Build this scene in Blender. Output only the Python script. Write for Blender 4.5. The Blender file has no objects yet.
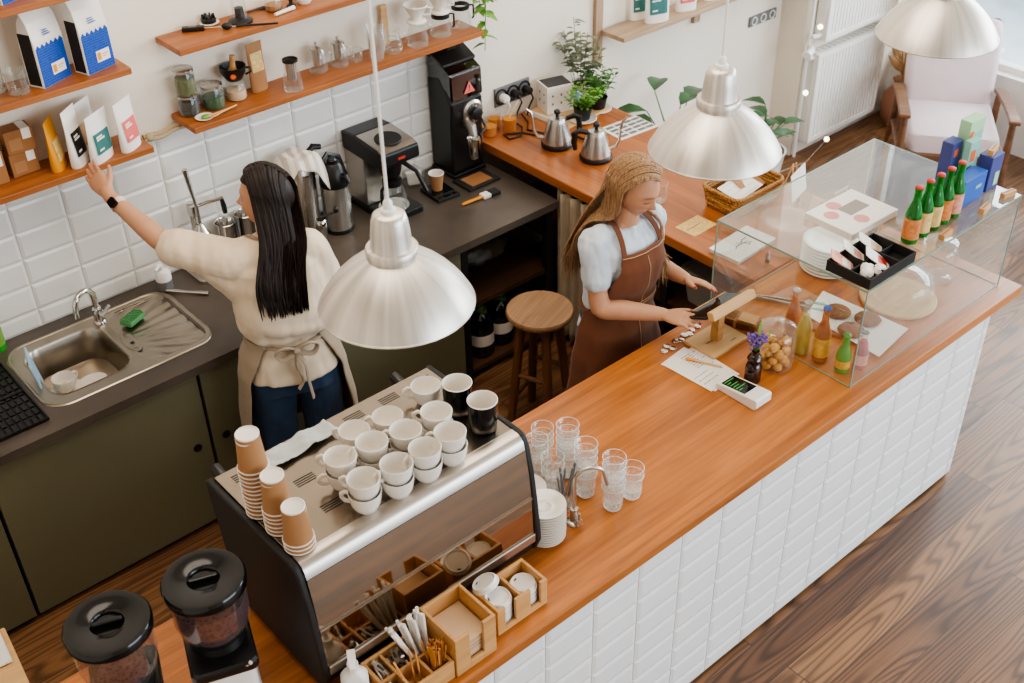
import bpy, bmesh, math, random
from mathutils import Vector, Matrix, Quaternion, noise
SC = bpy.context.scene
COL = SC.collection
random.seed(11)
PI = math.pi
R = math.radians
ZB, ZD, WY = .965, .855, 4.40      # bar top, dark worktop, back wall

# ------------------------------------------------------------------ materials
def _new(name):
    m = bpy.data.materials.new(name); m.use_nodes = True
    nt = m.node_tree
    return m, nt, nt.nodes['Principled BSDF'], nt.nodes['Material Output']
def srgb(c):
    def l(u):
        u /= 255.
        return u / 12.92 if u <= .04045 else ((u + .055) / 1.055) ** 2.4
    return (l(c[0]), l(c[1]), l(c[2]), 1)
def ramp(nt, fac, stops):
    r = nt.nodes.new('ShaderNodeValToRGB')
    e = r.color_ramp.elements
    while len(e) < len(stops): e.new(.5)
    for k, (p, c) in enumerate(stops):
        e[k].position = p; e[k].color = c
    nt.links.new(fac, r.inputs[0])
    return r.outputs[0]
def mapping(nt, scale=(1, 1, 1), rot=(0, 0, 0), coord='Object'):
    tc = nt.nodes.new('ShaderNodeTexCoord'); mp = nt.nodes.new('ShaderNodeMapping')
    mp.inputs['Scale'].default_value = scale; mp.inputs['Rotation'].default_value = rot
    nt.links.new(tc.outputs[coord], mp.inputs[0])
    return mp.outputs[0]
def tex_noise(nt, vec, scale=5, detail=4, rough=.55, dist=0):
    n = nt.nodes.new('ShaderNodeTexNoise')
    n.inputs['Scale'].default_value = scale; n.inputs['Detail'].default_value = detail
    n.inputs['Roughness'].default_value = rough; n.inputs['Distortion'].default_value = dist
    nt.links.new(vec, n.inputs['Vector'])
    return n.outputs['Fac']
def bump(nt, bs, h, strength=.2, dist=.01):
    b = nt.nodes.new('ShaderNodeBump')
    b.inputs['Strength'].default_value = strength; b.inputs['Distance'].default_value = dist
    nt.links.new(h, b.inputs['Height']); nt.links.new(b.outputs[0], bs.inputs['Normal'])
def plain(name, c, rough=.5, metal=0, spec=.5, var=.06, vscale=9, bmp=0, bscale=60, coat=0, emit=None):
    m, nt, bs, out = _new(name)
    c = srgb(c)
    bs.inputs['Roughness'].default_value = rough; bs.inputs['Metallic'].default_value = metal
    bs.inputs['Specular IOR Level'].default_value = spec
    bs.inputs['Coat Weight'].default_value = coat
    v = mapping(nt)
    f = tex_noise(nt, v, vscale, 3)
    a = tuple(max(0, x * (1 - var)) for x in c[:3]) + (1,); b = tuple(min(1, x * (1 + var)) for x in c[:3]) + (1,)
    nt.links.new(ramp(nt, f, [(.3, a), (.7, b)]), bs.inputs['Base Color'])
    if bmp: bump(nt, bs, tex_noise(nt, v, bscale, 3), bmp, .004)
    if emit:
        bs.inputs['Emission Color'].default_value = srgb(emit[0]); bs.inputs['Emission Strength'].default_value = emit[1]
    return m
def wood(name, c1, c2, axis='x', scale=1., rough=.4, coat=0, bmp=.08, streak=1.):
    m, nt, bs, out = _new(name)
    s = {'x': (.7, 9, 9), 'y': (9, .7, 9), 'z': (9, 9, .7)}[axis]
    v = mapping(nt, tuple(k * scale for k in s))
    f1 = tex_noise(nt, v, 1.6, 6, .6, 1.2)
    s2 = {'x': (.5, 40, 40), 'y': (40, .5, 40), 'z': (40, 40, .5)}[axis]
    f2 = tex_noise(nt, mapping(nt, tuple(k * scale for k in s2)), 3, 3, .6)
    mx = nt.nodes.new('ShaderNodeMath'); mx.operation = 'MULTIPLY_ADD'
    nt.links.new(f2, mx.inputs[0]); mx.inputs[1].default_value = .35 * streak
    nt.links.new(f1, mx.inputs[2])
    nt.links.new(ramp(nt, mx.outputs[0], [(.42, srgb(c1)), (.85, srgb(c2))]), bs.inputs['Base Color'])
    bs.inputs['Roughness'].default_value = rough; bs.inputs['Coat Weight'].default_value = coat
    bs.inputs['Coat Roughness'].default_value = .25
    if bmp: bump(nt, bs, f2, bmp, .002)
    return m
def glass(name, tint=(255, 255, 255), edge=.35, base=.04, rough=.02, film=(235, 240, 240), body=0.):
    """thin clear pane or vessel wall: lets light straight through, reflects more at grazing angles"""
    m, nt, bs, out = _new(name)
    tr = nt.nodes.new('ShaderNodeBsdfTransparent'); tr.inputs[0].default_value = srgb(tint)
    gl = nt.nodes.new('ShaderNodeBsdfGlossy'); gl.inputs['Roughness'].default_value = rough
    gl.inputs['Color'].default_value = (.95, .97, .97, 1)
    lw = nt.nodes.new('ShaderNodeLayerWeight'); lw.inputs['Blend'].default_value = .25
    mp = nt.nodes.new('ShaderNodeMapRange'); nt.links.new(lw.outputs['Facing'], mp.inputs[0])
    mp.inputs['To Min'].default_value = base; mp.inputs['To Max'].default_value = edge
    mix = nt.nodes.new('ShaderNodeMixShader')
    nt.links.new(mp.outputs[0], mix.inputs[0]); nt.links.new(tr.outputs[0], mix.inputs[1]); nt.links.new(gl.outputs[0], mix.inputs[2])
    last = mix.outputs[0]
    if body:
        df = nt.nodes.new('ShaderNodeBsdfDiffuse'); df.inputs[0].default_value = srgb(film)
        mp2 = nt.nodes.new('ShaderNodeMapRange'); nt.links.new(lw.outputs['Facing'], mp2.inputs[0])
        mp2.inputs['To Min'].default_value = body * .3; mp2.inputs['To Max'].default_value = min(1, body * 2.2)
        m2 = nt.nodes.new('ShaderNodeMixShader')
        nt.links.new(mp2.outputs[0], m2.inputs[0])
        nt.links.new(last, m2.inputs[1]); nt.links.new(df.outputs[0], m2.inputs[2]); last = m2.outputs[0]
    nt.links.new(last, out.inputs[0])
    return m
def brushed(name, c, rough=.34, streaks=60, var=.25, radial=True, metal=.95):
    m, nt, bs, out = _new(name)
    bs.inputs['Metallic'].default_value = metal; bs.inputs['Roughness'].default_value = rough
    c = srgb(c)
    if radial:
        tc = nt.nodes.new('ShaderNodeTexCoord'); g = nt.nodes.new('ShaderNodeTexGradient'); g.gradient_type = 'RADIAL'
        nt.links.new(tc.outputs['Object'], g.inputs[0])
        n = nt.nodes.new('ShaderNodeTexNoise'); n.noise_dimensions = '1D'; n.inputs['Scale'].default_value = streaks; n.inputs['Detail'].default_value = 5
        nt.links.new(g.outputs['Fac'], n.inputs['W']); f = n.outputs['Fac']
    else:
        f = tex_noise(nt, mapping(nt, (2, 120, 120)), 2, 3)
    a = tuple(x * (1 - var) for x in c[:3]) + (1,); b = tuple(min(1, x * (1 + var)) for x in c[:3]) + (1,)
    nt.links.new(ramp(nt, f, [(.3, a), (.7, b)]), bs.inputs['Base Color'])
    mr = nt.nodes.new('ShaderNodeMapRange'); nt.links.new(f, mr.inputs[0])
    mr.inputs['To Min'].default_value = rough - .08; mr.inputs['To Max'].default_value = rough + .12
    nt.links.new(mr.outputs[0], bs.inputs['Roughness'])
    return m
def attrmat(name, rough=.5, sss=0, attr='Col'):
    m, nt, bs, out = _new(name)
    a = nt.nodes.new('ShaderNodeAttribute'); a.attribute_name = attr
    v = mapping(nt); f = tex_noise(nt, v, 25, 3)
    hs = nt.nodes.new('ShaderNodeMapRange'); nt.links.new(f, hs.inputs[0]); hs.inputs['To Min'].default_value = .9; hs.inputs['To Max'].default_value = 1.08
    mx = nt.nodes.new('ShaderNodeVectorMath'); mx.operation = 'SCALE'
    nt.links.new(a.outputs['Color'], mx.inputs[0]); nt.links.new(hs.outputs[0], mx.inputs['Scale'])
    nt.links.new(mx.outputs[0], bs.inputs['Base Color'])
    bs.inputs['Roughness'].default_value = rough
    if sss:
        bs.inputs['Subsurface Weight'].default_value = sss; bs.inputs['Subsurface Radius'].default_value = (.012, .005, .003); bs.inputs['Subsurface Scale'].default_value = .15
    return m
def fabric(name, c, rough=.9, bmp=.25, weave=220, var=.12, fold=0):
    m, nt, bs, out = _new(name)
    c = srgb(c); v = mapping(nt)
    f = tex_noise(nt, v, 7, 4)
    a = tuple(x * (1 - var) for x in c[:3]) + (1,); b = tuple(min(1, x * (1 + var)) for x in c[:3]) + (1,)
    nt.links.new(ramp(nt, f, [(.3, a), (.7, b)]), bs.inputs['Base Color'])
    bs.inputs['Roughness'].default_value = rough; bs.inputs['Specular IOR Level'].default_value = .2
    bs.inputs['Sheen Weight'].default_value = .15
    bump(nt, bs, tex_noise(nt, v, weave, 2), bmp, .002)
    return m
def hairmat(name, c1, c2):
    m, nt, bs, out = _new(name)
    f = tex_noise(nt, mapping(nt, (60, 60, 4)), 3, 4)
    nt.links.new(ramp(nt, f, [(.3, srgb(c1)), (.7, srgb(c2))]), bs.inputs['Base Color'])
    bs.inputs['Roughness'].default_value = .48; bs.inputs['Specular IOR Level'].default_value = .32
    bump(nt, bs, tex_noise(nt, mapping(nt, (160, 160, 3)), 2, 3), .35, .003)
    return m
def planks(name):
    m, nt, bs, out = _new(name)
    tc = nt.nodes.new('ShaderNodeTexCoord')
    sp = nt.nodes.new('ShaderNodeSeparateXYZ'); nt.links.new(tc.outputs['Object'], sp.inputs[0])
    def M(op, a, b=None):
        n = nt.nodes.new('ShaderNodeMath'); n.operation = op
        for k, q in enumerate((a, b)):
            if q is None: continue
            if hasattr(q, 'links'): nt.links.new(q, n.inputs[k])
            else: n.inputs[k].default_value = q
        return n.outputs[0]
    row = M('FLOOR', M('DIVIDE', sp.outputs['Y'], .155))
    fr = M('FRACT', M('DIVIDE', sp.outputs['Y'], .155))
    wn = nt.nodes.new('ShaderNodeTexWhiteNoise'); wn.noise_dimensions = '1D'; nt.links.new(row, wn.inputs['W'])
    xs = M('ADD', M('DIVIDE', sp.outputs['X'], 2.1), M('MULTIPLY', wn.outputs['Value'], 7.3))
    seg = M('FLOOR', xs); fx = M('FRACT', xs)
    wn2 = nt.nodes.new('ShaderNodeTexWhiteNoise'); wn2.noise_dimensions = '2D'
    cb = nt.nodes.new('ShaderNodeCombineXYZ'); nt.links.new(row, cb.inputs[0]); nt.links.new(seg, cb.inputs[1]); nt.links.new(cb.outputs[0], wn2.inputs['Vector'])
    off = nt.nodes.new('ShaderNodeVectorMath'); off.operation = 'MULTIPLY_ADD'
    nt.links.new(wn2.outputs['Color'], off.inputs[0]); off.inputs[1].default_value = (9, 9, 9); nt.links.new(tc.outputs['Object'], off.inputs[2])
    mp = nt.nodes.new('ShaderNodeMapping'); mp.inputs['Scale'].default_value = (.42, 4.6, 1); nt.links.new(off.outputs[0], mp.inputs[0])
    big = tex_noise(nt, mp.outputs[0], 1.0, 1.5, .45, .35)
    # growth rings: contour lines of a smooth stretched noise
    ring = M('SINE', M('MULTIPLY', big, 150))
    ringf = M('MULTIPLY_ADD', ring, .5); ringf.node.inputs[2].default_value = .5
    mp2 = nt.nodes.new('ShaderNodeMapping'); mp2.inputs['Scale'].default_value = (1.2, 60, 1); nt.links.new(off.outputs[0], mp2.inputs[0])
    fine = tex_noise(nt, mp2.outputs[0], 1.5, 4, .65)
    patch = tex_noise(nt, mapping(nt, (.55, 1.6, 1)), 1.3, 3, .6, .5)
    tone = M('ADD', M('MULTIPLY', wn2.outputs['Value'], .20), M('ADD', M('MULTIPLY', fine, .38), M('MULTIPLY', patch, .52)))
    c = ramp(nt, tone, [(.28, srgb((76, 52, 40))), (.48, srgb((116, 80, 54))), (.64, srgb((142, 102, 68))), (.84, srgb((166, 124, 88)))])
    dark = nt.nodes.new('ShaderNodeMixRGB'); dark.blend_type = 'MULTIPLY'
    nt.links.new(M('MULTIPLY', M('POWER', ringf, 2.), .62), dark.inputs[0]); nt.links.new(c, dark.inputs[1]); dark.inputs[2].default_value = srgb((96, 84, 82))
    g1 = M('LESS_THAN', fr, .022); g2 = M('LESS_THAN', fx, .0022)
    gap = nt.nodes.new('ShaderNodeMixRGB'); nt.links.new(M('MULTIPLY', M('MAXIMUM', g1, g2), .75), gap.inputs[0]); nt.links.new(dark.outputs[0], gap.inputs[1]); gap.inputs[2].default_value = srgb((38, 28, 24))
    nt.links.new(gap.outputs[0], bs.inputs['Base Color'])
    rr = M('ADD', M('MULTIPLY', fine, .22), .27)
    nt.links.new(rr, bs.inputs['Roughness'])
    bs.inputs['Specular IOR Level'].default_value = .55
    bump(nt, bs, M('SUBTRACT', M('ADD', M('MULTIPLY', ringf, .3), fine), M('MULTIPLY', M('MAXIMUM', g1, g2), 1.5)), .25, .003)
    return m
def stripes(name, c1, c2, axis='z', freq=20., rough=.5, zig=0., metal=0):
    m, nt, bs, out = _new(name)
    w = nt.nodes.new('ShaderNodeTexWave'); w.bands_direction = axis.upper(); w.inputs['Scale'].default_value = freq
    w.inputs['Distortion'].default_value = zig; w.inputs['Detail Scale'].default_value = 6
    nt.links.new(mapping(nt), w.inputs[0])
    nt.links.new(ramp(nt, w.outputs['Fac'], [(.42, srgb(c1)), (.58, srgb(c2))]), bs.inputs['Base Color'])
    bs.inputs['Roughness'].default_value = rough; bs.inputs['Metallic'].default_value = metal
    return m
def speckle(name, c1, c2, scale=200, rough=.5, bmp=.5):
    m, nt, bs, out = _new(name)
    vo = nt.nodes.new('ShaderNodeTexVoronoi'); vo.inputs['Scale'].default_value = scale
    nt.links.new(mapping(nt), vo.inputs['Vector'])
    nt.links.new(ramp(nt, vo.outputs['Distance'], [(.1, srgb(c2)), (.6, srgb(c1))]), bs.inputs['Base Color'])
    bs.inputs['Roughness'].default_value = rough
    bump(nt, bs, vo.outputs['Distance'], -bmp, .006)
    return m

# ------------------------------------------------------------------ mesh builder
class MB:
    def __init__(s): s.v = []; s.f = []; s.mi = []; s.cur = 0
    def add(s, vs, fs):
        n = len(s.v); s.v += [tuple(p) for p in vs]
        for q in fs: s.f.append([i + n for i in q]); s.mi.append(s.cur)
        return s
    def mat(s, k): s.cur = k; return s
    def box(s, c, d, rot=None):
        x, y, z = d[0] / 2, d[1] / 2, d[2] / 2
        vs = [Vector(p) for p in ((-x, -y, -z), (x, -y, -z), (x, y, -z), (-x, y, -z), (-x, -y, z), (x, -y, z), (x, y, z), (-x, y, z))]
        if rot is not None:
            m = Matrix.Rotation(rot, 3, 'Z') if isinstance(rot, (int, float)) else rot
            vs = [m @ p for p in vs]
        c = Vector(c)
        return s.add([p + c for p in vs], [(0, 3, 2, 1), (4, 5, 6, 7), (0, 1, 5, 4), (1, 2, 6, 5), (2, 3, 7, 6), (3, 0, 4, 7)])
    def bx(s, x0, x1, y0, y1, z0, z1): return s.box(((x0 + x1) / 2, (y0 + y1) / 2, (z0 + z1) / 2), (x1 - x0, y1 - y0, z1 - z0))
    def loft(s, rings, closed=True, cap0=True, cap1=True):
        n = len(rings[0]); base = len(s.v); vs = [p for r in rings for p in r]; fs = []
        for k in range(len(rings) - 1):
            for i in range(n if closed else n - 1):
                j = (i + 1) % n
                fs.append((k * n + i, k * n + j, (k + 1) * n + j, (k + 1) * n + i))
        if cap0: fs.append(tuple(range(n))[::-1])
        if cap1: fs.append(tuple((len(rings) - 1) * n + i for i in range(n)))
        return s.add(vs, fs)
    def lathe(s, prof, c=(0, 0, 0), n=24, cap0=False, cap1=False, m=None, sq=1., a0=0):
        rings = []
        c = Vector(c)
        for r, z in prof:
            ring = []
            for i in range(n):
                a = 2 * PI * i / n + a0
                p = Vector((r * math.cos(a), r * sq * math.sin(a), z))
                if m is not None: p = m @ p
                ring.append(p + c)
            rings.append(ring)
        return s.loft(rings, True, cap0, cap1)
    def cyl(s, c, r, h, n=20, r2=None, m=None): return s.lathe([(r, 0), (r if r2 is None else r2, h)], c, n, True, True, m)
    def tube(s, pts, r, n=8, flat=1., cap=True, up=None):
        pts = [Vector(p) for p in pts]; k = len(pts)
        rs = r if isinstance(r, (list, tuple)) else [r] * k
        tang = []
        for i in range(k):
            t = pts[min(i + 1, k - 1)] - pts[max(i - 1, 0)]
            tang.append(t.normalized() if t.length > 1e-9 else Vector((0, 0, 1)))
        u = Vector(up) if up is not None else (Vector((0, 0, 1)) if abs(tang[0].z) < .9 else Vector((1, 0, 0)))
        rings = []
        for i in range(k):
            t = tang[i]; u = u - t * u.dot(t)
            u = u.normalized() if u.length > 1e-6 else t.orthogonal().normalized()
            w = t.cross(u)
            rings.append([pts[i] + (w * math.cos(2 * PI * q / n) + u * flat * math.sin(2 * PI * q / n)) * rs[i] for q in range(n)])
        return s.loft(rings, True, cap, cap)
    def ball(s, c, r, n=14, k=9, m=None):
        rr = r if isinstance(r, (tuple, list)) else (r, r, r); c = Vector(c)
        rings = []
        for j in range(1, k):
            a = -PI / 2 + PI * j / k
            ring = []
            for i in range(n):
                b = 2 * PI * i / n
                p = Vector((rr[0] * math.cos(a) * math.cos(b), rr[1] * math.cos(a) * math.sin(b), rr[2] * math.sin(a)))
                if m is not None: p = m @ p
                ring.append(p + c)
            rings.append(ring)
        return s.loft(rings)
    def prism(s, poly, z0, z1):
        n = len(poly)
        return s.loft([[(x, y, z0) for x, y in poly], [(x, y, z1) for x, y in poly]])
    def prism_x(s, poly, x0, x1):           # polygon in (y, z)
        return s.loft([[(x0, y, z) for y, z in poly], [(x1, y, z) for y, z in poly]])
    def prism_y(s, poly, y0, y1):           # polygon in (x, z)
        return s.loft([[(x, y0, z) for x, z in poly], [(x, y1, z) for x, z in poly]])
    def grid(s, fn, nu, nv, closed_u=False):
        vs = [fn(i / (nu if closed_u else nu - 1), j / (nv - 1)) for j in range(nv) for i in range(nu)]
        fs = []
        for j in range(nv - 1):
            for i in range(nu if closed_u else nu - 1):
                k = (i + 1) % nu
                fs.append((j * nu + i, j * nu + k, (j + 1) * nu + k, (j + 1) * nu + i))
        return s.add(vs, fs)
    def quad(s, a, b, c, d): return s.add([a, b, c, d], [(0, 1, 2, 3)])
    def xf(s, m, start=0):
        s.v[start:] = [tuple(m @ Vector(p)) for p in s.v[start:]]
        return s
def rrect(w, d, r, n=5, cx=0, cy=0):
    out = []
    for q, (sx, sy) in enumerate(((1, 1), (-1, 1), (-1, -1), (1, -1))):
        for i in range(n):
            a = PI / 2 * (q + i / (n - 1))
            out.append((cx + sx * (w / 2 - r) + r * math.cos(a), cy + sy * (d / 2 - r) + r * math.sin(a)))
    return out
def _mesh(name, mb, mats):
    me = bpy.data.meshes.new(name); me.from_pydata(mb.v, [], mb.f)
    mats = mats if isinstance(mats, (list, tuple)) else [mats]
    for m in mats: me.materials.append(m)
    me.polygons.foreach_set('material_index', [min(k, len(mats) - 1) for k in mb.mi])
    bm = bmesh.new(); bm.from_mesh(me); bmesh.ops.recalc_face_normals(bm, faces=bm.faces); bm.to_mesh(me); bm.free()
    return me
def obj(name, mb, mats, parent=None, smooth=35, bevel=0, sub=0, solid=0, loc=None, label=None):
    me = _mesh(name, mb, mats)
    if smooth:
        me.polygons.foreach_set('use_smooth', [True] * len(me.polygons)); me.set_sharp_from_angle(angle=R(smooth))
    o = bpy.data.objects.new(name, me); COL.objects.link(o)
    if parent is not None: o.parent = parent
    if loc is not None: o.location = loc
    if solid:
        md = o.modifiers.new('thick', 'SOLIDIFY'); md.thickness = solid; md.offset = 0
    if bevel:
        md = o.modifiers.new('soft', 'BEVEL'); md.width = bevel; md.segments = 2; md.limit_method = 'ANGLE'; md.angle_limit = R(40)
    if sub:
        md = o.modifiers.new('sub', 'SUBSURF'); md.levels = sub; md.render_levels = sub
    if label: o['label'] = label
    return o
def tag(o, label, cat, group=None):
    o['label'] = label; o['category'] = cat
    if group: o['group'] = group
    return o
def thing(name, label, cat, loc=(0, 0, 0), rz=0, group=None):
    o = bpy.data.objects.new(name, None); COL.objects.link(o); o.empty_display_size = .05
    o.location = loc; o.rotation_euler = (0, 0, rz)
    return tag(o, label, cat, group)
def struct(name, mb, mats, **k):
    o = obj(name, mb, mats, **k); o['kind'] = 'structure'; return o
def dup(root, loc, rz=None, label=None, group=None, scale=None):
    r = root.copy(); COL.objects.link(r); r.location = loc
    if rz is not None: r.rotation_euler = (r.rotation_euler.x, r.rotation_euler.y, rz)
    if label: r['label'] = label
    if group: r['group'] = group
    if scale: r.scale = (scale,) * 3
    for ch in root.children:
        c = ch.copy(); COL.objects.link(c); c.parent = r
        for g in ch.children:
            d = g.copy(); COL.objects.link(d); d.parent = c
    return r
class Proto:
    """first placement moves the original, later ones copy it with its parts"""
    def __init__(s, root): s.root = root; s.used = False
    def __call__(s, loc, rz=0, label=None, group=None):
        if not s.used:
            s.used = True; s.root.location = loc; s.root.rotation_euler = (s.root.rotation_euler.x, s.root.rotation_euler.y, rz)
            if label: s.root['label'] = label
            if group: s.root['group'] = group
            return s.root
        return dup(s.root, loc, rz, label, group)
def evald(o):
    dg = bpy.context.evaluated_depsgraph_get(); dg.update()
    me = bpy.data.meshes.new_from_object(o.evaluated_get(dg))
    return me
def fuse(name, mb, mat, parent, voxel=.005, smooth=4, post=None, factor=.5, loc=None, label=None):
    """union overlapping closed pieces into one continuous skin"""
    me = bpy.data.meshes.new(name + '_raw'); me.from_pydata(mb.v, [], mb.f)
    bm = bmesh.new(); bm.from_mesh(me); bmesh.ops.recalc_face_normals(bm, faces=bm.faces); bm.to_mesh(me); bm.free()
    t = bpy.data.objects.new(name + '_raw', me); COL.objects.link(t)
    md = t.modifiers.new('r', 'REMESH'); md.mode = 'VOXEL'; md.voxel_size = voxel; md.use_smooth_shade = True
    if smooth:
        sm = t.modifiers.new('s', 'SMOOTH'); sm.iterations = smooth; sm.factor = factor
    out = evald(t); bpy.data.objects.remove(t); bpy.data.meshes.remove(me)
    out.name = name
    out.materials.clear(); out.materials.append(mat)
    if post:
        co = [0.] * (3 * len(out.vertices)); out.vertices.foreach_get('co', co)
        nr = [v.normal.copy() for v in out.vertices]
        for i, n in enumerate(nr):
            p = post(Vector(co[3 * i:3 * i + 3]), n); co[3 * i:3 * i + 3] = p
        out.vertices.foreach_set('co', co); out.update()
    out.polygons.foreach_set('use_smooth', [True] * len(out.polygons))
    o = bpy.data.objects.new(name, out); COL.objects.link(o)
    if parent is not None: o.parent = parent
    if loc is not None: o.location = loc
    if label: o['label'] = label
    return o
def paint(o, fn):
    me = o.data; a = me.color_attributes.new('Col', 'FLOAT_COLOR', 'POINT')
    buf = []
    for v in me.vertices: buf += list(fn(v.co))
    a.data.foreach_set('color', buf)
def arc(c, r, a0, a1, n, plane='xz'):
    out = []
    for i in range(n):
        a = a0 + (a1 - a0) * i / (n - 1); p, q = r * math.cos(a), r * math.sin(a)
        out.append({'xz': (c[0] + p, c[1], c[2] + q), 'yz': (c[0], c[1] + p, c[2] + q), 'xy': (c[0] + p, c[1] + q, c[2])}[plane])
    return out
ORD = ['bottom', 'second from the bottom', 'third from the bottom', 'fourth from the bottom', 'fifth from the bottom', 'sixth from the bottom', 'seventh from the bottom', 'eighth from the bottom', 'ninth from the bottom', 'tenth from the bottom', 'eleventh from the bottom', 'twelfth from the bottom', 'thirteenth from the bottom']
def level(i, n): return 'the only one' if n == 1 else ('top' if i == n - 1 else ORD[i])

M = {}
M['wall'] = plain('wall paint', (232, 222, 208), .85, var=.03, vscale=2, bmp=.05)
M['white_tile'] = plain('glazed white tile', (228, 226, 222), .22, var=.03, vscale=3)
M['bar_tile'] = plain('matt white tile', (232, 231, 230), .4, var=.025, vscale=3)
M['grout'] = plain('pale grout', (218, 214, 206), .9)
M['bar'] = wood('stained bar wood', (132, 73, 30), (194, 120, 58), 'x', .8, .30, coat=.2)
M['side_bar'] = wood('stained side counter wood', (126, 68, 31), (184, 111, 57), 'y', .8, .30, coat=.2)
M['shelf'] = wood('shelf wood', (126, 70, 32), (176, 107, 56), 'x', 1., .4)
M['grey_wood'] = wood('pale weathered wood', (148, 122, 98), (186, 158, 130), 'x', 1., .55)
M['grey_wood_v'] = wood('pale weathered upright wood', (148, 122, 98), (186, 158, 130), 'z', 1., .55)
M['bamboo'] = wood('bamboo board', (176, 128, 78), (212, 164, 108), 'x', 1.2, .45)
M['pale_wood'] = wood('pale ply', (196, 154, 104), (224, 184, 132), 'x', 1., .5)
M['stool_wood'] = wood('stool seat wood', (112, 80, 54), (166, 128, 92), 'x', 1., .45)
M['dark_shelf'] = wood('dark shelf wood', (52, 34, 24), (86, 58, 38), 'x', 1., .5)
M['stool_leg'] = wood('stool leg wood', (84, 52, 30), (124, 82, 50), 'z', 1., .5)
M['chair_wood'] = wood('walnut frame', (88, 58, 38), (130, 92, 64), 'x', 1., .4)
M['stone'] = plain('dark slate laminate', (84, 75, 67), .36, var=.2, vscale=4, bmp=.03)
M['olive'] = plain('olive cabinet paint', (112, 109, 86), .5, var=.06, vscale=2)
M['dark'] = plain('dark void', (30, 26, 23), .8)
M['black'] = plain('black plastic', (24, 23, 23), .35, var=.1)
M['black_matte'] = plain('matt black', (27, 26, 26), .6, var=.1)
M['black_gloss'] = plain('gloss black', (16, 16, 17), .12, var=.1)
M['steel'] = brushed('brushed steel', (190, 182, 172), .30, var=.04, radial=False)
M['steel_r'] = brushed('turned steel', (198, 192, 184), .26, 9, .07)
M['tray_steel'] = plain('cup tray steel', (158, 147, 134), .24, 1, var=.05)
M['chrome'] = plain('chrome', (208, 205, 200), .12, 1, var=.03)
M['sink'] = plain('sink steel', (176, 166, 152), .3, 1, var=.06, vscale=5)
M['alu'] = brushed('spun aluminium', (214, 208, 200), .38, 26, .14, metal=.85)
M['alu_in'] = plain('lamp inside white', (238, 232, 222), .6)
M['porcelain'] = plain('white porcelain', (238, 232, 222), .18, var=.02, coat=.3)
M['paper_white'] = plain('white paper', (236, 230, 222), .8, var=.03)
M['kraft'] = plain('kraft paper', (164, 120, 80), .8, var=.08)
M['kraft_dark'] = plain('brown cardboard', (150, 104, 62), .8, var=.1)
M['napkin'] = plain('unbleached napkin', (216, 186, 152), .9, var=.04)
M['plast_white'] = plain('white plastic', (236, 233, 228), .35, var=.02)
M['glass'] = glass('clear glass', (250, 252, 251), .55, .025, body=.05)
M['tumbler'] = glass('tumbler glass', (253, 253, 252), .55, .02, body=.085)
M['glass_rim'] = glass('thick glass rim', (250, 252, 252), .6, .10, .08, film=(250, 250, 248), body=.9)
M['pane'] = glass('case glass', (246, 249, 248), .5, .06, .01, body=.06)
M['pane_edge'] = plain('green glass edge', (132, 160, 148), .15, var=.05)
M['window_pane'] = glass('window glass', (250, 252, 252), .3, .03, .01)
M['mirror'] = plain('dark polished steel', (158, 142, 124), .06, 1, var=.02)
M['hopper'] = glass('smoked hopper plastic', (232, 224, 218), .4, .04, .06, body=.03)
M['smoke'] = glass('smoked plastic', (110, 96, 88), .45, .1, .05)
M['linen'] = fabric('cream shirt cotton', (222, 203, 178), var=.07)
M['apron_beige'] = fabric('taupe apron linen', (156, 139, 119), var=.08)
M['apron_brown'] = fabric('brown apron canvas', (108, 66, 45), var=.12, weave=300)
M['thread'] = plain('cream thread', (206, 176, 140), .8)
M['shirt_blue'] = fabric('pale grey blue shirt', (196, 205, 212), var=.06)
M['denim'] = fabric('blue denim', (38, 62, 92), var=.25, weave=400)
M['denim_dark'] = fabric('dark blue denim', (38, 58, 84), var=.25, weave=400)
M['blush'] = fabric('blush upholstery', (219, 202, 204), var=.04)
M['curtain'] = fabric('grey linen curtain', (168, 152, 130), var=.08)
M['towel'] = stripes('striped tea towel', (226, 218, 206), (194, 184, 172), 'x', 7, .9)
M['leaf'] = plain('green leaf', (70, 112, 52), .45, var=.3, vscale=14)
M['leaf_light'] = plain('fresh green leaf', (112, 158, 66), .45, var=.25, vscale=14)
M['leaf_dark'] = plain('deep green leaf', (56, 90, 54), .4, var=.3, vscale=10)
M['leaf_grey'] = plain('grey green leaf', (112, 118, 92), .6, var=.25, vscale=12)
M['stem'] = plain('brown stem', (104, 84, 54), .7)
M['terracotta'] = plain('terracotta', (150, 108, 84), .85, var=.12)
M['soil'] = plain('dark soil', (44, 34, 27), .95, bmp=.6)
M['red'] = plain('red', (196, 60, 46), .5)
M['coral'] = plain('coral print', (222, 104, 98), .6)
M['teal'] = plain('teal print', (52, 110, 106), .6)
M['green'] = plain('green plastic', (84, 146, 92), .6, bmp=.3)
M['blue'] = stripes('blue wavy print', (14, 58, 142), (34, 86, 176), 'z', 34, .5, 5)
M['blue_plain'] = plain('blue card', (44, 92, 176), .55)
M['navy'] = plain('dark blue card', (66, 74, 134), .55)
M['teal_card'] = plain('pale teal card', (136, 188, 176), .6)
M['mint'] = plain('mint green card', (164, 206, 164), .6)
M['orange'] = plain('orange card', (234, 106, 52), .6)
M['yellow'] = plain('mustard card', (220, 150, 36), .6)
M['amber_handle'] = plain('orange plastic', (226, 146, 36), .45)
M['green_glass'] = glass('green bottle glass', (70, 190, 70), .4, .06, .03, film=(26, 150, 44), body=.9)
M['green_can'] = plain('bright green bottle', (46, 148, 50), .25, coat=.3)
M['amber'] = glass('amber drink', (230, 150, 50), .25, .04, .03, film=(222, 140, 40), body=1.5)
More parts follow.
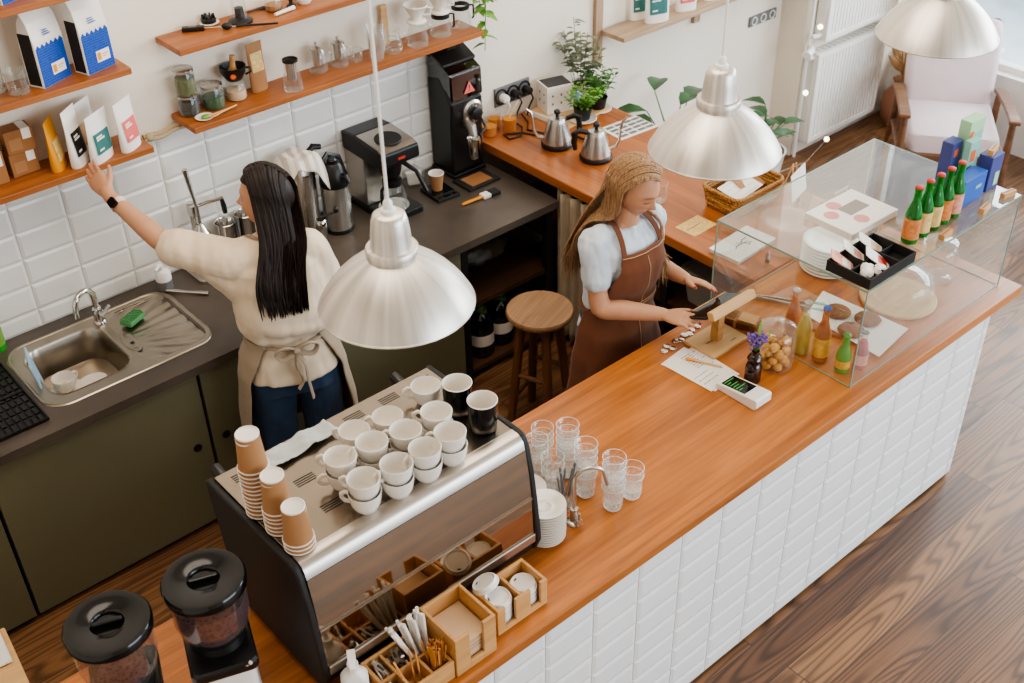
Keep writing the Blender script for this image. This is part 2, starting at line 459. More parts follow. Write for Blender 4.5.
M['amber_glass'] = glass('amber bottle glass', (240, 184, 104), .35, .05, .03, film=(200, 130, 52), body=.7)
M['lemon'] = glass('lemonade', (236, 222, 120), .25, .04, .03, film=(226, 206, 96), body=1.6)
M['pink'] = glass('pink lemonade', (240, 110, 104), .25, .04, .03, film=(222, 80, 78), body=1.6)
M['brown_glass'] = glass('brown bottle glass', (120, 72, 44), .45, .06, .03, film=(70, 40, 26), body=.45)
M['iced'] = glass('orange iced drink', (240, 178, 84), .3, .04, .03, film=(234, 160, 60), body=1.3)
M['cookie'] = plain('chocolate cookie', (132, 84, 50), .9, var=.25, vscale=60, bmp=.9, bscale=70)
M['nut'] = plain('golden pastry', (206, 150, 74), .75, var=.22, vscale=40, bmp=.5, bscale=90)
M['beans'] = speckle('roasted coffee beans', (112, 80, 86), (40, 24, 28), 95, .3)
M['herb'] = speckle('dried herbs', (110, 112, 66), (58, 60, 38), 160, .9)
M['tea'] = speckle('dark loose tea', (66, 62, 52), (30, 28, 26), 160, .9)
M['skin'] = attrmat('skin', .48, .04)
M['hair_dark'] = hairmat('near black hair', (22, 14, 12), (42, 29, 24))
M['hair_blonde'] = hairmat('dark blonde hair', (104, 76, 52), (182, 144, 106))
M['screen'] = plain('black screen', (20, 22, 24), .1, coat=.3)
M['screen_green'] = plain('green screen text', (60, 190, 90), .5, emit=((60, 190, 90), .12))
M['ink'] = plain('grey ink', (70, 68, 68), .8)
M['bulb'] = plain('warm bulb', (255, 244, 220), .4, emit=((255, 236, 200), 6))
M['copper'] = plain('brown gloss card', (128, 84, 40), .25, .5, var=.15)
M['wicker'] = stripes('woven wicker', (120, 78, 38), (196, 146, 84), 'x', 30, .7, 6)
M['pave'] = speckle('pale street paving', (236, 240, 242), (204, 214, 220), 3, .8, .1)
M['straw'] = plain('dried grass', (206, 172, 128), .9, var=.2)
M['rope'] = stripes('twisted rope', (214, 196, 164), (150, 128, 98), 'x', 60, .9, 2)
M['label'] = plain('cream bottle label', (216, 184, 120), .6, var=.25, vscale=60)
M['label_pink'] = plain('pink bottle label', (216, 150, 130), .6, var=.3, vscale=60)
M['label_orange'] = plain('orange bottle label', (206, 128, 72), .6, var=.3, vscale=60)
M['label_amber'] = plain('yellow round label', (222, 168, 60), .5, var=.3, vscale=50)
M['grey_cap'] = plain('grey plastic', (112, 112, 112), .5)
M['bin'] = plain('pale grey bin', (150, 144, 134), .6)
M['water'] = glass('blue water bottle', (60, 84, 130), .4, .08, .05, film=(30, 44, 80), body=.4)
# ================================================================== the setting
fl = MB().bx(-1.5, 7.3, -3, 4.5, -.06, 0); struct('floor', fl, planks('dark planed floorboards'), smooth=0)
st = MB().bx(7.3, 22, -8, 18, -.12, -.02); struct('street_pavement', st, M['pave'], smooth=0)
struct('wall_back', MB().bx(-1.6, 7.3, WY, WY + .15, 0, 4.4), M['wall'], smooth=0)
struct('trim_1', MB().bx(6.04, 7.13, 4.2, WY, 0, 4.4), M['wall'], smooth=0)
struct('wall_left', MB().bx(-1.65, -1.5, -3, WY, 0, 4.4), M['wall'], smooth=0)
struct('shade_wall_front', MB().bx(-1.65, 1.6, -3.15, -3, 0, 4.4), M['wall'], smooth=0)  # unseen wall, added to keep daylight off the left side
struct('ceiling', MB().bx(-1.65, 7.3, -3.15, WY + .15, 4.4, 4.5), M['wall'], smooth=0)
struct('wall_right', MB().bx(7.13, 7.32, -3, 4.4, 0, .5).bx(7.13, 7.32, -3, 4.4, 3.7, 4.4), M['plast_white'], smooth=0)
w = MB()
for y in (-2.97, -.6, 1.8, 4.17): w.bx(7.2, 7.27, y - .03, y + .03, .5, 3.7)
w.bx(7.2, 7.27, -3, 4.2, .5, .54).bx(7.2, 7.27, -3, 4.2, 3.66, 3.7)
win = struct('window_1', w, M['plast_white'], smooth=0)
obj('window_pane', MB().bx(7.23, 7.236, -2.95, 4.15, .54, 3.66), M['window_pane'], win, smooth=0)
struct('baseboard_back', MB().bx(4.23, 6.03, 4.385, WY, 0, .08), M['grey_wood'], smooth=0)

def tile_field(x0, x1, z0, z1, tw, th, px, pz, depth, face, joint=.004, bev=.012):
    """bevelled metro tiles on a vertical face looking towards -y at y = face"""
    mb = MB()
    mb.bx(x0, x1, face, face + .004, z0, z1); mb.mat(1)
    i0 = math.floor((x0 - px) / tw); k0 = math.floor((z0 - pz) / th)
    i = i0
    while px + i * tw < x1:
        a, b = max(px + i * tw + joint / 2, x0), min(px + (i + 1) * tw - joint / 2, x1)
        k = k0
        while pz + k * th < z1:
            c, d = max(pz + k * th + joint / 2, z0), min(pz + (k + 1) * th - joint / 2, z1)
            if b - a > .03 and d - c > .02:
                e = bev
                mb.loft([[(a, face, c), (b, face, c), (b, face, d), (a, face, d)], [(a, face - depth * .4, c), (b, face - depth * .4, c), (b, face - depth * .4, d), (a, face - depth * .4, d)],
                         [(a + e, face - depth, c + e), (b - e, face - depth, c + e), (b - e, face - depth, d - e), (a + e, face - depth, d - e)]], True, False, True)
            k += 1
        i += 1
    return mb
struct('wall_tiles', tile_field(-.3, 3.47, .856, 1.532, .219, .12, 1.135, .818, .007, WY - .004), [M['grout'], M['white_tile']], smooth=0)

# ---- the bar
bar = thing('bar_worktop', 'orange brown wooden bar worktop turning along the side to the white wall', 'counter top', (2, 2.1, ZB - .05))
obj('front_board', MB().bx(.05 - 2, 4.232 - 2, 1.715 - 2.1, 2.485 - 2.1, 0, .05), M['bar'], bar, smooth=0, bevel=.008)
obj('side_board', MB().bx(3.452 - 2, 4.232 - 2, 2.486 - 2.1, 4.39 - 2.1, 0, .05), M['side_bar'], bar, smooth=0, bevel=.006)
bb = thing('bar_counter', 'white tiled bar counter front standing on the dark floorboards', 'counter', (2, 2.1, 0))
obj('carcass', MB().bx(.1 - 2, 4.062 - 2, 1.75 - 2.1, 2.38 - 2.1, .0, ZB - .051), M['olive'], bb, smooth=0)
tf = tile_field(.1, 4.063, .018, ZB - .052, .2035, .1025, 1.581, -.003, .007, 1.745, .004, .014)
obj('tiled_front', tf.xf(Matrix.Translation((-2, -2.1, 0))), [M['grout'], M['bar_tile']], bb, smooth=0)
side = thing('side_counter_base', 'dark open shelving under the side worktop behind the blonde barista', 'shelving', (3.83, 3.4, 0))
def loc(mb, o): return mb.xf(Matrix.Translation(tuple(-k for k in o.location)))
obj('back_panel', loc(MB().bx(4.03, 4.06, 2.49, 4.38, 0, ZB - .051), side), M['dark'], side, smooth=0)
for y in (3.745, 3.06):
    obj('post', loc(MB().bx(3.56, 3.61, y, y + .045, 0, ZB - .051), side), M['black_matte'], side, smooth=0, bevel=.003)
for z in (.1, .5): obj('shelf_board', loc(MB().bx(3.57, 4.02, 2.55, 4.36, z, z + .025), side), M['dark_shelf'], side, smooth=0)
# ---- dark worktop with the sink cut-out
sx0, sx1, sy0, sy1 = .945, 1.615, 3.845, 4.275
wt = MB().bx(-.3, sx0, 3.69, 4.395, ZD - .04, ZD).bx(sx1, 3.45, 3.69, 4.395, ZD - .04, ZD).bx(sx0, sx1, 3.69, sy0, ZD - .04, ZD).bx(sx0, sx1, sy1, 4.395, ZD - .04, ZD)
o = obj('dark_worktop', wt, M['stone'], smooth=0); tag(o, 'dark slate worktop along the tiled wall holding sink and coffee machines', 'counter top')
def cabinet(x0, x1, label, holes, recess=0):
    t = thing('base_cabinet', label, 'cabinet', ((x0 + x1) / 2, 4.0, 0))
    obj('carcass', loc(MB().bx(x0, x1, 3.74, 4.39, .0, .60).bx(x0, x0 + .02, 3.74, 4.39, .6, .814).bx(x1 - .02, x1, 3.74, 4.39, .6, .814), t), M['dark'], t, smooth=0)
    d = obj('door', loc(MB().bx(x0 + .004, x1 - .004, 3.712 + recess, 3.738 + recess, .03, .81), t), M['olive'], t, smooth=0, bevel=.003)
    for hx, hz in holes:
        obj('finger_hole', loc(MB().cyl((hx, 3.7115 + recess, hz), .019, .002, 16, m=Matrix.Rotation(PI / 2, 3, 'X')), t), M['black'], d)
    return t
cabinet(-.3, .606, 'narrow olive base cabinet at the left end beside the sink cabinet', [])
cabinet(.612, 1.475, 'wide olive base cabinet right below the sink', [(1.41, .45)])
cabinet(1.482, 2.85, 'long olive base cabinet behind the cream shirted woman', [(1.545, .448)])
sh = thing('open_shelf_unit', 'black open shelf unit under the dark worktop holding water bottles', 'shelving', (3.15, 4.0, 0))
for x in (2.855, 3.40):
    obj('post', loc(MB().bx(x, x + .04, 3.72, 3.76, 0, .812), sh), M['black_matte'], sh, smooth=0, bevel=.003)
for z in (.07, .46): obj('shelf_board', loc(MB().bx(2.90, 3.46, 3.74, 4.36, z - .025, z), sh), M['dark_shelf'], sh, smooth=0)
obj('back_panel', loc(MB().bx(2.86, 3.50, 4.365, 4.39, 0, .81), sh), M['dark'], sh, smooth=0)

# ---- shelves
def wall_shelf(x0, x1, z, label):
    o = obj('wall_shelf', MB().bx(-(x1 - x0) / 2, (x1 - x0) / 2, -.1, .1, -.026, 0), M['shelf'], smooth=0, bevel=.003, loc=((x0 + x1) / 2, 4.298, z))
    return tag(o, label, 'shelf')
wall_shelf(-.2, 1.70, 1.565, 'lower left wooden wall shelf holding coffee pouches and brown boxes')
wall_shelf(-.2, 1.68, 1.905, 'left wooden wall shelf holding two blue and white coffee bags')
wall_shelf(-.2, 1.62, 2.235, 'topmost left wooden wall shelf at the corner of the picture')
wall_shelf(1.885, 3.432, 1.58, 'long wooden wall shelf over the coffee machines holding glass jars and carafes')
wall_shelf(1.885, 3.2, 1.915, 'upper wooden wall shelf holding thermometer and coffee tools')
bs = thing('wall_bookshelf', 'pale weathered wooden wall shelf with uprights holding white pouches', 'shelf', (5.2, 4.3, 1.27))
obj('shelf_board', loc(MB().bx(4.40, 6.0, 4.20, 4.375, 1.245, 1.27), bs), M['grey_wood'], bs, smooth=0, bevel=.003)
for x, z in ((4.36, 1.06), (5.17, 1.10)):
    obj('upright', loc(MB().bx(x, x + .055, 4.376, 4.398, z, 2.5), bs), M['grey_wood_v'], bs, smooth=0, bevel=.002)
rp = MB(); pts = [(1.735 + .018 * k, 4.375 + .003 * math.sin(k), 1.53 - .006 * math.sin(k * .5)) for k in range(11)]
rp.tube(pts, .010).tube([(p[0], p[1] - .012, p[2] - .012) for p in pts], .009).ball((1.76, 4.365, 1.525), .02)
tag(obj('rope', rp, M['rope']), 'twisted pale rope fixed on the tiled wall between the two lower shelves', 'rope')

# ---- sockets
def socket(name, label, x0, x1, z0, z1, n, plugs):
    t = thing(name, label, 'socket', ((x0 + x1) / 2, WY, (z0 + z1) / 2))
    W, H = x1 - x0, z1 - z0
    obj('socket_plate', MB().box((0, -.006, 0), (W, .012, H)), M['grey_cap'], t, smooth=0, bevel=.003)
    for k in range(n):
        x = -W / 2 + W * (k + .5) / n
        obj('outlet', MB().lathe([(H * .42, 0), (H * .42, .004), (H * .34, .004), (H * .3, -.004), (.001, -.004)], (x, -.0125, 0), 20, m=Matrix.Rotation(PI / 2, 3, 'X')), M['black'] if plugs else M['plast_white'], t)
    return t
s1 = socket('wall_socket', 'grey triple wall socket with two black plugs above the side counter', 3.646, 3.886, 1.045, 1.148, 3, True)
for x, m in ((-.08, 'plast_white'), (.0, 'black'), (.08, 'black')):
    p = obj('plug', MB().lathe([(.001, .05), (.02, .05), (.024, .03), (.022, .008)], (x, -.012, 0), 14, m=Matrix.Rotation(PI / 2, 3, 'X')), M[m], s1)
    pts = [Vector((x, -.06, 0)), Vector((x, -.085, -.03)), Vector((x - .01, -.06, -.09)), Vector((x - .03, -.07, -.125))]
    obj('plug_cord', MB().tube(pts, .005, 6), M[m], p)
socket('wall_socket', 'white and grey triple socket on the wall beside the radiators', 5.716, 5.975, .925, .99, 3, False)

# ---- radiators
def radiator(x0, x1, z0, z1, label):
    t = thing('radiator', label, 'radiator', ((x0 + x1) / 2, 4.15, z0))
    w = MB(); n = int((x1 - x0 - .06) / .034)
    fn = []
    for k in range(n):
        xa = x0 + .03 + k * .034
        fn += [(xa, 4.104), (xa + .022, 4.104), (xa + .026, 4.114), (xa + .030, 4.114)]
    fn += [(x1 - .03, 4.104)]
    poly = [(x0, 4.114), (x0, 4.1), (x0 + .03, 4.1)] + fn + [(x1 - .03, 4.1), (x1, 4.1), (x1, 4.114)]
    poly2 = poly + [(x1, 4.13), (x0, 4.13)]
    w.prism(poly2, z0 + .03, z1 - .03)
    w.bx(x0, x1, 4.1, 4.13, z0, z0 + .03).bx(x0, x1, 4.1, 4.13, z1 - .03, z1)
    obj('front_panel', loc(w, t), M['plast_white'], t, smooth=0)
    for xx in (x0 - .002, x1 - .004): obj('side_cover', loc(MB().bx(xx, xx + .006, 4.13, 4.19, z0, z1), t), M['plast_white'], t, smooth=0)
    g = MB().bx(x0, x1, 4.13, 4.19, z1 - .012, z1 - .006)
    k = x0 + .02
    while k < x1 - .02:
        g.bx(k, k + .012, 4.13, 4.19, z1 - .006, z1); k += .05
    obj('top_grille', loc(g, t), M['plast_white'], t, smooth=0)
    for xx in (x0 + .1, x1 - .14): obj('wall_bracket', loc(MB().bx(xx, xx + .04, 4.18, 4.199, z0 + .05, z1 - .1), t), M['plast_white'], t, smooth=0)
    return t
radiator(6.085, 6.83, .112, .725, 'lower white ribbed panel radiator on the wall by the armchair')
radiator(6.13, 6.90, .80, 1.42, 'upper white ribbed panel radiator mounted above the other one')
pv = MB().tube([(6.055, 4.17, 1.6), (6.055, 4.17, .82), (6.05, 4.17, .002)], .011, 8)
pp = thing('radiator_pipe', 'white heating pipe with valve running beside the radiators', 'pipe', (6.055, 4.17, 0))
obj('pipe', loc(pv, pp), M['plast_white'], pp)
obj('valve', loc(MB().tube([(6.055, 4.15, .77), (6.02, 4.12, .77), (5.95, 4.10, .76)], [.018, .022, .026], 10).tube([(6.05, 4.15, .70), (6.10, 4.14, .70)], .016, 8).tube([(6.05, 4.15, .84), (6.12, 4.14, .84)], .016, 8), pp), M['plast_white'], pp)
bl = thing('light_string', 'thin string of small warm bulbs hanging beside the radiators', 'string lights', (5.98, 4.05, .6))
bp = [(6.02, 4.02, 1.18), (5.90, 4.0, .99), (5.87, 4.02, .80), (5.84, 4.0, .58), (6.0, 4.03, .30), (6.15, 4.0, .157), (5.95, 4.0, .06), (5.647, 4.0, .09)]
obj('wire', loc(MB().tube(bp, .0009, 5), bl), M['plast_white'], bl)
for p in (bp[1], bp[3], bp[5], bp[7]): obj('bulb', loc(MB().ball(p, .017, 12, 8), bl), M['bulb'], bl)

# ---- pendant lamps
lamp = thing('pendant_lamp', '', 'lamp', (0, 0, 0), 0, 'spun aluminium pendant lamps over the bar')
prof = [(.190, 0), (.1925, .003), (.190, .008), (.186, .016), (.177, .032), (.165, .049), (.148, .070), (.128, .090), (.105, .109), (.084, .123), (.067, .133), (.061, .136)]
sd = obj('shade', MB().lathe(prof + [(.0625, .137), (.0635, .142), (.0635, .158), (.061, .162), (.0515, .163), (.050, .170), (.047, .205), (.043, .235), (.039, .247), (.033, .252), (.015, .254), (.001, .254)], (0, 0, 0), 64), M['alu'], lamp, smooth=50)
obj('shade_lining', MB().lathe([(r - .004, z + .002) for r, z in prof] + [(.05, .139), (.001, .142)], (0, 0, 0), 48), M['alu_in'], lamp)
obj('rolled_rim', MB().lathe([(.190 + .0035 * math.cos(a * PI / 4), .002 + .0035 * math.sin(a * PI / 4)) for a in range(9)], (0, 0, 0), 64), M['alu'], lamp)
obj('cord_grip', MB().lathe([(.019, .251), (.018, .262), (.012, .266), (.011, .280), (.006, .287), (.001, .288)], (0, 0, 0), 20), M['plast_white'], lamp)
obj('cord', MB().tube([(0, 0, .28), (0, 0, 2.32)], .0042, 8), M['plast_white'], lamp)
obj('bulb', MB().lathe([(.001, .02), (.022, .028), (.03, .05), (.025, .075), (.014, .10), (.014, .13)], (0, 0, 0), 20), M['plast_white'], lamp)
P_ = Proto(lamp)
for (x, y, z), lab in (((1.33, 2.0, 2.072), 'aluminium pendant lamp hanging over the espresso machine'), ((2.46, 1.97, 2.105), 'aluminium pendant lamp hanging in front of the white wall beside the blonde woman'), ((3.42, 1.875, 2.215), 'aluminium pendant lamp hanging in front of the blush armchair')):
    l = P_((x, y, z), random.random() * 6, lab)

# ---- armchair, seen past the glass case
#CH = Matrix.Translation((6.36, 3.42, 0)) @ Matrix.Rotation(-R(43), 4, 'Z')
ch = thing('armchair', 'blush upholstered armchair with walnut wooden frame beside the low window wall', 'armchair', (6.50, 3.36, 0), -R(53))
obj('seat', MB().loft([[(x, y, z) for x, y in rrect(w_, .60, .06, 5, 0, -.0)] for w_, z in ((.50, .30), (.54, .32), (.55, .37), (.53, .41), (.47, .425))]), M['blush'], ch, smooth=60)
tilt = Matrix.Translation((0, .27, .37)) @ Matrix.Rotation(-R(20), 4, 'X')
bk = MB().loft([[(x, y, z) for x, y in rrect(w_, t_, .05, 5)] for w_, t_, z in ((.48, .08, 0), (.54, .13, .04), (.56, .14, .25), (.56, .12, .46), (.54, .09, .54), (.48, .05, .565))])
obj('backrest', bk.xf(tilt), M['blush'], ch, smooth=60)
for s in (-1, 1):
    obj('armrest', MB().loft([[(s * .315 + dx * .035, y, z + dz * .012) for dx, dz in ((-1, -1), (1, -1), (1, 1), (-1, 1))] for y, z in ((-.33, .55), (-.30, .56), (-.05, .545), (.20, .51), (.30, .49))]), M['chair_wood'], ch, smooth=50, bevel=.006)
    obj('leg', MB().tube([(s * .31, -.30, .55), (s * .31, -.31, .3), (s * .32, -.35, 0)], [.02, .024, .014], 10), M['chair_wood'], ch)
    obj('leg', MB().tube([(s * .31, .26, .50), (s * .31, .27, .28), (s * .32, .38, 0)], [.02, .024, .014], 10), M['chair_wood'], ch)
    obj('side_rail', MB().tube([(s * .305, -.30, .29), (s * .305, .30, .25)], .02, 8), M['chair_wood'], ch)
obj('front_rail', MB().bx(-.31, .31, -.325, -.295, .26, .31), M['chair_wood'], ch, smooth=0, bevel=.005)
obj('back_frame', MB().box((0, .34, .50), (.5, .02, .3), Matrix.Rotation(-R(20), 3, 'X')), M['chair_wood'], ch, smooth=0)
t = thing('side_table', 'slim black legged table at the edge beside the armchair', 'table', (6.42, 2.62, 0))
obj('leg', MB().tube([(-.0, .0, 0), (.09, .03, .5)], .010, 8), M['black'], t)
obj('leg', MB().tube([(.35, .05, 0), (.25, .05, .5)], .010, 8), M['black'], t)
obj('leg', MB().tube([(.17, -.28, 0), (.17, -.15, .5)], .010, 8), M['black'], t)
obj('table_top', MB().lathe([(.0, .5), (.22, .5), (.225, .51), (.22, .52), (0, .52)], (.17, -.02, 0), 32), M['black_matte'], t)
# ---- vase of dried grass
v = thing('floor_vase', 'brown clay floor vase with handle holding dried grass beside the radiators', 'vase', (6.98, 4.0, 0))
obj('vase_body', MB().lathe([(.0, .0), (.085, 0), (.12, .06), (.13, .14), (.115, .22), (.07, .28), (.06, .31), (.075, .33), (.065, .325), (.05, .30), (.0, .26)], n=28), M['terracotta'], v)
obj('vase_handle', MB().tube([(-.07, -.06, .28), (-.12, -.09, .27), (-.13, -.1, .22), (-.09, -.075, .18)], .013, 8), M['terracotta'], v)
g = MB()
for k in range(38):
    a = random.random() * 6.28; s = random.uniform(.08, .32); h = random.uniform(.16, .85)
    p = [(0, 0, .28), (s * .3 * math.cos(a), s * .3 * math.sin(a) - .02, .28 + h * .5), (s * .6 * math.cos(a) - .09, s * .6 * math.sin(a) - .05, .28 + h)]
    g.tube(p, [.004, .006, .005], 5); q = Vector(p[2])
    d = (Vector(p[2]) - Vector(p[1])).normalized()
    g.tube([q - d * .16, q - d * .1, q - d * .03, q + d * .08], [.004, .022, .025, .003], 7)
obj('dried_grass', g, M['straw'], v)
# ================================================================== on the bar
# ---- espresso machine (its back faces the guests)
mx0, mx1 = .93, 1.735
em = thing('espresso_machine', 'large black and steel espresso machine on the bar with cups on its top', 'espresso machine', (1.33, 2.2, ZB))
def side_profile(d=0):
    return [(2.455 - d, 1.425 - d), (2.02 + d, 1.430 - d), (1.995 + d, 1.426 - d), (1.978 + d, 1.40), (1.956 + d, 1.30), (1.942 + d, 1.20), (1.930 + d, 1.10), (1.926 + d, 1.04), (1.945 + d, .992 + d), (2.36 - d, .992 + d), (2.40 - d, 1.05)]
for x in (mx0, mx1 - .022):
    obj('side_panel', loc(MB().prism_x(side_profile(), x, x + .022), em), M['black_matte'], em, smooth=40, bevel=.006)
xa, xb = mx0 + .0225, mx1 - .0225
tp = MB().bx(xa, xb, 2.03, 2.44, 1.418, 1.43)
obj('cup_tray', loc(tp, em), M['tray_steel'], em, smooth=0, bevel=.002)
vs = MB()
for gx in (1.02, 1.14, 1.26, 1.40, 1.53, 1.66):
    for r in range(3):
        vs = MB()
        for s in range(4): vs.bx(gx - .032 + .0, gx + .032, 2.405 - r * .135 - s * .009, 2.409 - r * .135 - s * .009, 1.4301, 1.4306)
        obj('tray_vent', loc(vs, em), M['black'], em, smooth=0)
fs = [(2.03, 1.431), (2.005, 1.430), (1.99, 1.424), (1.979, 1.41), (1.972, 1.385), (1.98, 1.382), (2.03, 1.41)]
obj('front_trim', loc(MB().prism_x(fs, xa, xb), em), M['steel'], em, smooth=60)
up = [(1.9715, 1.383), (1.957, 1.30), (1.9475, 1.215), (1.955, 1.215), (1.966, 1.30), (1.981, 1.383)]
obj('back_panel', loc(MB().prism_x(up, xa, xb), em), M['mirror'], em, smooth=40)
obj('panel_seam', loc(MB().bx(xa, xb, 1.943, 1.952, 1.207, 1.2145), em), M['steel'], em, smooth=0)
obj('back_panel', loc(MB().prism_x([(1.947, 1.206), (1.936, 1.075), (1.944, 1.075), (1.955, 1.206)], xa, xb), em), M['mirror'], em, smooth=40)
obj('lower_rail', loc(MB().bx(xa, xb, 1.929, 1.945, 1.04, 1.074), em), M['steel'], em, smooth=0, bevel=.003)
obj('body', loc(MB().bx(xa, xb, 1.985, 2.40, 1.0, 1.41).bx(xa, xb, 1.945, 1.985, 1.0, 1.06), em), M['black'], em, smooth=0)
obj('drip_tray', loc(MB().bx(xa + .02, xb - .02, 2.37, 2.47, 1.0, 1.03), em), M['steel'], em, smooth=0, bevel=.003)
for x in (.99, 1.68):
    for y in (2.03, 2.33): obj('foot', loc(MB().cyl((x, y, ZB), .025, .03, 14), em), M['black'], em)
for x in (1.12, 1.33, 1.55):
    gh = obj('group_head', loc(MB().cyl((x, 2.415, 1.19), .04, .09, 18).bx(x - .035, x + .035, 2.39, 2.43, 1.24, 1.33), em), M['chrome'], em)
    obj('portafilter_handle', loc(MB().cyl((x, 2.415, 1.16), .036, .03, 16).tube([(x, 2.43, 1.18), (x, 2.50, 1.17), (x, 2.56, 1.15)], [.012, .015, .013], 10), em), M['black'], gh)
for x in (.99, 1.63):
    kn = obj('steam_knob', loc(MB().tube([(x, 2.45, 1.385), (x, 2.475, 1.392), (x, 2.51, 1.40)], [.012, .017, .016], 14), em), M['black'], em)
    obj('steam_wand', loc(MB().tube([(x, 2.45, 1.33), (x, 2.48, 1.30), (x, 2.50, 1.12)], .005, 8), em), M['chrome'], em)

# ---- cups on the machine
cup = thing('coffee_cup', '', 'cup', (0, 0, 0), 0, 'white coffee cups stacked on the espresso machine')
pr = [(.0, .001), (.022, .001), (.024, .0), (.026, .003), (.034, .012), (.042, .030), (.0455, .052), (.0465, .066), (.0450, .067), (.0438, .064), (.0425, .050), (.038, .030), (.030, .014), (.0, .009)]
obj('cup_body', MB().lathe(pr, n=32), M['porcelain'], cup, smooth=60)
hd = [(.0435, 0, .055), (.055, 0, .058), (.066, 0, .050), (.067, 0, .038), (.058, 0, .026), (.041, 0, .024)]
obj('handle', MB().tube(hd, [.005, .005, .005, .005, .005, .005], 8, 1.4), M['porcelain'], cup, smooth=60)
CU = Proto(cup)
cups = [('A', 1.205, 2.160, 2, 'stack nearest the paper cups at the back corner'), ('B', 1.326, 2.275, 1, ''), ('C', 1.306, 2.152, 2, 'second stack of the middle row'), ('D', 1.435, 2.262, 1, ''), ('E', 1.405, 2.130, 2, 'third stack of the middle row'),
        ('F', 1.200, 2.045, 2, 'front stack nearest the paper cups'), ('G', 1.301, 2.033, 2, 'second front stack from the paper cups'), ('H', 1.399, 2.032, 2, 'third front stack from the paper cups'), ('I', 1.494, 2.038, 2, 'front stack nearest the tall black mug'), ('J', 1.521, 2.135, 2, 'stack just behind the front stack by the black mugs'), ('K', 1.605, 2.300, 1, '')]
for n, x, y, k, d in cups:
    for i in range(k):
        lab = ('%s white coffee cup in the %s' % ('upper' if i else 'lower', d)) if d else {'B': 'single white cup at the rear nearest the crumpled cloth', 'D': 'single white cup standing at the back between the cup stacks', 'K': 'single white cup at the back corner beside the black mugs'}[n]
        CU((x + (random.uniform(-.002, .002) if i else 0), y, 1.4308 + i * .0475), R(150) + random.uniform(-.5, .5), lab, 'white coffee cups stacked on the espresso machine')
mug = thing('black_mug', '', 'mug', (0, 0, 0), 0, 'black mugs with white inside')
obj('mug_body', MB().lathe([(0, .001), (.036, .001), (.040, .004), (.044, .05), (.0455, .104)], n=32), M['black_gloss'], mug, smooth=60)
obj('mug_lining', MB().lathe([(.0455, .1042), (.0455, .106), (.0435, .107), (.042, .103), (.040, .05), (.036, .012), (0, .008)], n=32), M['porcelain'], mug, smooth=60)
obj('handle', MB().tube([(.042, 0, .085), (.06, 0, .085), (.07, 0, .07), (.07, 0, .045), (.06, 0, .028), (.041, 0, .03)], .0055, 8, 1.4), M['black_gloss'], mug, smooth=60)
MU = Proto(mug)
MU((1.652, 2.205, 1.4308), R(55), 'black mug with white inside, the rear one beside the cup stacks')
MU((1.655, 2.092, 1.4308), R(60), 'tall black mug with white inside at the front corner of the espresso machine')
# ---- paper cups, upside down
pc = thing('paper_cup', '', 'paper cup', (0, 0, 0), 0, 'kraft paper cups stacked upside down on the espresso machine')
obj('cup_wall', MB().lathe([(.0405, .004), (.0385, .012), (.0315, .108)], n=28), M['kraft'], pc, smooth=60)
obj('cup_rim', MB().lathe([(.0405 + .0022 * math.cos(a * PI / 3), .0025 + .0022 * math.sin(a * PI / 3)) for a in range(7)], n=28), M['paper_white'], pc, smooth=60)
obj('cup_base', MB().lathe([(.0315, .107), (.0318, .112), (.0295, .113), (.028, .108), (.0, .108)], n=28), M['paper_white'], pc, smooth=60)
PC = Proto(pc)
for x, y, k, d in ((.985, 2.236, 12, 'tallest'), (.990, 2.145, 6, 'middle'), (.990, 2.052, 3, 'shortest')):
    for i in range(k):
        PC((x + random.uniform(-.001, .001), y, 1.4325 + i * .0145), random.random(), 'upside down kraft paper cup, %s in the %s stack' % (level(i, k), d))
def cloth_fn(w, d, amp, seed, drop=None):
    def fn(u, v):
        x, y = (u - .5) * w, (v - .5) * d
        z = amp * (.5 + .5 * noise.noise((x * 18 + seed, y * 18, seed))) + amp * .5 * abs(noise.noise((x * 40, y * 40 + seed, 3)))
        return (x, y, z)
    return fn
cl = obj('cleaning_cloth', MB().grid(cloth_fn(.24, .07, .022, 4.), 30, 12), fabric('pale blue grey cloth', (186, 192, 192)), smooth=60, solid=.002, loc=(1.20, 2.385, 1.434)); cl.rotation_euler.z = R(4)
tag(cl, 'crumpled pale blue grey cleaning cloth lying on top of the espresso machine', 'cloth')

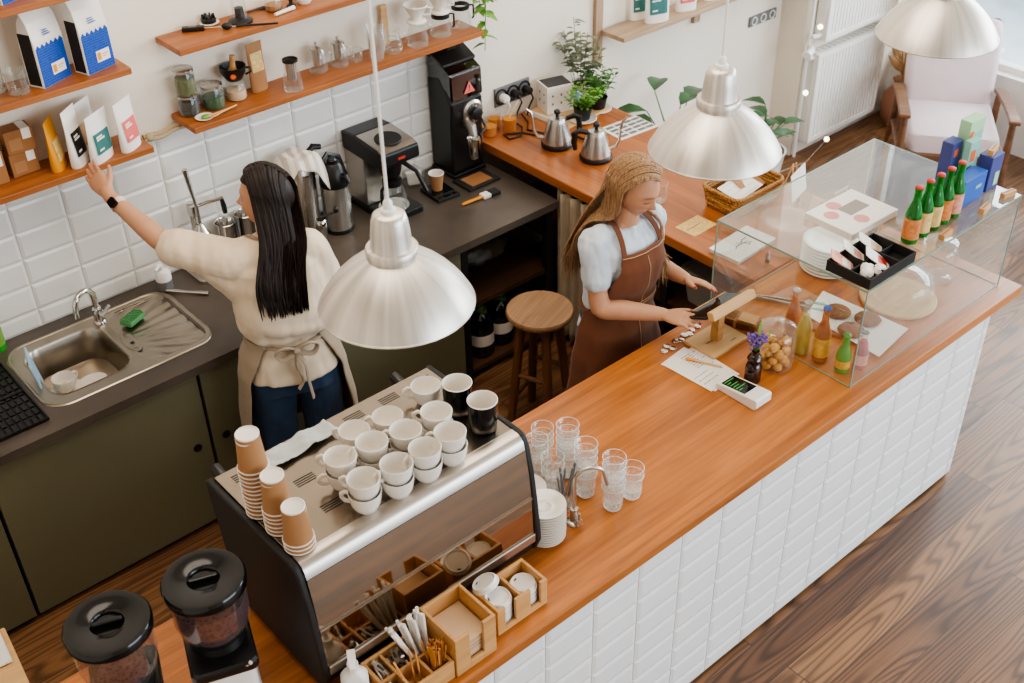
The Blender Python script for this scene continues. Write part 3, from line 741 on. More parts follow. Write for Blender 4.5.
# ---- grinders on the bar
def bar_grinder(x, y, rz, beans, label):
    t = thing('coffee_grinder', label, 'coffee grinder', (x, y, ZB), rz)
    obj('body', MB().loft([[(px, py, z) for px, py in rrect(w, d, .02)] for w, d, z in ((.17, .20, .0), (.17, .20, .02), (.155, .19, .03), (.155, .19, .215))]), M['plast_white'], t, smooth=40)
    obj('top_plate', MB().loft([[(px, py, z) for px, py in rrect(w, d, .02)] for w, d, z in ((.172, .215, .216), (.176, .22, .222), (.176, .22, .245), (.165, .21, .252))]), M['black'], t, smooth=40)
    obj('collar', MB().lathe([(.0, .252), (.075, .252), (.07, .272), (.062, .275), (0, .275)], (0, .01, 0), 28), M['black'], t)
    obj('hopper', MB().lathe([(.062, .2755), (.075, .288), (.09, .31), (.098, .345), (.101, .44), (.1025, .455)], (0, .01, 0), 40), M['hopper'], t, smooth=60)
    if beans:
        bn = MB().lathe([(0, .277), (.058, .277), (.071, .289), (.086, .311), (.094, .346), (.0965, .405), (.06, .412), (0, .416)], (0, .01, 0), 40)
        obj('coffee_beans', bn, M['beans'], t, smooth=60)
    else:
        obj('coffee_beans', MB().lathe([(0, .277), (.058, .277), (.066, .285), (.03, .292), (0, .296)], (0, .01, 0), 30), M['beans'], t, smooth=60)
    ld = obj('hopper_lid', MB().lathe([(.099, .446), (.108, .447), (.1085, .468), (.104, .474), (.045, .4755), (.04, .472), (.036, .462), (.0, .462)], (0, .01, 0), 48), M['black_gloss'], t, smooth=40)
    obj('lid_grip', MB().box((0, .01, .470), (.074, .012, .018)), M['black_gloss'], ld, smooth=0, bevel=.003)
    obj('adjust_lever', MB().tube([(.05, -.10, .235), (.06, -.118, .255), (.065, -.122, .262)], .006, 8), M['chrome'], t)
    return t
bar_grinder(.735, 2.105, R(-20), True, 'white coffee grinder with black lid and hopper full of dark beans')
bar_grinder(.486, 2.135, R(-20), False, 'coffee grinder with nearly empty clear hopper and black lid, at the corner')

# ---- wooden organisers in front of the machine
def wall_box(mb, x0, x1, y0, y1, z0, z1, t=.010, notch=None, bottom=.008):
    mb.bx(x0, x1, y0, y1, z0, z0 + bottom)
    mb.bx(x0, x1, y1 - t, y1, z0 + bottom, z1).bx(x0, x0 + t, y0 + t, y1 - t, z0 + bottom, z1).bx(x1 - t, x1, y0 + t, y1 - t, z0 + bottom, z1)
    if not notch: mb.bx(x0, x1, y0, y0 + t, z0 + bottom, z1)
    else:
        a = x0
        for n0, n1, nz in notch:
            mb.bx(a, n0, y0, y0 + t, z0 + bottom, z1); mb.bx(n0, n1, y0, y0 + t, z0 + bottom, nz); a = n1
        mb.bx(a, x1, y0, y0 + t, z0 + bottom, z1)
    return mb
lb = thing('lid_organizer', 'two compartment bamboo box holding white cup lids on the bar', 'organizer', (1.52, 1.83, ZB))
obj('box_frame', loc(wall_box(MB(), 1.425, 1.618, 1.774, 1.890, ZB, ZB + .102, notch=[(1.455, 1.495, ZB + .02), (1.553, 1.592, ZB + .02)]), lb), M['bamboo'], lb, smooth=0, bevel=.0015)
obj('divider', loc(MB().bx(1.517, 1.526, 1.785, 1.879, ZB + .009, ZB + .10), lb), M['bamboo'], lb, smooth=0)
nb = thing('napkin_box', 'tall square bamboo box holding beige paper napkins', 'napkin holder', (1.315, 1.82, ZB))
obj('box_frame', loc(wall_box(MB(), 1.244, 1.390, 1.740, 1.905, ZB, ZB + .150, notch=[(1.295, 1.345, ZB + .03)]), nb), M['bamboo'], nb, smooth=0, bevel=.0015)
for k in range(14):
    o = obj('paper_napkin', MB().box((0, 0, 0), (.118, .136, .0042)), M['napkin'], smooth=0, bevel=.001, loc=(1.317 + random.uniform(-.002, .002), 1.8225 + random.uniform(-.002, .002), ZB + .0105 + k * .0062))
    tag(o, 'beige folded paper napkin in the bamboo box, %s of the pile' % ('top one' if k == 13 else 'bottom one' if k == 0 else 'number %d from below' % (k + 1)), 'napkin', 'napkins in the bamboo box')
ct = thing('condiment_tray', 'low bamboo tray with compartments for sugar sticks and stirrers', 'organizer', (1.14, 1.835, ZB))
obj('tray_frame', loc(wall_box(MB(), 1.040, 1.240, 1.745, 1.915, ZB, ZB + .07), ct), M['bamboo'], ct, smooth=0, bevel=.0015)
for a in ((1.096, 1.104, 1.756, 1.904), (1.168, 1.176, 1.756, 1.904)):
    obj('divider', loc(MB().bx(a[0], a[1], a[2], a[3], ZB + .009, ZB + .066), ct), M['bamboo'], ct, smooth=0)
obj('divider', loc(MB().bx(1.0505, 1.2295, 1.822, 1.830, ZB + .009, ZB + .064), ct), M['bamboo'], ct, smooth=0)
lid = thing('cup_lid', '', 'cup lid', (0, 0, 0), 0, 'white plastic cup lids in the bamboo box')
obj('lid_shell', MB().lathe([(.0425, 0), (.0432, .003), (.0425, .007), (.039, .009), (.0385, .016), (.0365, .018), (.033, .0165), (.031, .0125), (.0, .0125)], n=32), M['plast_white'], lid, smooth=50)
obj('sip_hole', MB().box((0, .027, .0132), (.011, .004, .001)), M['black'], lid, smooth=0)
LD = Proto(lid)
for x, y, k, d in ((1.470, 1.828, 5, 'stack beside the napkin box'), (1.571, 1.830, 4, 'stack at the far end of the bamboo box')):
    for i in range(k): LD((x, y, ZB + .009 + i * .0172), random.uniform(-2, 2), 'white cup lid, %s, %s' % (level(i, k), d))
l2 = LD((1.462, 1.868, ZB + .112), .6, 'white plastic cup lid lying tilted over the stack beside the napkin box'); l2.rotation_euler = (R(-28), 0, .5)
# sugar sticks, straws, stirrers: one object each
sug = obj('sugar_packet', MB().loft([[(x, y, z) for x, y, z in ((-.028, -.007 * s, 0), (-.028, .007 * s, 0))] and [(px, q * s, r * s) for q, r in ((.0075, 0), (.0, .004), (-.0075, 0), (0, -.004))] for px, s in ((-.030, 1.), (-.026, .9), (0, 1.), (.026, .9), (.030, 1.))]).mat(1).bx(-.012, .012, -.0035, .0035, .0032, .0046), [M['steel'], M['ink']], smooth=30)
tag(sug, '', 'sugar packet', 'silver sugar sticks in the bamboo tray')
used = [False]
def put(proto, loc_, rot, label, group, flag):
    o = proto
    if flag[0]: o = proto.copy(); COL.objects.link(o)
    flag[0] = True
    o.location = loc_; o.rotation_euler = rot; o['label'] = label; o['group'] = group
    return o
cells = [((1.054, 1.092, 1.838, 1.90), 9, 'compartment nearest the pump bottle'), ((1.108, 1.164, 1.838, 1.90), 11, 'rear compartment beside the straws'), ((1.054, 1.092, 1.76, 1.815), 8, 'front compartment nearest the pump bottle')]
for (a, b, c, d), k, nm in cells:
    for i in range(k):
        put(sug, (random.uniform(a + .012, b - .012), random.uniform(c + .02, d - .02), ZB + .016 + .0055 * i), (random.uniform(-.3, .3), random.uniform(-.5, .5), random.choice((1.3, 1.8, 1.5)) + random.uniform(-.35, .35)), 'silver sugar stick, %s of the bamboo tray' % nm, 'sugar sticks in the ' + nm, used)
stw = obj('paper_straw', MB().tube([(0, 0, 0), (0, 0, .19)], .0048, 8), M['paper_white'], smooth=40); tag(stw, '', 'straw', 'wrapped white straws standing in the bamboo tray'); u2 = [False]
for i in range(20):
    gx, gy = i % 4, i // 4
    put(stw, (1.185 + gx * .0115, 1.838 + gy * .0125, ZB + .0095), (-.04 + .03 * gy + random.uniform(-.05, .04), -.34 + .10 * gx + random.uniform(-.04, .04), 0), 'paper wrapped white straw standing in the bamboo tray behind the stirrers', 'wrapped white straws standing in the bamboo tray', u2)
stv = obj('wooden_stirrer', MB().loft([[(-w, -.0008, z), (w, -.0008, z), (w, .0008, z), (-w, .0008, z)] for w, z in ((.002, 0), (.003, .002), (.003, .123), (.002, .125))]), M['yellow'] if 0 else wood('stirrer wood', (190, 124, 62), (222, 160, 92), 'z', 1, .6), smooth=0); tag(stv, '', 'stirrer', 'wooden stirrers standing in the bamboo tray'); u3 = [False]
for i in range(36):
    put(stv, (random.uniform(1.186, 1.222), random.uniform(1.764, 1.808), ZB + .0095), (random.uniform(-.06, .14), random.uniform(-.12, .16), random.uniform(0, 3)), 'thin wooden stirrer standing in the front corner of the bamboo tray', 'wooden stirrers standing in the bamboo tray', u3)
for i in range(3):
    put(stv, (1.115 + .018 * i, 1.785, ZB + .012), (random.uniform(-.4, .2), random.uniform(-.3, .2), .3), 'wooden stirrer leaning in the middle front compartment of the bamboo tray', 'wooden stirrers in the middle compartment', u3)
sb = thing('pump_bottle', 'white sanitizer pump bottle with a green label standing before the espresso machine', 'pump bottle', (.995, 1.875, ZB), R(-30))
obj('bottle_body', MB().loft([[(x, y, z) for x, y in rrect(w, d, r)] for w, d, r, z in ((.07, .05, .015, 0), (.076, .056, .018, .01), (.076, .056, .018, .09), (.06, .046, .02, .108), (.03, .03, .0149, .118), (.026, .026, .0129, .125))]), M['plast_white'], sb, smooth=50)
obj('bottle_label', MB().bx(-.028, .028, -.0288, -.0282, .02, .075), M['green'], sb, smooth=0)
obj('pump_head', MB().cyl((0, 0, .125), .016, .02, 18).cyl((0, 0, .145), .006, .03, 12).loft([[(x * s, y + dy, z) for x, y, z in ((-.011, -.005, .172), (.011, -.005, .172), (.011, -.005, .186), (-.011, -.005, .186))] for s, dy in ((1, .018), (1, -.01), (.6, -.05))]), M['plast_white'], sb, smooth=30)

# ---- tumblers, saucers, water tap
tum = thing('glass_tumbler', '', 'glass', (0, 0, 0), 0, 'clear glass tumblers stacked on the bar')
pr = [(0, .002), (.024, .001), (.028, .004), (.031, .03), (.0325, .055), (.0350, .060), (.0375, .0945), (.0385, .095), (.0385, .0965), (.0370, .0965)]
obj('tumbler_wall', MB().lathe(pr, n=28), M['tumbler'], tum, smooth=60)
g = MB()
for k in range(14):
    for s in (-1, 1):
        g.tube([((.0312 + .0018 * q / 4) * math.cos(k * PI / 7 + s * q * .11), (.0312 + .0018 * q / 4) * math.sin(k * PI / 7 + s * q * .11), .012 + .010 * q) for q in range(5)], .0006, 4)
obj('cut_pattern', g, M['glass_rim'], tum, smooth=0)
obj('tumbler_rim', MB().lathe([(.0378 + .0011 * math.cos(a * PI / 3), .0962 + .0011 * math.sin(a * PI / 3)) for a in range(7)], n=28), M['glass_rim'], tum, smooth=60)
obj('tumbler_base', MB().lathe([(0, .0035), (.026, .003), (.029, .0075), (.0295, .0115)], n=28), M['glass_rim'], tum, smooth=60)
TU = Proto(tum)
for x, y, k, d in ((2.028, 2.036, 5, 'tall stack just behind the tap'), (2.050, 1.930, 5, 'tall stack under the tap spout'), (2.134, 1.926, 2, 'low stack farthest from the espresso machine'), (2.050, 2.146, 5, 'tall rear stack on the stool side'), (1.975, 2.215, 3, 'middle stack beside the espresso machine'), (1.955, 2.115, 3, 'stack next to the spoon glass'), (2.028, 2.245, 3, 'rearmost stack near the stool'), (1.905, 2.255, 2, 'stack half hidden by the espresso machine')):
    for i in range(k): TU((x, y, ZB + .0006 + i * .031), random.random(), 'clear tumbler, %s, %s' % (level(i, k), d))
sg = obj('spoon_glass', MB().lathe([(0, .001), (.028, 0), (.03, .004), (.032, .075), (.033, .076), (.031, .076), (.029, .006), (0, .005)], n=24), M['glass'], smooth=60, loc=(1.935, 2.035, ZB + .0006))
tag(sg, 'small clear glass of dark spoons beside the water tap', 'glass')
sp = thing('metal_spoon', '', 'spoon', (0, 0, 0), 0, 'dark metal spoons standing in the small glass')
obj('handle', MB().tube([(0, 0, 0), (0, 0, .07), (.002, 0, .15)], [.002, .0026, .004], 6), M['grey_cap'], sp)
obj('bowl', MB().ball((0, 0, -.004), (.008, .0035, .013), 10, 6), M['grey_cap'], sp)
SPN = Proto(sp)
for i in range(7):
    s = SPN((1.935 + .012 * math.cos(i * .9), 2.035 + .012 * math.sin(i * .9), ZB + .024), i, 'dark metal spoon standing in the small glass beside the water tap')
    s.rotation_euler = (.16 * math.sin(i * 1.7), .2 * math.cos(i * 2.1), i)
sau = obj('saucer', MB().lathe([(0, .0025), (.03, .002), (.032, .0), (.036, .001), (.045, .006), (.066, .014), (.0685, .0155), (.0680, .017), (.062, .0155), (.045, .0095), (.036, .0045), (.025, .0045), (.024, .006), (.021, .006), (.02, .0045), (0, .0045)], n=44), M['porcelain'], smooth=60)
tag(sau, '', 'saucer', 'white saucers stacked on the bar'); u4 = [False]
for x, y, k, d in ((1.800, 1.985, 13, 'front stack beside the espresso machine'), (1.850, 2.13, 7, 'rear stack behind it')):
    for i in range(k): put(sau, (x + random.uniform(-.001, .001), y, ZB + .0006 + i * .0102), (0, 0, 0), 'white saucer, %s of the %s' % (level(i, k), d if 'front' in d else 'rear saucer stack by the tumblers'), 'white saucers stacked on the bar', u4)
tap = thing('water_tap', 'slim steel gooseneck water tap rising from the bar beside the tumblers', 'tap', (1.911, 1.966, ZB), R(-32))
obj('tap_base', MB().lathe([(0, .0), (.027, 0), (.027, .004), (.022, .008), (.014, .010), (.013, .05), (.014, .062), (.0, .064)], n=24), M['steel_r'], tap)
pts = [(0, 0, .06), (0, 0, .185)] + [(.05 - .05 * math.cos(a), 0, .185 + .042 * math.sin(a)) for a in [PI * k / 10 for k in range(1, 9)]] + [(.101, 0, .17), (.106, 0, .145)]
obj('spout', MB().tube(pts, .0062, 12), M['steel_r'], tap)
obj('tap_lever', MB().tube([(.0, -.0, .03), (.012, -.038, .03)], .012, 14).tube([(.010, -.034, .03), (.010, -.034, .068)], .0045, 8), M['steel_r'], tap)

# ---- point of sale things
def sheet(name, label, x, y, z, w, d, rz, mat='paper_white', lines=None, cat='paper', th=.0006, ink='ink'):
    t = thing(name, label, cat, (x, y, z), rz)
    obj('sheet', MB().bx(-w / 2, w / 2, -d / 2, d / 2, 0, th), M[mat], t, smooth=0)
    if lines:
        mb = MB()
        for a, b, c, dd in lines: mb.bx((a - .5) * w, (b - .5) * w, (c - .5) * d, (dd - .5) * d, th + .0001, th + .0003)
        obj('printed_text', mb, M[ink], t, smooth=0)
    return t
rt = random.Random(5)
def textlines(n, x0=.1, x1=.9, y0=.1, y1=.9, h=.012):
    out = []
    for k in range(n):
        y = y1 - (y1 - y0) * k / max(1, n - 1); x = x0
        while x < x1 - .04:
            l = rt.uniform(.04, .12); out.append((x, min(x1, x + l), y - h, y)); x += l + .025
        if rt.random() < .3: continue
    return out
sheet('paper_sheet', 'printed white paper sheet lying lowest on the bar beside the card reader', 2.822, 2.238, ZB + .0003, .148, .25, R(6), lines=textlines(6))
sheet('paper_sheet', 'printed white paper sheet lying crosswise between the other two sheets', 2.838, 2.232, ZB + .0014, .145, .235, R(-2), lines=textlines(5))
sheet('paper_sheet', 'topmost printed white paper sheet with a pen lying on it', 2.812, 2.232, ZB + .0025, .140, .23, R(3), lines=textlines(3, .1, .7, .2, .4) + textlines(8, .55, .9, .55, .9))
pen = thing('pen', 'slim pen with orange end lying on the printed sheets', 'pen', (2.854, 2.246, ZB + .0085), R(-64))
obj('pen_barrel', MB().tube([(-.03, 0, 0), (.07, 0, 0)], .0045, 8), M['pale_wood'], pen)
obj('pen_cap', MB().tube([(-.068, 0, 0), (-.03, 0, 0)], .0062, 10), M['amber_handle'], pen)
ps = thing('tablet_stand', 'wooden tablet stand with square base and slanted holder before the blonde woman', 'tablet stand', (3.003, 2.312, ZB))
obj('stand_base', MB().bx(-.102, .102, -.076, .076, 0, .013), M['pale_wood'], ps, smooth=0, bevel=.001)
obj('base_print', MB().bx(-.055, -.02, .0, .004, .0131, .0133).bx(.03, .06, -.05, -.046, .0131, .0133), M['ink'], ps, smooth=0)
obj('stand_post', MB().bx(-.016, .016, -.018, .018, .013, .155), M['bamboo'], ps, smooth=0, bevel=.001)
tl = Matrix.Translation((-.005, .0, .168)) @ Matrix.Rotation(-R(24), 4, 'X')
obj('tablet_holder', MB().bx(-.115, .125, -.080, -.050, -.012, .022).bx(-.115, .125, .072, .079, -.010, .006).bx(-.03, .03, -.05, .08, -.012, -.004).xf(tl), M['pale_wood'], ps, smooth=0, bevel=.0015)
tb = thing('tablet', 'black tablet lying in the wooden stand under the blonde woman\'s hands', 'tablet', (2.998, 2.312, ZB + .168)); tb.rotation_euler = (-R(24), 0, 0)
obj('tablet_body', MB().prism(rrect(.25, .118, .01, 4, 0, .011), -.0035, .005), M['black'], tb, smooth=30)
obj('tablet_screen', MB().bx(-.118, .118, -.042, .064, .0051, .0056), M['screen'], tb, smooth=0)
cn = obj('silver_coin', MB().lathe([(0, 0), (.013, 0), (.0145, .0015), (.0145, .004), (.013, .0055), (0, .006)], n=24), M['chrome'], smooth=40); tag(cn, '', 'coin'); u5 = [False]
for i, (x, y) in enumerate(((2.802, 2.400), (2.836, 2.417), (2.842, 2.391), (2.884, 2.416), (2.905, 2.404), (2.938, 2.420), (2.960, 2.412), (2.985, 2.424), (3.02, 2.426))):
    put(cn, (x, y, ZB + .0006), (0, 0, i), 'small silver coin on the bar edge, %s counted from the sheets towards the tablet' % ['first', 'second', 'third', 'fourth', 'fifth', 'sixth', 'seventh', 'eighth', 'ninth'][i], 'silver coins on the bar edge', u5)
cr = thing('card_reader', 'white handheld card reader with green text on its black screen', 'card reader', (2.820, 2.025, ZB), R(0))
body = [(-.095, .0), (.085, .0), (.095, .012), (.095, .042), (.088, .047), (-.088, .026), (-.095, .02)]
obj('reader_body', MB().loft([[(x * w, -y, z) for y, z in body] for x, w in ((-.047, .92), (-.04, 1), (.04, 1), (.047, .92))]), M['plast_white'], cr, smooth=30, bevel=.003)
sl = math.atan2(.021, .176)
rm = Matrix.Translation((0, .022, .0338)) @ Matrix.Rotation(-sl, 4, 'X')
sc_ = obj('reader_screen', MB().bx(-.034, .034, -.055, .055, .0, .0012).xf(rm), M['screen'], cr, smooth=0)
g = MB()
for k in range(6): g.bx(-.028, -.028 + (.05, .02, .04, .03, .046, .018)[k], .043 - k * .014, .046 - k * .014, .0014, .0018)
obj('screen_text', g.xf(rm), M['screen_green'], sc_, smooth=0)
kb = thing('small_box', 'glossy brown box with tan lid lying behind the tablet stand', 'box', (3.165, 2.318, ZB), R(108))
obj('box_body', MB().bx(-.07, .07, -.038, .038, 0, .035), M['copper'], kb, smooth=0, bevel=.008)
obj('box_lid', MB().bx(-.062, .01, -.03, .034, .0352, .042), M['bamboo'], kb, smooth=0, bevel=.002)
obj('box_band', MB().bx(.012, .024, -.0395, .0395, -.0, .0365), M['kraft'], kb, smooth=0, bevel=.002)
fv = thing('flower_vase', 'small dark glass bottle vase with purple flowers beside the cookie jar', 'vase', (2.912, 2.058, ZB))
obj('vase_body', MB().lathe([(0, .0), (.027, 0), (.030, .006), (.030, .065), (.026, .078), (.020, .084), (.024, .096), (.028, .104), (.022, .116), (.014, .122), (.013, .135), (.016, .138), (.012, .138), (.010, .12)], n=24), M['brown_glass'], fv)
g = MB(); fl_ = MB()
for k in range(6):
    a = k * 1.05; e = Vector((.022 * math.cos(a), .022 * math.sin(a), .175 + .008 * (k % 3)))
    g.tube([(0, 0, .02), (0, 0, .13), e], .0014, 5)
    for j in range(9): fl_.ball(e + Vector((random.uniform(-.012, .012), random.uniform(-.012, .012), random.uniform(-.012, .02))), .0062, 6, 4)
obj('flower_stem', g, M['leaf'], fv); obj('flower', fl_, plain('purple petals', (112, 84, 152), .7, var=.3, vscale=80), fv)
g = MB()
for a, l in ((.5, .10), (-.4, .09), (2.6, .07)):
    g.loft([[(w * -math.sin(a) + t * l * .7 * math.cos(a), w * math.cos(a) + t * l * .7 * math.sin(a), .13 + t * l) for w in (-ww, ww)] for t, ww in ((0, .002), (.4, .006), (.8, .004), (1, .0005))], False, False, False)
obj('grass_blade', g, M['leaf_light'], fv)
cj = thing('cookie_jar', 'round clear glass jar with lid full of golden round pastries', 'jar', (3.045, 2.065, ZB))
obj('jar_glass', MB().lathe([(0, .003), (.055, .002), (.066, .008), (.071, .03), (.071, .13), (.066, .15), (.060, .158), (.060, .168)], n=36), M['glass'], cj)
obj('jar_lid', MB().lathe([(.064, .166), (.067, .170), (.066, .178), (.045, .186), (.016, .19), (.014, .197), (.020, .205), (.018, .212), (0, .214)], n=32), M['glass'], cj)
pb = obj('round_pastry', MB().ball((0, 0, 0), (.019, .019, .017), 14, 9), M['nut'], smooth=60); tag(pb, '', 'pastry'); u6 = [False]
k = 0
for lay in range(4):
    pts = [(0, 0)] + [(.040 * math.cos(a + lay * .5), .040 * math.sin(a + lay * .5)) for a in [2 * PI * j / 6 for j in range(6)]]
    for px, py in pts:
        if lay == 3 and k % 2: k += 1; continue
        put(pb, (3.045 + px + random.uniform(-.002, .002), 2.065 + py, ZB + .022 + lay * .0285), (random.random() * 6, random.random() * 6, 0), 'golden round pastry in the glass jar, in its %s layer' % ['bottom', 'second', 'third', 'top'][lay], 'golden pastries in the %s layer of the jar' % ['bottom', 'second', 'third', 'top'][lay], u6); k += 1

# ---- bottles in the glass case
def bottle(name, label, x, y, z, r, h, glassm, capm, labm, fill=None, group=None, cat='bottle', neck=.0125, sh=.48, lab=(.10, .42), cap_r=.0145, rz=0):
    t = thing(name, label, cat, (x, y, z), rz, group)
    pr = [(0, .004), (r * .8, .0), (r * .96, .004), (r, .012), (r, h * sh), (r * .9, h * (sh + .07)), (neck * 1.5, h * (sh + .20)), (neck * 1.08, h * (sh + .27)), (neck, h * .93), (neck * 1.18, h * .935), (neck * 1.18, h * .955), (neck, h * .958), (neck, h * .975)]
    obj('bottle_glass', MB().lathe(pr, n=28), M[glassm], t)
    if fill: obj('drink', MB().lathe([(0, .006), (r * .85, .006), (r * .93, .014), (r * .93, h * sh), (r * .82, h * (sh + .07)), (neck * 1.35, h * (sh + .19)), (neck * .9, h * (sh + .27)), (0, h * (sh + .275))], n=24), M[fill], t)
    obj('bottle_cap', MB().lathe([(cap_r, h * .965), (cap_r * 1.06, h * .968), (cap_r * .98, h * .992), (cap_r * .7, h), (0, h)], n=21), M[capm], t)
    if labm: obj('bottle_label', MB().lathe([(r + .0007, h * lab[0]), (r + .0007, h * lab[1])], n=28), M[labm], t)
    return t
bottle('drink_bottle', 'brown bottle of amber drink with pale cap, rearmost beside the cookie jar', 3.235, 2.134, ZB + .001, .029, .225, 'amber_glass', 'steel', None, 'amber')
bottle('drink_bottle', 'clear bottle of cloudy yellow lemonade between two amber bottles', 3.186, 2.044, ZB + .001, .031, .235, 'glass', 'steel', None, 'lemon')
bottle('drink_bottle', 'amber bottle with blue white cap and round yellow label', 3.198, 1.968, ZB + .001, .031, .243, 'amber_glass', 'blue_plain', 'label_amber', 'amber', lab=(.12, .46))
bottle('drink_bottle', 'small bright green bottle with yellow label at the corner of the glass case', 3.205, 1.872, ZB + .001, .028, .166, 'green_can', 'green_can', 'label_amber', None, lab=(.14, .34), sh=.45)
bottle('drink_bottle', 'small pink bottle with grey cap and pale label behind the glass edge', 3.268, 1.838, ZB + .001, .026, .166, 'glass', 'grey_cap', 'label_pink', 'pink', lab=(.15, .42), sh=.5)
tg = thing('serving_tongs', 'steel serving tongs with pale green tips lying beside the cookies', 'tongs', (3.40, 2.30, ZB + .012), R(-61))
for s in (-1, 1):
    obj('tong_arm', MB().loft([[(x, s * (.004 + .016 * (x + .12) / .24) + dy, dz) for dy, dz in ((-.003, -.007), (.003, -.007), (.003, .007), (-.003, .007))] for x in (-.12, -.03, .06, .12)]), M['steel'], tg, smooth=30)
    obj('tong_tip', MB().ball((.145, s * .022, 0), (.035, .012, .008), 14, 8), M['teal_card'], tg)
obj('tong_hinge', MB().ball((-.122, 0, 0), (.01, .009, .009), 10, 7), M['chrome'], tg)
cb = obj('cookie_board', MB().prism(rrect(.22, .30, .02), 0, .013), M['shelf'], smooth=30, loc=(3.475, 2.005, ZB + .0006)); cb.rotation_euler.z = R(18)
tag(cb, 'wooden serving board under the parchment and cookies in the glass case', 'serving board')
pg = MB(); P4 = [Vector(p) for p in ((3.575, 2.235, 0), (3.385, 2.175, 0), (3.362, 1.815, 0), (3.60, 1.845, 0))]
def parch(u, v):
    p = P4[1].lerp(P4[0], u).lerp(P4[2].lerp(P4[3], u), v)
    return (p.x - 3.48, p.y - 2.02, .0155 + .0012 * noise.noise((u * 5, v * 5, 2)) )
tag(obj('parchment_sheet', pg.grid(parch, 16, 16), M['paper_white'], smooth=60, loc=(3.48, 2.02, ZB)), 'white parchment sheet under the three chocolate cookies', 'paper')
ck = MB().lathe([(0, .0), (.042, 0), (.050, .003), (.0525, .008), (.048, .0135), (.03, .0165), (0, .0175)], n=32)
ck.v = [(x + .003 * noise.noise((x * 40, y * 40, 1)), y + .003 * noise.noise((x * 40, y * 40, 5)), z + .0016 * noise.noise((x * 90, y * 90, 3)) * (z > .005)) for x, y, z in ck.v]
ck = obj('chocolate_cookie', ck, M['cookie'], smooth=60); tag(ck, '', 'cookie', 'chocolate cookies on parchment'); u7 = [False]
for i, (x, y, l, tl_) in enumerate(((3.484, 2.096, 'chocolate cookie farthest back, beside the serving tongs', 0), (3.527, 1.985, 'pale chocolate cookie nearest the glass dome', .0), (3.418, 1.985, 'chocolate cookie in front beside the small green bottle', 0))):
    put(ck, (x, y, ZB + .0178), (0, 0, i * 2.), l, 'chocolate cookies on parchment', u7)

# ---- the glass case
gx0, gx1, gy0, gy1, gz = 3.142, 4.155, 1.787, 2.468, 1.388
gc = thing('glass_case', 'large clear glass display case standing at the end of the bar', 'display case', (3.65, 2.12, ZB))
T = .006
zb_ = ZB + .0012
for nm, a in (('front_pane', (gx0, gx1, gy0, gy0 + T, zb_, gz - T)), ('back_pane', (gx0, gx1, gy1 - T, gy1, zb_, gz - T)), ('end_pane', (gx0, gx0 + T, gy0 + T, gy1 - T, zb_, gz - T)), ('end_pane', (gx1 - T, gx1, gy0 + T, gy1 - T, zb_, gz - T))):
    m = MB()
    x0, x1, y0, y1, z0, z1 = a
    if x1 - x0 > y1 - y0: m.quad((x0, y0, z0), (x1, y0, z0), (x1, y0, z1), (x0, y0, z1))
    else: m.quad((x0, y0, z0), (x0, y1, z0), (x0, y1, z1), (x0, y0, z1))
    if nm != 'end_pane' or x0 > 3.5: obj(nm, loc(m, gc), M['pane'], gc, smooth=0)
# the barista's end stays open below the top shelf except for a slim pane
obj('end_pane', loc(MB().quad((gx0, gy0 + T, zb_), (gx0, gy1, zb_), (gx0, gy1, gz - T), (gx0, gy0 + T, gz - T)), gc), M['pane'], gc, smooth=0)
obj('top_pane', loc(MB().quad((gx0, gy0, gz), (gx1, gy0, gz), (gx1, gy1, gz), (gx0, gy1, gz)), gc), M['pane'], gc, smooth=0)
ed = MB(); q = .0021
for x in (gx0, gx1):
    for y in (gy0, gy1): ed.box((x, y, (zb_ + gz) / 2), (q * 2, q * 2, gz - zb_))
for z in (gz - .003, zb_ + .001):
    h = .006 if z > 1.2 else .003
    for y in (gy0, gy1): ed.box(((gx0 + gx1) / 2, y, z), (gx1 - gx0, q * 1.6, h))
    for x in (gx0, gx1): ed.box((x, (gy0 + gy1) / 2, z), (q * 1.6, gy1 - gy0, h))
obj('glass_edge', loc(ed, gc), M['pane_edge'], gc, smooth=0)
pl = obj('white_plate', MB().lathe([(0, .003), (.06, .002), (.064, 0), (.068, .002), (.085, .008), (.112, .014), (.1155, .0165), (.113, .0185), (.085, .0125), (.066, .0065), (0, .0065)], n=48), M['porcelain'], smooth=60); tag(pl, '', 'plate', 'white plates stacked in the glass case'); u8 = [False]
for i in range(9): put(pl, (3.752, 2.346, ZB + .0008 + i * .0150), (0, 0, 0), 'round white plate, %s of the stack inside the glass case' % level(i, 9), 'white plates stacked in the glass case', u8)
dm = thing('cake_dome', 'glass cake dome with knob on a round pale wooden board in the case', 'cake dome', (3.765, 2.005, ZB + .0006))
obj('round_board', MB().lathe([(0, 0), (.148, 0), (.154, .004), (.154, .012), (.150, .016), (0, .016)], n=56), M['pale_wood'], dm)
obj('dome_glass', MB().lathe([(.132, .0165), (.134, .02), (.134, .07), (.124, .105), (.095, .132), (.05, .147), (.014, .151), (.011, .16), (.02, .172), (.018, .184), (0, .188)], n=48), M['glass'], dm)
gj = thing('glass_jar', 'empty clear glass jar with a flat glass lid in the display case', 'jar', (4.02, 2.0, ZB + .0006))
obj('jar_glass', MB().lathe([(0, .002), (.066, .001), (.074, .008), (.076, .03), (.076, .135), (.066, .152), (.06, .158)], n=36), M['glass'], gj)
obj('jar_lid', MB().lathe([(.062, .158), (.069, .161), (.069, .170), (.05, .176), (0, .178)], n=36), M['glass'], gj)
co = obj('cutlery_cup', MB().lathe([(0, .001), (.035, 0), (.038, .004), (.042, .09), (.040, .09), (.036, .006), (0, .004)], n=24), M['glass'], smooth=60, loc=(3.955, 2.285, ZB + .0006)); tag(co, 'clear glass cup of forks beside the plates in the case', 'glass')
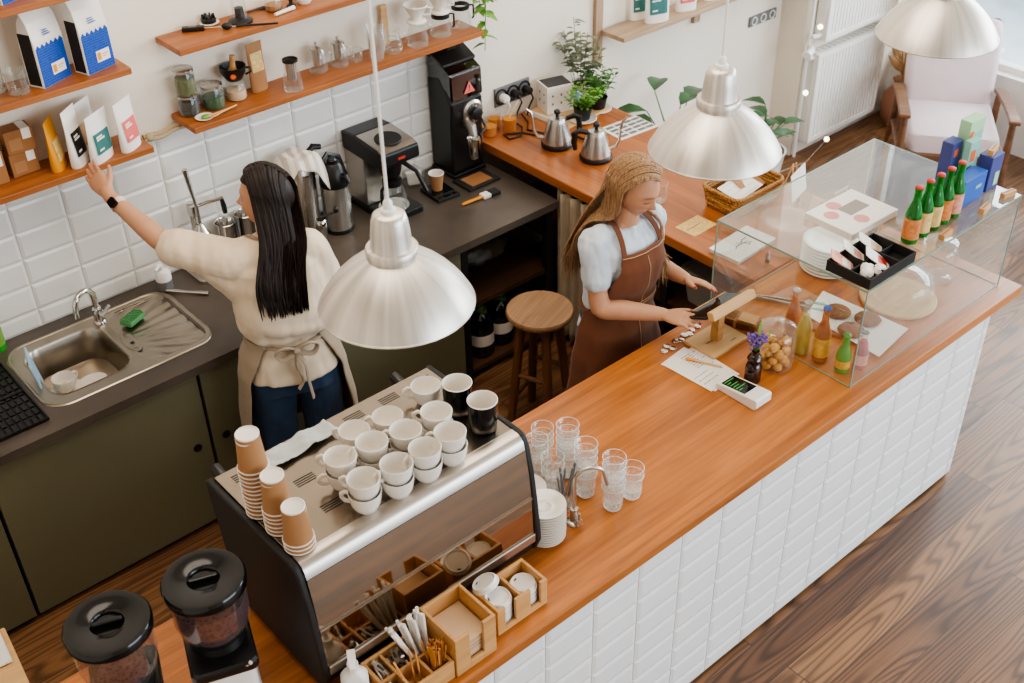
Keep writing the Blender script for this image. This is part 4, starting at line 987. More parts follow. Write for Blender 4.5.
fk = thing('fork', '', 'fork', (0, 0, 0), 0, 'steel forks standing in the glass cup')
obj('fork_handle', MB().tube([(0, 0, 0), (0, 0, .08), (0, .002, .11)], [.003, .002, .002], 6, 2), M['steel'], fk)
g = MB().bx(-.009, .009, -.001, .001, .11, .13)
for q_ in range(4): g.bx(-.009 + q_ * .0053, -.0065 + q_ * .0053, -.001, .001, .13, .165)
obj('fork_tines', g, M['steel'], fk, smooth=0)
FK = Proto(fk)
for i in range(9):
    o = FK((3.955 + .018 * math.cos(i * 2.2), 2.285 + .018 * math.sin(i * 2.2), ZB + .006), i, 'steel fork standing tines up in the glass cup inside the case'); o.rotation_euler = (.12 * math.sin(i * 2.2 + 3.1) * -1, .12 * math.cos(i * 2.2), i * .7)

# ---- on the glass case
zg = gz + .0008
pb_ = thing('pastry_box', 'flat white pastry box with pink round windows on the glass case', 'box', (3.525, 2.135, zg), R(-1))
obj('box_body', MB().bx(-.142, .142, -.11, .11, 0, .028), M['paper_white'], pb_, smooth=0, bevel=.002)
dp = plain('dusty pink', (214, 150, 146), .7)
for x, y in ((-.02, .07), (-.085, .03), (-.02, -.06)): obj('round_print', MB().lathe([(0, .0283), (.03, .0283)], (x, y, 0), 24), dp, pb_)
g = MB().bx(-.03, .085, -.02, .045, .0283, .0287)
obj('window_print', g, plain('taupe print', (150, 140, 132), .6), pb_, smooth=0)
cd = obj('price_card', MB().box((0, 0, .02), (.09, .0012, .04)), M['paper_white'], smooth=0, loc=(3.62, 2.253, zg)); tag(cd, 'blank white card standing behind the pastry box', 'card')
og = thing('black_organizer', 'black six compartment tray with packets on the glass case', 'organizer', (3.29, 1.882, zg))
obj('tray_frame', wall_box(MB(), -.138, .138, -.092, .092, 0, .042, .005, bottom=.004), M['black_matte'], og, smooth=0)
for x in (-.046, .046): obj('divider', MB().bx(x - .002, x + .002, -.0868, .0868, .0042, .038), M['black_matte'], og, smooth=0)
obj('divider', MB().bx(-.1328, .1328, -.002, .002, .0042, .036), M['black_matte'], og, smooth=0)
def packet(name, label, x, y, w, h, mats, tilt, rz, z=zg + .005, group='paper packets in the black tray'):
    t = thing(name, label, 'packet', (x, y, z), 0, group); t.rotation_euler = (tilt, 0, rz)
    obj('packet_face', MB().prism_y([(-w / 2, 0), (w / 2, 0), (w / 2, h * .86), (w * .42, h), (-w * .42, h), (-w / 2, h * .86)], -.002, .002), M[mats[0]], t, smooth=0)
    obj('packet_print', MB().bx(-w * .36, w * .36, -.0026, -.0021, h * .12, h * .5), M[mats[1]], t, smooth=0)
    return t
packet('paper_packet', 'coral and white packet in the front row of the black tray', 3.325, 1.828, .07, .105, ('paper_white', 'red'), R(-56), R(36))
packet('paper_packet', 'pink and white packet in the rear row of the black tray', 3.222, 1.908, .068, .10, ('label_pink', 'paper_white'), R(-56), R(36))
packet('paper_packet', 'white packet with pale pink print beside the pink one in the black tray', 3.300, 1.918, .062, .10, ('paper_white', 'label_pink'), R(-52), R(36))
packet('paper_packet', 'white packet with taupe print at the case end of the black tray', 3.392, 1.905, .066, .105, ('paper_white', 'napkin'), R(-56), R(36))
for i, (x, y, l) in enumerate(((3.205, 1.84, 'crumpled white wrap in the corner compartment of the black tray'), (3.255, 1.822, 'round crumpled white wrap in front of the coral packet'), (3.232, 1.858, 'small crumpled white wrap beside the tray divider'))):
    b = MB().ball((0, 0, .02), (.026, .024, .02), 16, 10)
    b.v = [tuple(Vector(p) + Vector((1, 1, 1)) * .006 * noise.noise(Vector(p) * 90 + Vector((i, 0, 0)))) for p in b.v]
    tag(obj('paper_wrap', b, M['paper_white'], smooth=20, loc=(x, y, zg + .005)), l, 'paper')
for i, x in enumerate((3.532, 3.604, 3.672, 3.741, 3.813)):
    bottle('soda_bottle', 'green glass bottle with red cap, %s' % ['nearest the black tray, orange label', 'second from the black tray, cream label', 'in the middle of the row of five', 'second from the blue boxes', 'nearest the blue boxes, pink label'][i], x, 1.884, zg, .0305, .232, 'green_glass', 'red', ['label_orange', 'label', 'label', 'label_orange', 'label_pink'][i], 'green_glass', 'green bottles with red caps on the glass case', rz=i * .7, lab=(.10, .46))
def tea_box(label, x, y, z, w, d, h, m, spots, rz=0, tilt=0):
    t = thing('tea_box', label, 'box', (x, y, z), rz); t.rotation_euler = (tilt, 0, rz)
    obj('box_body', MB().bx(-w / 2, w / 2, -d / 2, d / 2, 0, h), M[m], t, smooth=0, bevel=.002)
    for a, b, c, dd, mm in spots:
        obj('box_print', MB().bx((a - .5) * w, (b - .5) * w, -d / 2 - .0012, -d / 2 - .0004, c * h, dd * h), M[mm], t, smooth=0)
    return t
tea_box('blue box at the row end beside the green bottles, open on top', 3.955, 1.915, zg, .155, .06, .115, 'blue_plain', [(.55, .8, .5, .62, 'teal_card')])
tea_box('dark blue box beside the bright blue box at the case corner', 4.108, 1.920, zg, .085, .06, .15, 'navy', [(.5, .85, .12, .5, 'mint')])
tea_box('purple box with an orange print standing behind the green bottles and blue box', 4.0, 2.035, zg, .07, .05, .20, 'navy', [(.2, .6, .70, .85, 'orange')])
tea_box('pale teal box with orange prints standing between blue and mint green boxes', 4.032, 1.970, zg, .065, .03, .215, 'teal_card', [(.15, .6, .6, .82, 'orange'), (.2, .6, .30, .48, 'paper_white'), (.0, 1., .36, .46, 'orange')], R(-4))
tea_box('mint green box with an orange print, the tallest behind the teal box', 4.105, 2.025, zg, .10, .05, .265, 'mint', [(.05, .3, .72, .84, 'orange'), (.4, .9, .55, .8, 'teal_card')], R(-2))
for i, (x, y, z, l, a) in enumerate(((3.66, 1.812, zg, 'small wooden block on the front edge of the glass case before the green bottles', 5), (3.937, 1.818, zg, 'small wooden block lying before the bright blue box on the glass case', 8), (4.105, 1.818, zg, 'small wooden block at the outer corner of the glass case', -10), (4.108, 1.92, zg + .1505, 'small wooden block lying on top of the dark blue box', 12))):
    o = obj('wooden_block', MB().bx(-.034, .034, -.011, .011, 0, .022).mat(1).bx(-.03, .03, -.0012, .0012, .0221, .0225), [M['bamboo'], M['dark']], smooth=0, bevel=.001, loc=(x, y, z)); o.rotation_euler.z = R(a); tag(o, l, 'wooden block', 'wooden card holders on the glass case')
# ================================================================== wall shelves
Z1, Z2, Z3 = 1.5656, 1.9056, 1.5806
def coffee_bag(x, y, z, rz, w, d, h, label):
    t = thing('coffee_bag', label, 'coffee bag', (x, y, z), rz)
    def ring(k, dd, zz): return [(-w / 2 * k, -dd / 2, zz), (w / 2 * k, -dd / 2, zz), (w / 2 * k, dd / 2, zz), (-w / 2 * k, dd / 2, zz)]
    obj('bag_body', MB().loft([ring(1, d, 0), ring(1, d, h * .06), ring(1, d * .98, h * .6), ring(.99, d * .6, h * .85), ring(.98, .006, h * .97), ring(.98, .004, h)]), M['paper_white'], t, smooth=0, bevel=.003)
    n = 12; zz = h * .52
    poly = [(-w / 2 + .002, .002)] + [(w / 2 - .002, .002)] + [(w / 2 - .004 - (w - .008) * k / n, zz + (.014 if k % 2 else 0)) for k in range(n + 1)]
    b = obj('blue_print', MB().prism_y(poly, -d / 2 - .0012, -d / 2 - .0006), M['blue'], t, smooth=0)
    obj('bag_label', MB().bx(-w * .10, w * .36, -d / 2 - .0022, -d / 2 - .0013, h * .12, h * .27), M['paper_white'], b, smooth=0)
    obj('label_square', MB().bx(-w * .07, w * .05, -d / 2 - .0030, -d / 2 - .0023, h * .145, h * .245), M['yellow'], b, smooth=0)
    obj('label_text', MB().bx(w * .10, w * .30, -d / 2 - .0030, -d / 2 - .0023, h * .205, h * .22).bx(w * .10, w * .26, -d / 2 - .0030, -d / 2 - .0023, h * .175, h * .185), M['label_pink'], b, smooth=0)
    g = MB()
    for k in range(3): g.bx(-.018, .018 - .006 * k, -d / 2 - .0016, -d / 2 - .0006, h * (.66 + .03 * k), h * (.672 + .03 * k))
    o = obj('bag_stamp', g, M['blue_plain'], t, smooth=0)
    obj('side_gusset', MB().bx(-w / 2 - .0012, -w / 2 - .0004, -d * .38, d * .40, h * .03, h * .72), M['dark'], t, smooth=0)
    return t
coffee_bag(1.402, 4.295, Z2, R(24), .145, .075, .285, 'blue and white coffee bag beside the glass mugs on the left shelf')
coffee_bag(1.578, 4.288, Z2, R(17), .135, .075, .285, 'blue and white coffee bag at the right end of the left shelf')
coffee_bag(1.34, 4.295, 2.2356, R(20), .14, .07, .285, 'blue and white coffee bag on the topmost left shelf at the picture corner')
gm = thing('glass_mug', '', 'mug', (0, 0, 0), 0, 'clear glass mugs on the left shelf')
obj('mug_wall', MB().lathe([(0, .003), (.034, .001), (.038, .005), (.040, .09), (.041, .092), (.039, .092), (.036, .008), (0, .006)], n=28), M['glass'], gm)
obj('handle', MB().tube([(.039, 0, .075), (.058, 0, .075), (.066, 0, .055), (.058, 0, .03), (.038, 0, .025)], .004, 8), M['glass'], gm)
GM = Proto(gm)
GM((1.268, 4.262, Z2), R(150), 'clear glass mug on the left shelf, the nearer one beside the coffee bag')
GM((1.205, 4.330, Z2), R(200), 'clear glass mug at the back of the left shelf behind the nearer mug')
def brown_box(x, y, z, w, d, h, rz, label):
    t = thing('cardboard_box', label, 'box', (x, y, z), rz)
    obj('box_body', MB().bx(-w / 2, w / 2, -d / 2, d / 2, 0, h), M['kraft_dark'], t, smooth=0, bevel=.002)
    obj('box_sticker', MB().bx(w * .12, w * .42, -d / 2 - .001, d / 2 + .001, h * .55, h + .0008), M['paper_white'], t, smooth=0)
    obj('window_print', MB().bx(-w * .38, w * .05, -d / 2 - .0008, -d / 2 - .0003, h * .15, h * .65), M['kraft'], t, smooth=0)
    return t
brown_box(1.228, 4.355, Z1, .108, .075, .092, R(3), 'lower brown cardboard box with white sticker on the lower left shelf')
brown_box(1.236, 4.352, Z1 + .0926, .108, .075, .092, R(-3), 'brown cardboard box with white sticker, lying on the other brown box')
brown_box(1.10, 4.345, Z1, .11, .085, .130, R(0), 'brown cardboard box cut off by the left picture edge on the lower shelf')
def pouch(name, label, x, y, z, rz, w, h, dep, body, face, lean=0, cat='pouch', window=(.2, .62), lines=True):
    t = thing(name, label, cat, (x, y, z), rz); t.rotation_euler = (lean, 0, rz)
    n = 14; rings = []
    for k, (zz, ww, dd) in enumerate(((0, .96, 1), (h * .03, 1, 1.02), (h * .3, 1, .85), (h * .65, .99, .45), (h * .9, .99, .08), (h, .99, .05))):
        ring = []
        for i in range(n):
            a = 2 * PI * i / n
            cx, sy = math.cos(a), math.sin(a)
            ring.append((w / 2 * ww * math.copysign(abs(cx) ** .7, cx), dep / 2 * dd * sy, zz))
        rings.append(ring)
    obj('pouch_body', MB().loft(rings), M[body], t, smooth=50)
    def fz(u, v):
        zz = h * (window[0] + (window[1] - window[0]) * v); t = zz / h
        f = 1.02 + (.85 - 1.02) * (t - .03) / .27 if t < .3 else .85 - .40 * (t - .3) / .35 if t < .65 else .45 - .37 * (t - .65) / .25
        xx = (u - .5) * w * .72; s = math.sqrt(max(0, 1 - abs(xx / (w / 2)) ** (2 / .7)))
        return (xx, -dep / 2 * max(.06, f) * min(1, s * 1.06) - .0020, zz)
    o = obj('front_print', MB().grid(fz, 12, 10), M[face], t, smooth=50)
    if lines:
        g = MB()
        for k, (u0, u1, v) in enumerate(((.12, .5, .82), (.12, .62, .70), (.12, .42, .2))):
            p = fz((u0 + u1) / 2, v); g.bx((u0 - .5) * w * .72, (u1 - .5) * w * .72, p[1] - .0022, p[1] - .0012, p[2] - .004, p[2] + .004)
        obj('printed_text', g, M['paper_white'], o, smooth=0)
    return t
pouch('coffee_pouch', 'mustard yellow paper pouch with cream label on the lower left shelf', 1.343, 4.285, Z1, R(52), .105, .205, .05, 'yellow', 'label', 0, lines=False)
pouch('coffee_pouch', 'white coffee pouch with black print beside the yellow pouch', 1.418, 4.258, Z1, R(40), .105, .235, .05, 'paper_white', 'black', 0)
pouch('coffee_pouch', 'white coffee pouch with teal print touched by the reaching woman', 1.500, 4.238, Z1, R(30), .13, .20, .05, 'paper_white', 'teal', R(4))
pouch('coffee_pouch', 'plain white pouch half hidden behind the teal printed pouch', 1.500, 4.342, Z1, R(32), .12, .21, .045, 'paper_white', 'napkin', 0, lines=False)
pouch('coffee_pouch', 'white coffee pouch with coral print at the end of the lower left shelf', 1.630, 4.250, Z1, R(33), .12, .205, .05, 'paper_white', 'coral', 0)
# right lower shelf
def jar(label, x, y, z, r, h, fill, fh, lidm='steel_r', name='storage_jar'):
    t = thing(name, label, 'jar', (x, y, z))
    obj('jar_glass', MB().lathe([(0, .002), (r * .9, .001), (r, .006), (r, h * .78), (r * .9, h * .86), (r * .9, h * .9)], n=28), M['glass'], t)
    if fill: obj('jar_content', MB().lathe([(0, .004), (r * .88, .004), (r * .95, .01), (r * .95, h * fh), (0, h * fh * 1.04)], n=24), M[fill], t)
    if lidm: obj('jar_lid', MB().lathe([(r * .97, h * .88), (r * 1.0, h * .89), (r * 1.0, h * .985), (r * .93, h), (0, h)], n=28), M[lidm], t)
    return t
jar('steel lidded glass jar of dark tea, the lower of two stacked at the shelf end', 1.945, 4.335, Z3, .043, .090, 'tea', .7)
jar('steel lidded glass jar of dried herbs standing on the dark tea jar', 1.945, 4.335, Z3 + .0905, .043, .112, 'herb', .65)
jar('steel lidded glass jar of green leaves between stacked jars and stone bowl', 2.052, 4.325, Z3, .047, .105, 'leaf_dark', .5)
jar('clear glass jar with pale lid carrying the dark matcha bowl', 2.168, 4.335, Z3, .043, .085, 'napkin', .5, 'glass')
mb_ = thing('matcha_bowl', 'dark bowl with an orange sun print standing on a glass jar', 'bowl', (2.168, 4.335, Z3 + .0856), R(-30))
obj('bowl_body', MB().lathe([(0, .004), (.028, 0), (.035, .006), (.052, .035), (.056, .062), (.053, .063), (.046, .035), (.028, .010), (0, .008)], n=32), M['black'], mb_)
g = MB(); pts = []
for k in range(20):
    rr = .014 if k % 2 else .008; pts.append((rr * math.cos(k * PI / 10), rr * math.sin(k * PI / 10)))
g.prism_y([(px, pz + .034) for px, pz in pts], -.0545, -.0505)
obj('sun_print', g, M['orange'], mb_, smooth=0)
obj('bowl_handle', MB().tube([(.052, 0, .05), (.072, 0, .048), (.074, 0, .03), (.05, 0, .02)], .005, 8), M['black'], mb_)
wk = obj('bamboo_whisk', MB().lathe([(0, 0), (.018, .0), (.022, .012), (.02, .03), (.0125, .045), (.0115, .06), (.0125, .095), (0, .095)], n=20), M['bamboo'], smooth=50, loc=(2.166, 4.338, Z3 + .0856 + .014)); wk.rotation_euler = (R(5), R(4), 0)
tag(wk, 'bamboo whisk standing in the dark matcha bowl', 'whisk')
pouch('paper_pouch', 'brown kraft pouch with a red dot and white label behind the matcha bowl', 2.285, 4.345, Z3, R(8), .085, .215, .04, 'kraft', 'label', 0, window=(.42, .80), lines=False)
pt = obj('small_plate', MB().lathe([(0, .002), (.02, .0), (.024, .001), (.038, .008), (.0395, .010), (.036, .010), (.02, .004), (0, .004)], n=32), M['porcelain'], smooth=60, loc=(1.965, 4.252, Z3)); tag(pt, 'small white plate of green powder at the front of the shelf end', 'plate')
gp = MB().ball((0, 0, .004), (.02, .015, .008), 14, 8)
tag(obj('green_powder', gp, M['leaf_light'], smooth=60, loc=(1.968, 4.250, Z3 + .0055)), 'small heap of green tea on the white plate', 'tea')
for i, (dx, a) in enumerate(((0, -.06), (.012, .08))):
    s = obj('wooden_spoon', MB().tube([(0, 0, 0), (.03, 0, .002), (.11, 0, .004)], [.005, .003, .0035], 8).ball((-.012, 0, 0), (.014, .009, .003), 12, 6), M['pale_wood'], smooth=50, loc=(1.995 + dx, 4.240 - .012 * i, Z3 + .012)); s.rotation_euler = (0, 0, R(6) + a)
    tag(s, 'thin pale wooden spoon lying on the small plate, the %s one' % ('rear' if i == 0 else 'front'), 'spoon')
def lathe_glass(name, label, cat, x, y, z, pr, extra=None, rz=0):
    t = thing(name, label, cat, (x, y, z), rz)
    obj('glass_body', MB().lathe(pr, n=28), M['glass'], t)
    if extra: extra(t)
    return t
def ex1(t):
    obj('filter_rim', MB().lathe([(.028, .128), (.034, .13), (.034, .140), (.028, .141), (.026, .13)], n=24), M['black'], t)
    obj('mesh_filter', MB().lathe([(.024, .135), (.022, .05), (0, .045)], n=24), M['steel_r'], t)
lathe_glass('cold_brew_pitcher', 'small glass pitcher with black rimmed mesh filter on the long shelf', 'pitcher', 2.394, 4.245, Z3, [(0, .002), (.04, .0), (.044, .006), (.042, .03), (.03, .10), (.030, .13)], ex1)
def ex2(t):
    obj('mesh_infuser', MB().lathe([(0, .035), (.022, .035), (.023, .1), (.03, .105), (.03, .112), (.01, .118), (.004, .122), (.007, .13), (.006, .137), (0, .139)], n=24), M['steel_r'], t)
    obj('handle', MB().tube([(.04, 0, .08), (.062, 0, .08), (.068, 0, .05), (.04, 0, .03)], .004, 8), M['glass'], t)
gpr = [(0, .002), (.036, .0), (.042, .006), (.042, .085), (.034, .10), (.031, .108)]
lathe_glass('glass_teapot', 'glass teapot with steel infuser, the first beside the glass pitcher', 'teapot', 2.583, 4.335, Z3, gpr, ex2, R(-20))
lathe_glass('glass_teapot', 'glass teapot with steel infuser, next to the small glass mug', 'teapot', 2.690, 4.325, Z3, gpr, ex2, R(-20))
lathe_glass('glass_mug', 'small clear glass mug between teapot and plastic cups', 'mug', 2.775, 4.318, Z3, [(0, .002), (.026, .0), (.029, .004), (.031, .058), (.029, .058), (.026, .006)], lambda t: obj('handle', MB().tube([(.03, 0, .048), (.045, 0, .045), (.045, 0, .02), (.029, 0, .015)], .003, 6), M['glass'], t))
pcp = obj('plastic_cup', MB().lathe([(0, .001), (.029, 0), (.031, .003), (.040, .105), (.042, .106), (.041, .108), (.039, .106)], n=26), M['tumbler'], smooth=60); tag(pcp, '', 'cup', 'clear plastic cups on the long shelf'); u9 = [False]
for i in range(6): put(pcp, (2.852, 4.262, Z3 + i * .0135), (0, 0, 0), 'clear plastic cup, %s of the stack on the long shelf' % level(i, 6), 'clear plastic cups on the long shelf', u9)
def ex3(t):
    for k in range(4): obj('glass_rib', MB().lathe([(.0425 - .004 * k + .003 * math.cos(a * PI / 3), .02 + .022 * k + .003 * math.sin(a * PI / 3)) for a in range(7)], n=26), M['glass'], t)
    obj('handle', MB().tube([(.04, 0, .085), (.062, 0, .08), (.062, 0, .045), (.042, 0, .035)], .004, 8), M['glass'], t)
lathe_glass('glass_carafe', 'ribbed glass carafe beside the stack of plastic cups', 'carafe', 2.960, 4.285, Z3, [(0, .002), (.04, .0), (.044, .006), (.044, .03), (.034, .09), (.036, .11)], ex3, R(-25))
wb_ = obj('wooden_board', MB().bx(-.018, .018, -.008, .008, 0, .19), M['pale_wood'], smooth=0, bevel=.003, loc=(2.985, 4.378, Z3)); tag(wb_, 'narrow pale wooden board leaning behind the ribbed carafe', 'board')
def ex4(t): obj('handle', MB().tube([(.04, 0, .095), (.066, 0, .09), (.066, 0, .045), (.042, 0, .03)], .005, 8), M['glass'], t)
cpr = [(0, .002), (.044, .0), (.05, .006), (.05, .045), (.038, .09), (.038, .105), (.041, .112)]
lathe_glass('glass_carafe', 'plain glass carafe under the white ceramic dripper', 'carafe', 3.090, 4.268, Z3, cpr, ex4, R(-25))
def dripper(label, x, y, z):
    t = thing('coffee_dripper', label, 'dripper', (x, y, z), R(-30))
    obj('dripper_cone', MB().lathe([(.014, .012), (.022, .014), (.055, .078), (.058, .08), (.056, .083), (.052, .08), (.018, .018)], n=32), M['porcelain'], t)
    obj('dripper_base', MB().lathe([(.014, .0), (.046, .0), (.048, .006), (.044, .010), (.022, .013)], n=32), M['porcelain'], t)
    obj('dripper_handle', MB().tube([(.05, 0, .066), (.07, 0, .06), (.066, 0, .03), (.034, 0, .03)], .004, 8), M['porcelain'], t)
dripper('white ceramic dripper sitting on the plain glass carafe', 3.090, 4.268, Z3 + .1125)
def ex5(t):
    obj('black_collar', MB().lathe([(.0405, .088), (.044, .09), (.044, .108), (.041, .11)], n=28), M['black'], t)
    obj('black_handle', MB().tube([(.043, 0, .1), (.066, 0, .095), (.066, 0, .04), (.058, 0, .03)], .005, 8), M['black'], t)
lathe_glass('glass_carafe', 'glass carafe with black collar and handle, the middle one at the shelf end', 'carafe', 3.245, 4.290, Z3, cpr, ex5, R(-20))
dripper('white ceramic dripper sitting on the middle black collared carafe', 3.245, 4.290, Z3 + .1125)
lathe_glass('glass_carafe', 'glass carafe with black collar and handle, last at the shelf end', 'carafe', 3.385, 4.315, Z3, cpr, ex5, R(-20))
# upper right shelf
Z4 = 1.9156
th_ = thing('probe_thermometer', 'black digital thermometer with long probe lying on the upper shelf', 'thermometer', (2.03, 4.345, Z4), R(-32))
obj('thermometer_body', MB().bx(-.045, .045, -.013, .013, 0, .018), M['black'], th_, smooth=0, bevel=.004)
obj('thermometer_screen', MB().bx(-.02, .012, -.009, .009, .0182, .0188), M['grey_cap'], th_, smooth=0)
obj('thermometer_probe', MB().tube([(.045, 0, .009), (.17, 0, .006)], .002, 6), M['steel'], th_)
obj('probe_cover', MB().tube([(.17, 0, .0065), (.34, 0, .005)], .0045, 8), M['black'], th_)
obj('thermometer_ball', MB().ball((.135, -.012, .014), (.022, .015, .014), 14, 8), M['black'], th_)
db = thing('grinder_burr', 'black toothed grinder part on white dish on the upper shelf', 'grinder part', (2.117, 4.372, Z4))
obj('dish', MB().lathe([(0, .002), (.036, 0), (.042, .006), (.038, .007), (0, .004)], n=28), M['porcelain'], db)
g = MB().lathe([(0, .005), (.03, .005), (.032, .02), (.018, .03), (0, .03)], (0, 0, 0), 24)
for k in range(8): g.box((.022 * math.cos(k * PI / 4), .022 * math.sin(k * PI / 4), .03), (.012, .004, .016), k * PI / 4)
obj('toothed_burr', g, M['black'], db)
aero = thing('coffee_press', 'black based coffee press with clear cylinder on the upper shelf', 'coffee press', (2.222, 4.300, Z4))
obj('press_base', MB().lathe([(0, 0), (.05, .0), (.052, .006), (.046, .012), (.03, .016), (.02, .02), (.018, .06), (0, .062)], n=30), M['black'], aero)
obj('press_cylinder', MB().lathe([(.03, .018), (.03, .13), (.034, .132)], n=28), M['glass'], aero)
jar('small open glass jar of brown powder on the upper shelf', 2.393, 4.318, Z4, .036, .075, 'kraft', .35, None)
wb2 = obj('cleaning_brush', MB().tube([(-.05, 0, .009), (.02, 0, .009), (.055, 0, .009)], [.007, .008, .01], 10), M['plast_white'], smooth=50, loc=(2.405, 4.255, Z4)); wb2.rotation_euler.z = R(10); tag(wb2, 'white cleaning brush lying before the brown powder jar', 'brush')
bt = obj('black_tamper', MB().lathe([(0, 0), (.02, 0), (.02, .012), (.008, .02), (.008, .03), (.014, .045), (.01, .06), (0, .062)], n=20), M['black'], smooth=50, loc=(2.462, 4.290, Z4)); tag(bt, 'small black tamper beside the brown powder jar', 'tamper')
bd = obj('black_scoop', MB().tube([(-.04, 0, .006), (.0, 0, .006), (.05, 0, .006)], [.006, .005, .012], 8, .5), M['black'], smooth=50, loc=(2.325, 4.360, Z4)); tag(bd, 'short black scoop lying behind the powder jar on the upper shelf', 'scoop')
wc = obj('white_dish', MB().lathe([(0, .003), (.028, 0), (.04, .018), (.042, .03), (.04, .03), (.03, .008), (0, .006)], n=28), M['porcelain'], smooth=60, loc=(2.535, 4.305, Z4)); tag(wc, 'small white dish at the top picture edge on the upper shelf', 'dish')
# bookshelf
ZQ = 1.2706
pouch('coffee_pouch', 'white pouch with dark teal print, first on the pale wall shelf', 4.665, 4.352, ZQ, R(-18), .11, .21, .045, 'paper_white', 'teal', window=(.22, .7))
pouch('coffee_pouch', 'white pouch with grey teal print in front on the pale wall shelf', 4.710, 4.255, ZQ, R(-18), .15, .22, .05, 'paper_white', 'teal', window=(.22, .7))
pouch('coffee_pouch', 'white pouch with coral print on the pale wall shelf', 4.955, 4.262, ZQ, R(-20), .13, .22, .05, 'paper_white', 'coral', window=(.22, .7))
pouch('coffee_pouch', 'white pouch at the top picture edge on the pale wall shelf', 5.20, 4.275, ZQ, R(-10), .13, .21, .05, 'paper_white', 'teal', window=(.3, .7))
# trailing plant over the end of the long shelf
def leafmesh(mb, p, d, up, L, W, fold=.15, droop=.2):
    d = Vector(d).normalized(); up = Vector(up); s = d.cross(up)
    s = s.normalized() if s.length > 1e-5 else d.orthogonal().normalized(); n = s.cross(d).normalized()
    prof = ((0, .06), (.18, .62), (.42, 1), (.68, .8), (.88, .38), (1, .02))
    rows = []
    for t, w in prof:
        c = Vector(p) + d * (L * t) - Vector((0, 0, 1)) * (droop * L * t * t)
        rows.append([c - s * (W / 2 * w) + n * (fold * W * w), c, c + s * (W / 2 * w) + n * (fold * W * w)])
    vs = [q for r in rows for q in r]; fs = []
    for k in range(len(rows) - 1):
        for j in range(2): fs.append((k * 3 + j, k * 3 + j + 1, k * 3 + j + 4, k * 3 + j + 3))
    mb.add(vs, fs)
pr_ = random.Random(3)
po = thing('trailing_plant', 'trailing green pothos hanging down over the end of the long shelf', 'plant', (3.42, 4.29, Z4))
obj('shelf_pot', MB().lathe([(0, 0), (.05, 0), (.062, .1), (.058, .1), (.05, .09), (0, .09)], (-.30, 0, 0), 24), M['terracotta'], po)
lv = MB(); stm = MB()
for k, (dx, dy, zl) in enumerate(((.02, .0, 1.46), (.05, .03, 1.56), (.035, .05, 1.64))):
    path = [Vector((-.30, 0, .1)), Vector((-.16, -.02, .14)), Vector((dx - .0, dy - .06, .05)), Vector((dx + .02, dy - .06, -.10)), Vector((dx + .03, dy - .06, (zl - Z4) * .6)), Vector((dx + .02, dy - .06, zl - Z4))]
    stm.tube(path, .002, 5)
    for j in range(15):
        t = 2 + 3 * j / 15.; i = int(t); p = path[i].lerp(path[min(i + 1, 5)], t - i)
        a = j * 2.4 + k
        leafmesh(lv, p, (math.cos(a), math.sin(a) - .2, -.25), (0, 0, 1), .068, .042)
obj('vine_stem', stm, M['leaf'], po); obj('leaves', lv, M['leaf_light'], po)

# ================================================================== dark worktop
sk = thing('kitchen_sink', 'steel inset sink with draining board in the dark worktop', 'sink', (1.28, 4.06, ZD))
outer = rrect(.735, .51, .10, 8); rim2 = rrect(.705, .48, .085, 8)
bowl_c = (-.143, .0); 
bo = rrect(.335, .37, .075, 8, *bowl_c); bi = rrect(.30, .335, .07, 8, *bowl_c)
n = len(outer)
mbk = MB()
mbk.loft([[(x, y, .0005) for x, y in outer], [(x, y, .006) for x, y in rrect(.725, .50, .095, 8)], [(x, y, .006) for x, y in rrect(.715, .49, .09, 8)], [(x, y, .001) for x, y in rim2]], True, False, False)
# deck between rim and bowl: fill with a grid of quads cut around the bowl
def deck(mb, z, x0, x1, y0, y1, hole, nx=46, ny=32, rc=.085, drain=None):
    hx, hy, hw, hd, hr = hole
    def inside_rr(x, y, cx, cy, w, d, r):
        dx, dy = abs(x - cx) - (w / 2 - r), abs(y - cy) - (d / 2 - r)
        return (math.hypot(max(dx, 0), max(dy, 0)) + min(max(dx, dy), 0)) <= r
    def zf(x, y):
        zz = z
        if drain and x > drain:
            if inside_rr(x, y, (drain + x1) / 2 + .005, 0, x1 - drain - .03, (y1 - y0) - .05, .07): zz -= .005 + .004 * (.5 + .5 * math.sin(math.atan2(y - .02, x - drain + .1) * 34)) * min(1, max(0, (x - drain - .05) / .05))
        return zz
    idx = {}
    def vid(i, j):
        if (i, j) not in idx:
            x = x0 + (x1 - x0) * i / nx; y = y0 + (y1 - y0) * j / ny
            idx[(i, j)] = len(mb.v); mb.v.append((x, y, zf(x, y)))
        return idx[(i, j)]
    for i in range(nx):
        for j in range(ny):
            x = x0 + (x1 - x0) * (i + .5) / nx; y = y0 + (y1 - y0) * (j + .5) / ny
            if not inside_rr(x, y, 0, 0, x1 - x0, y1 - y0, rc): continue
            if inside_rr(x, y, hx, hy, hw, hd, hr): continue
            mb.f.append([vid(i, j), vid(i + 1, j), vid(i + 1, j + 1), vid(i, j + 1)]); mb.mi.append(0)
deck(mbk, .0022, -.355, .355, -.242, .242, (bowl_c[0], bowl_c[1], .332, .367, .075), 120, 84, .088, .05)
obj('sink_deck', mbk, M['sink'], sk, smooth=60)
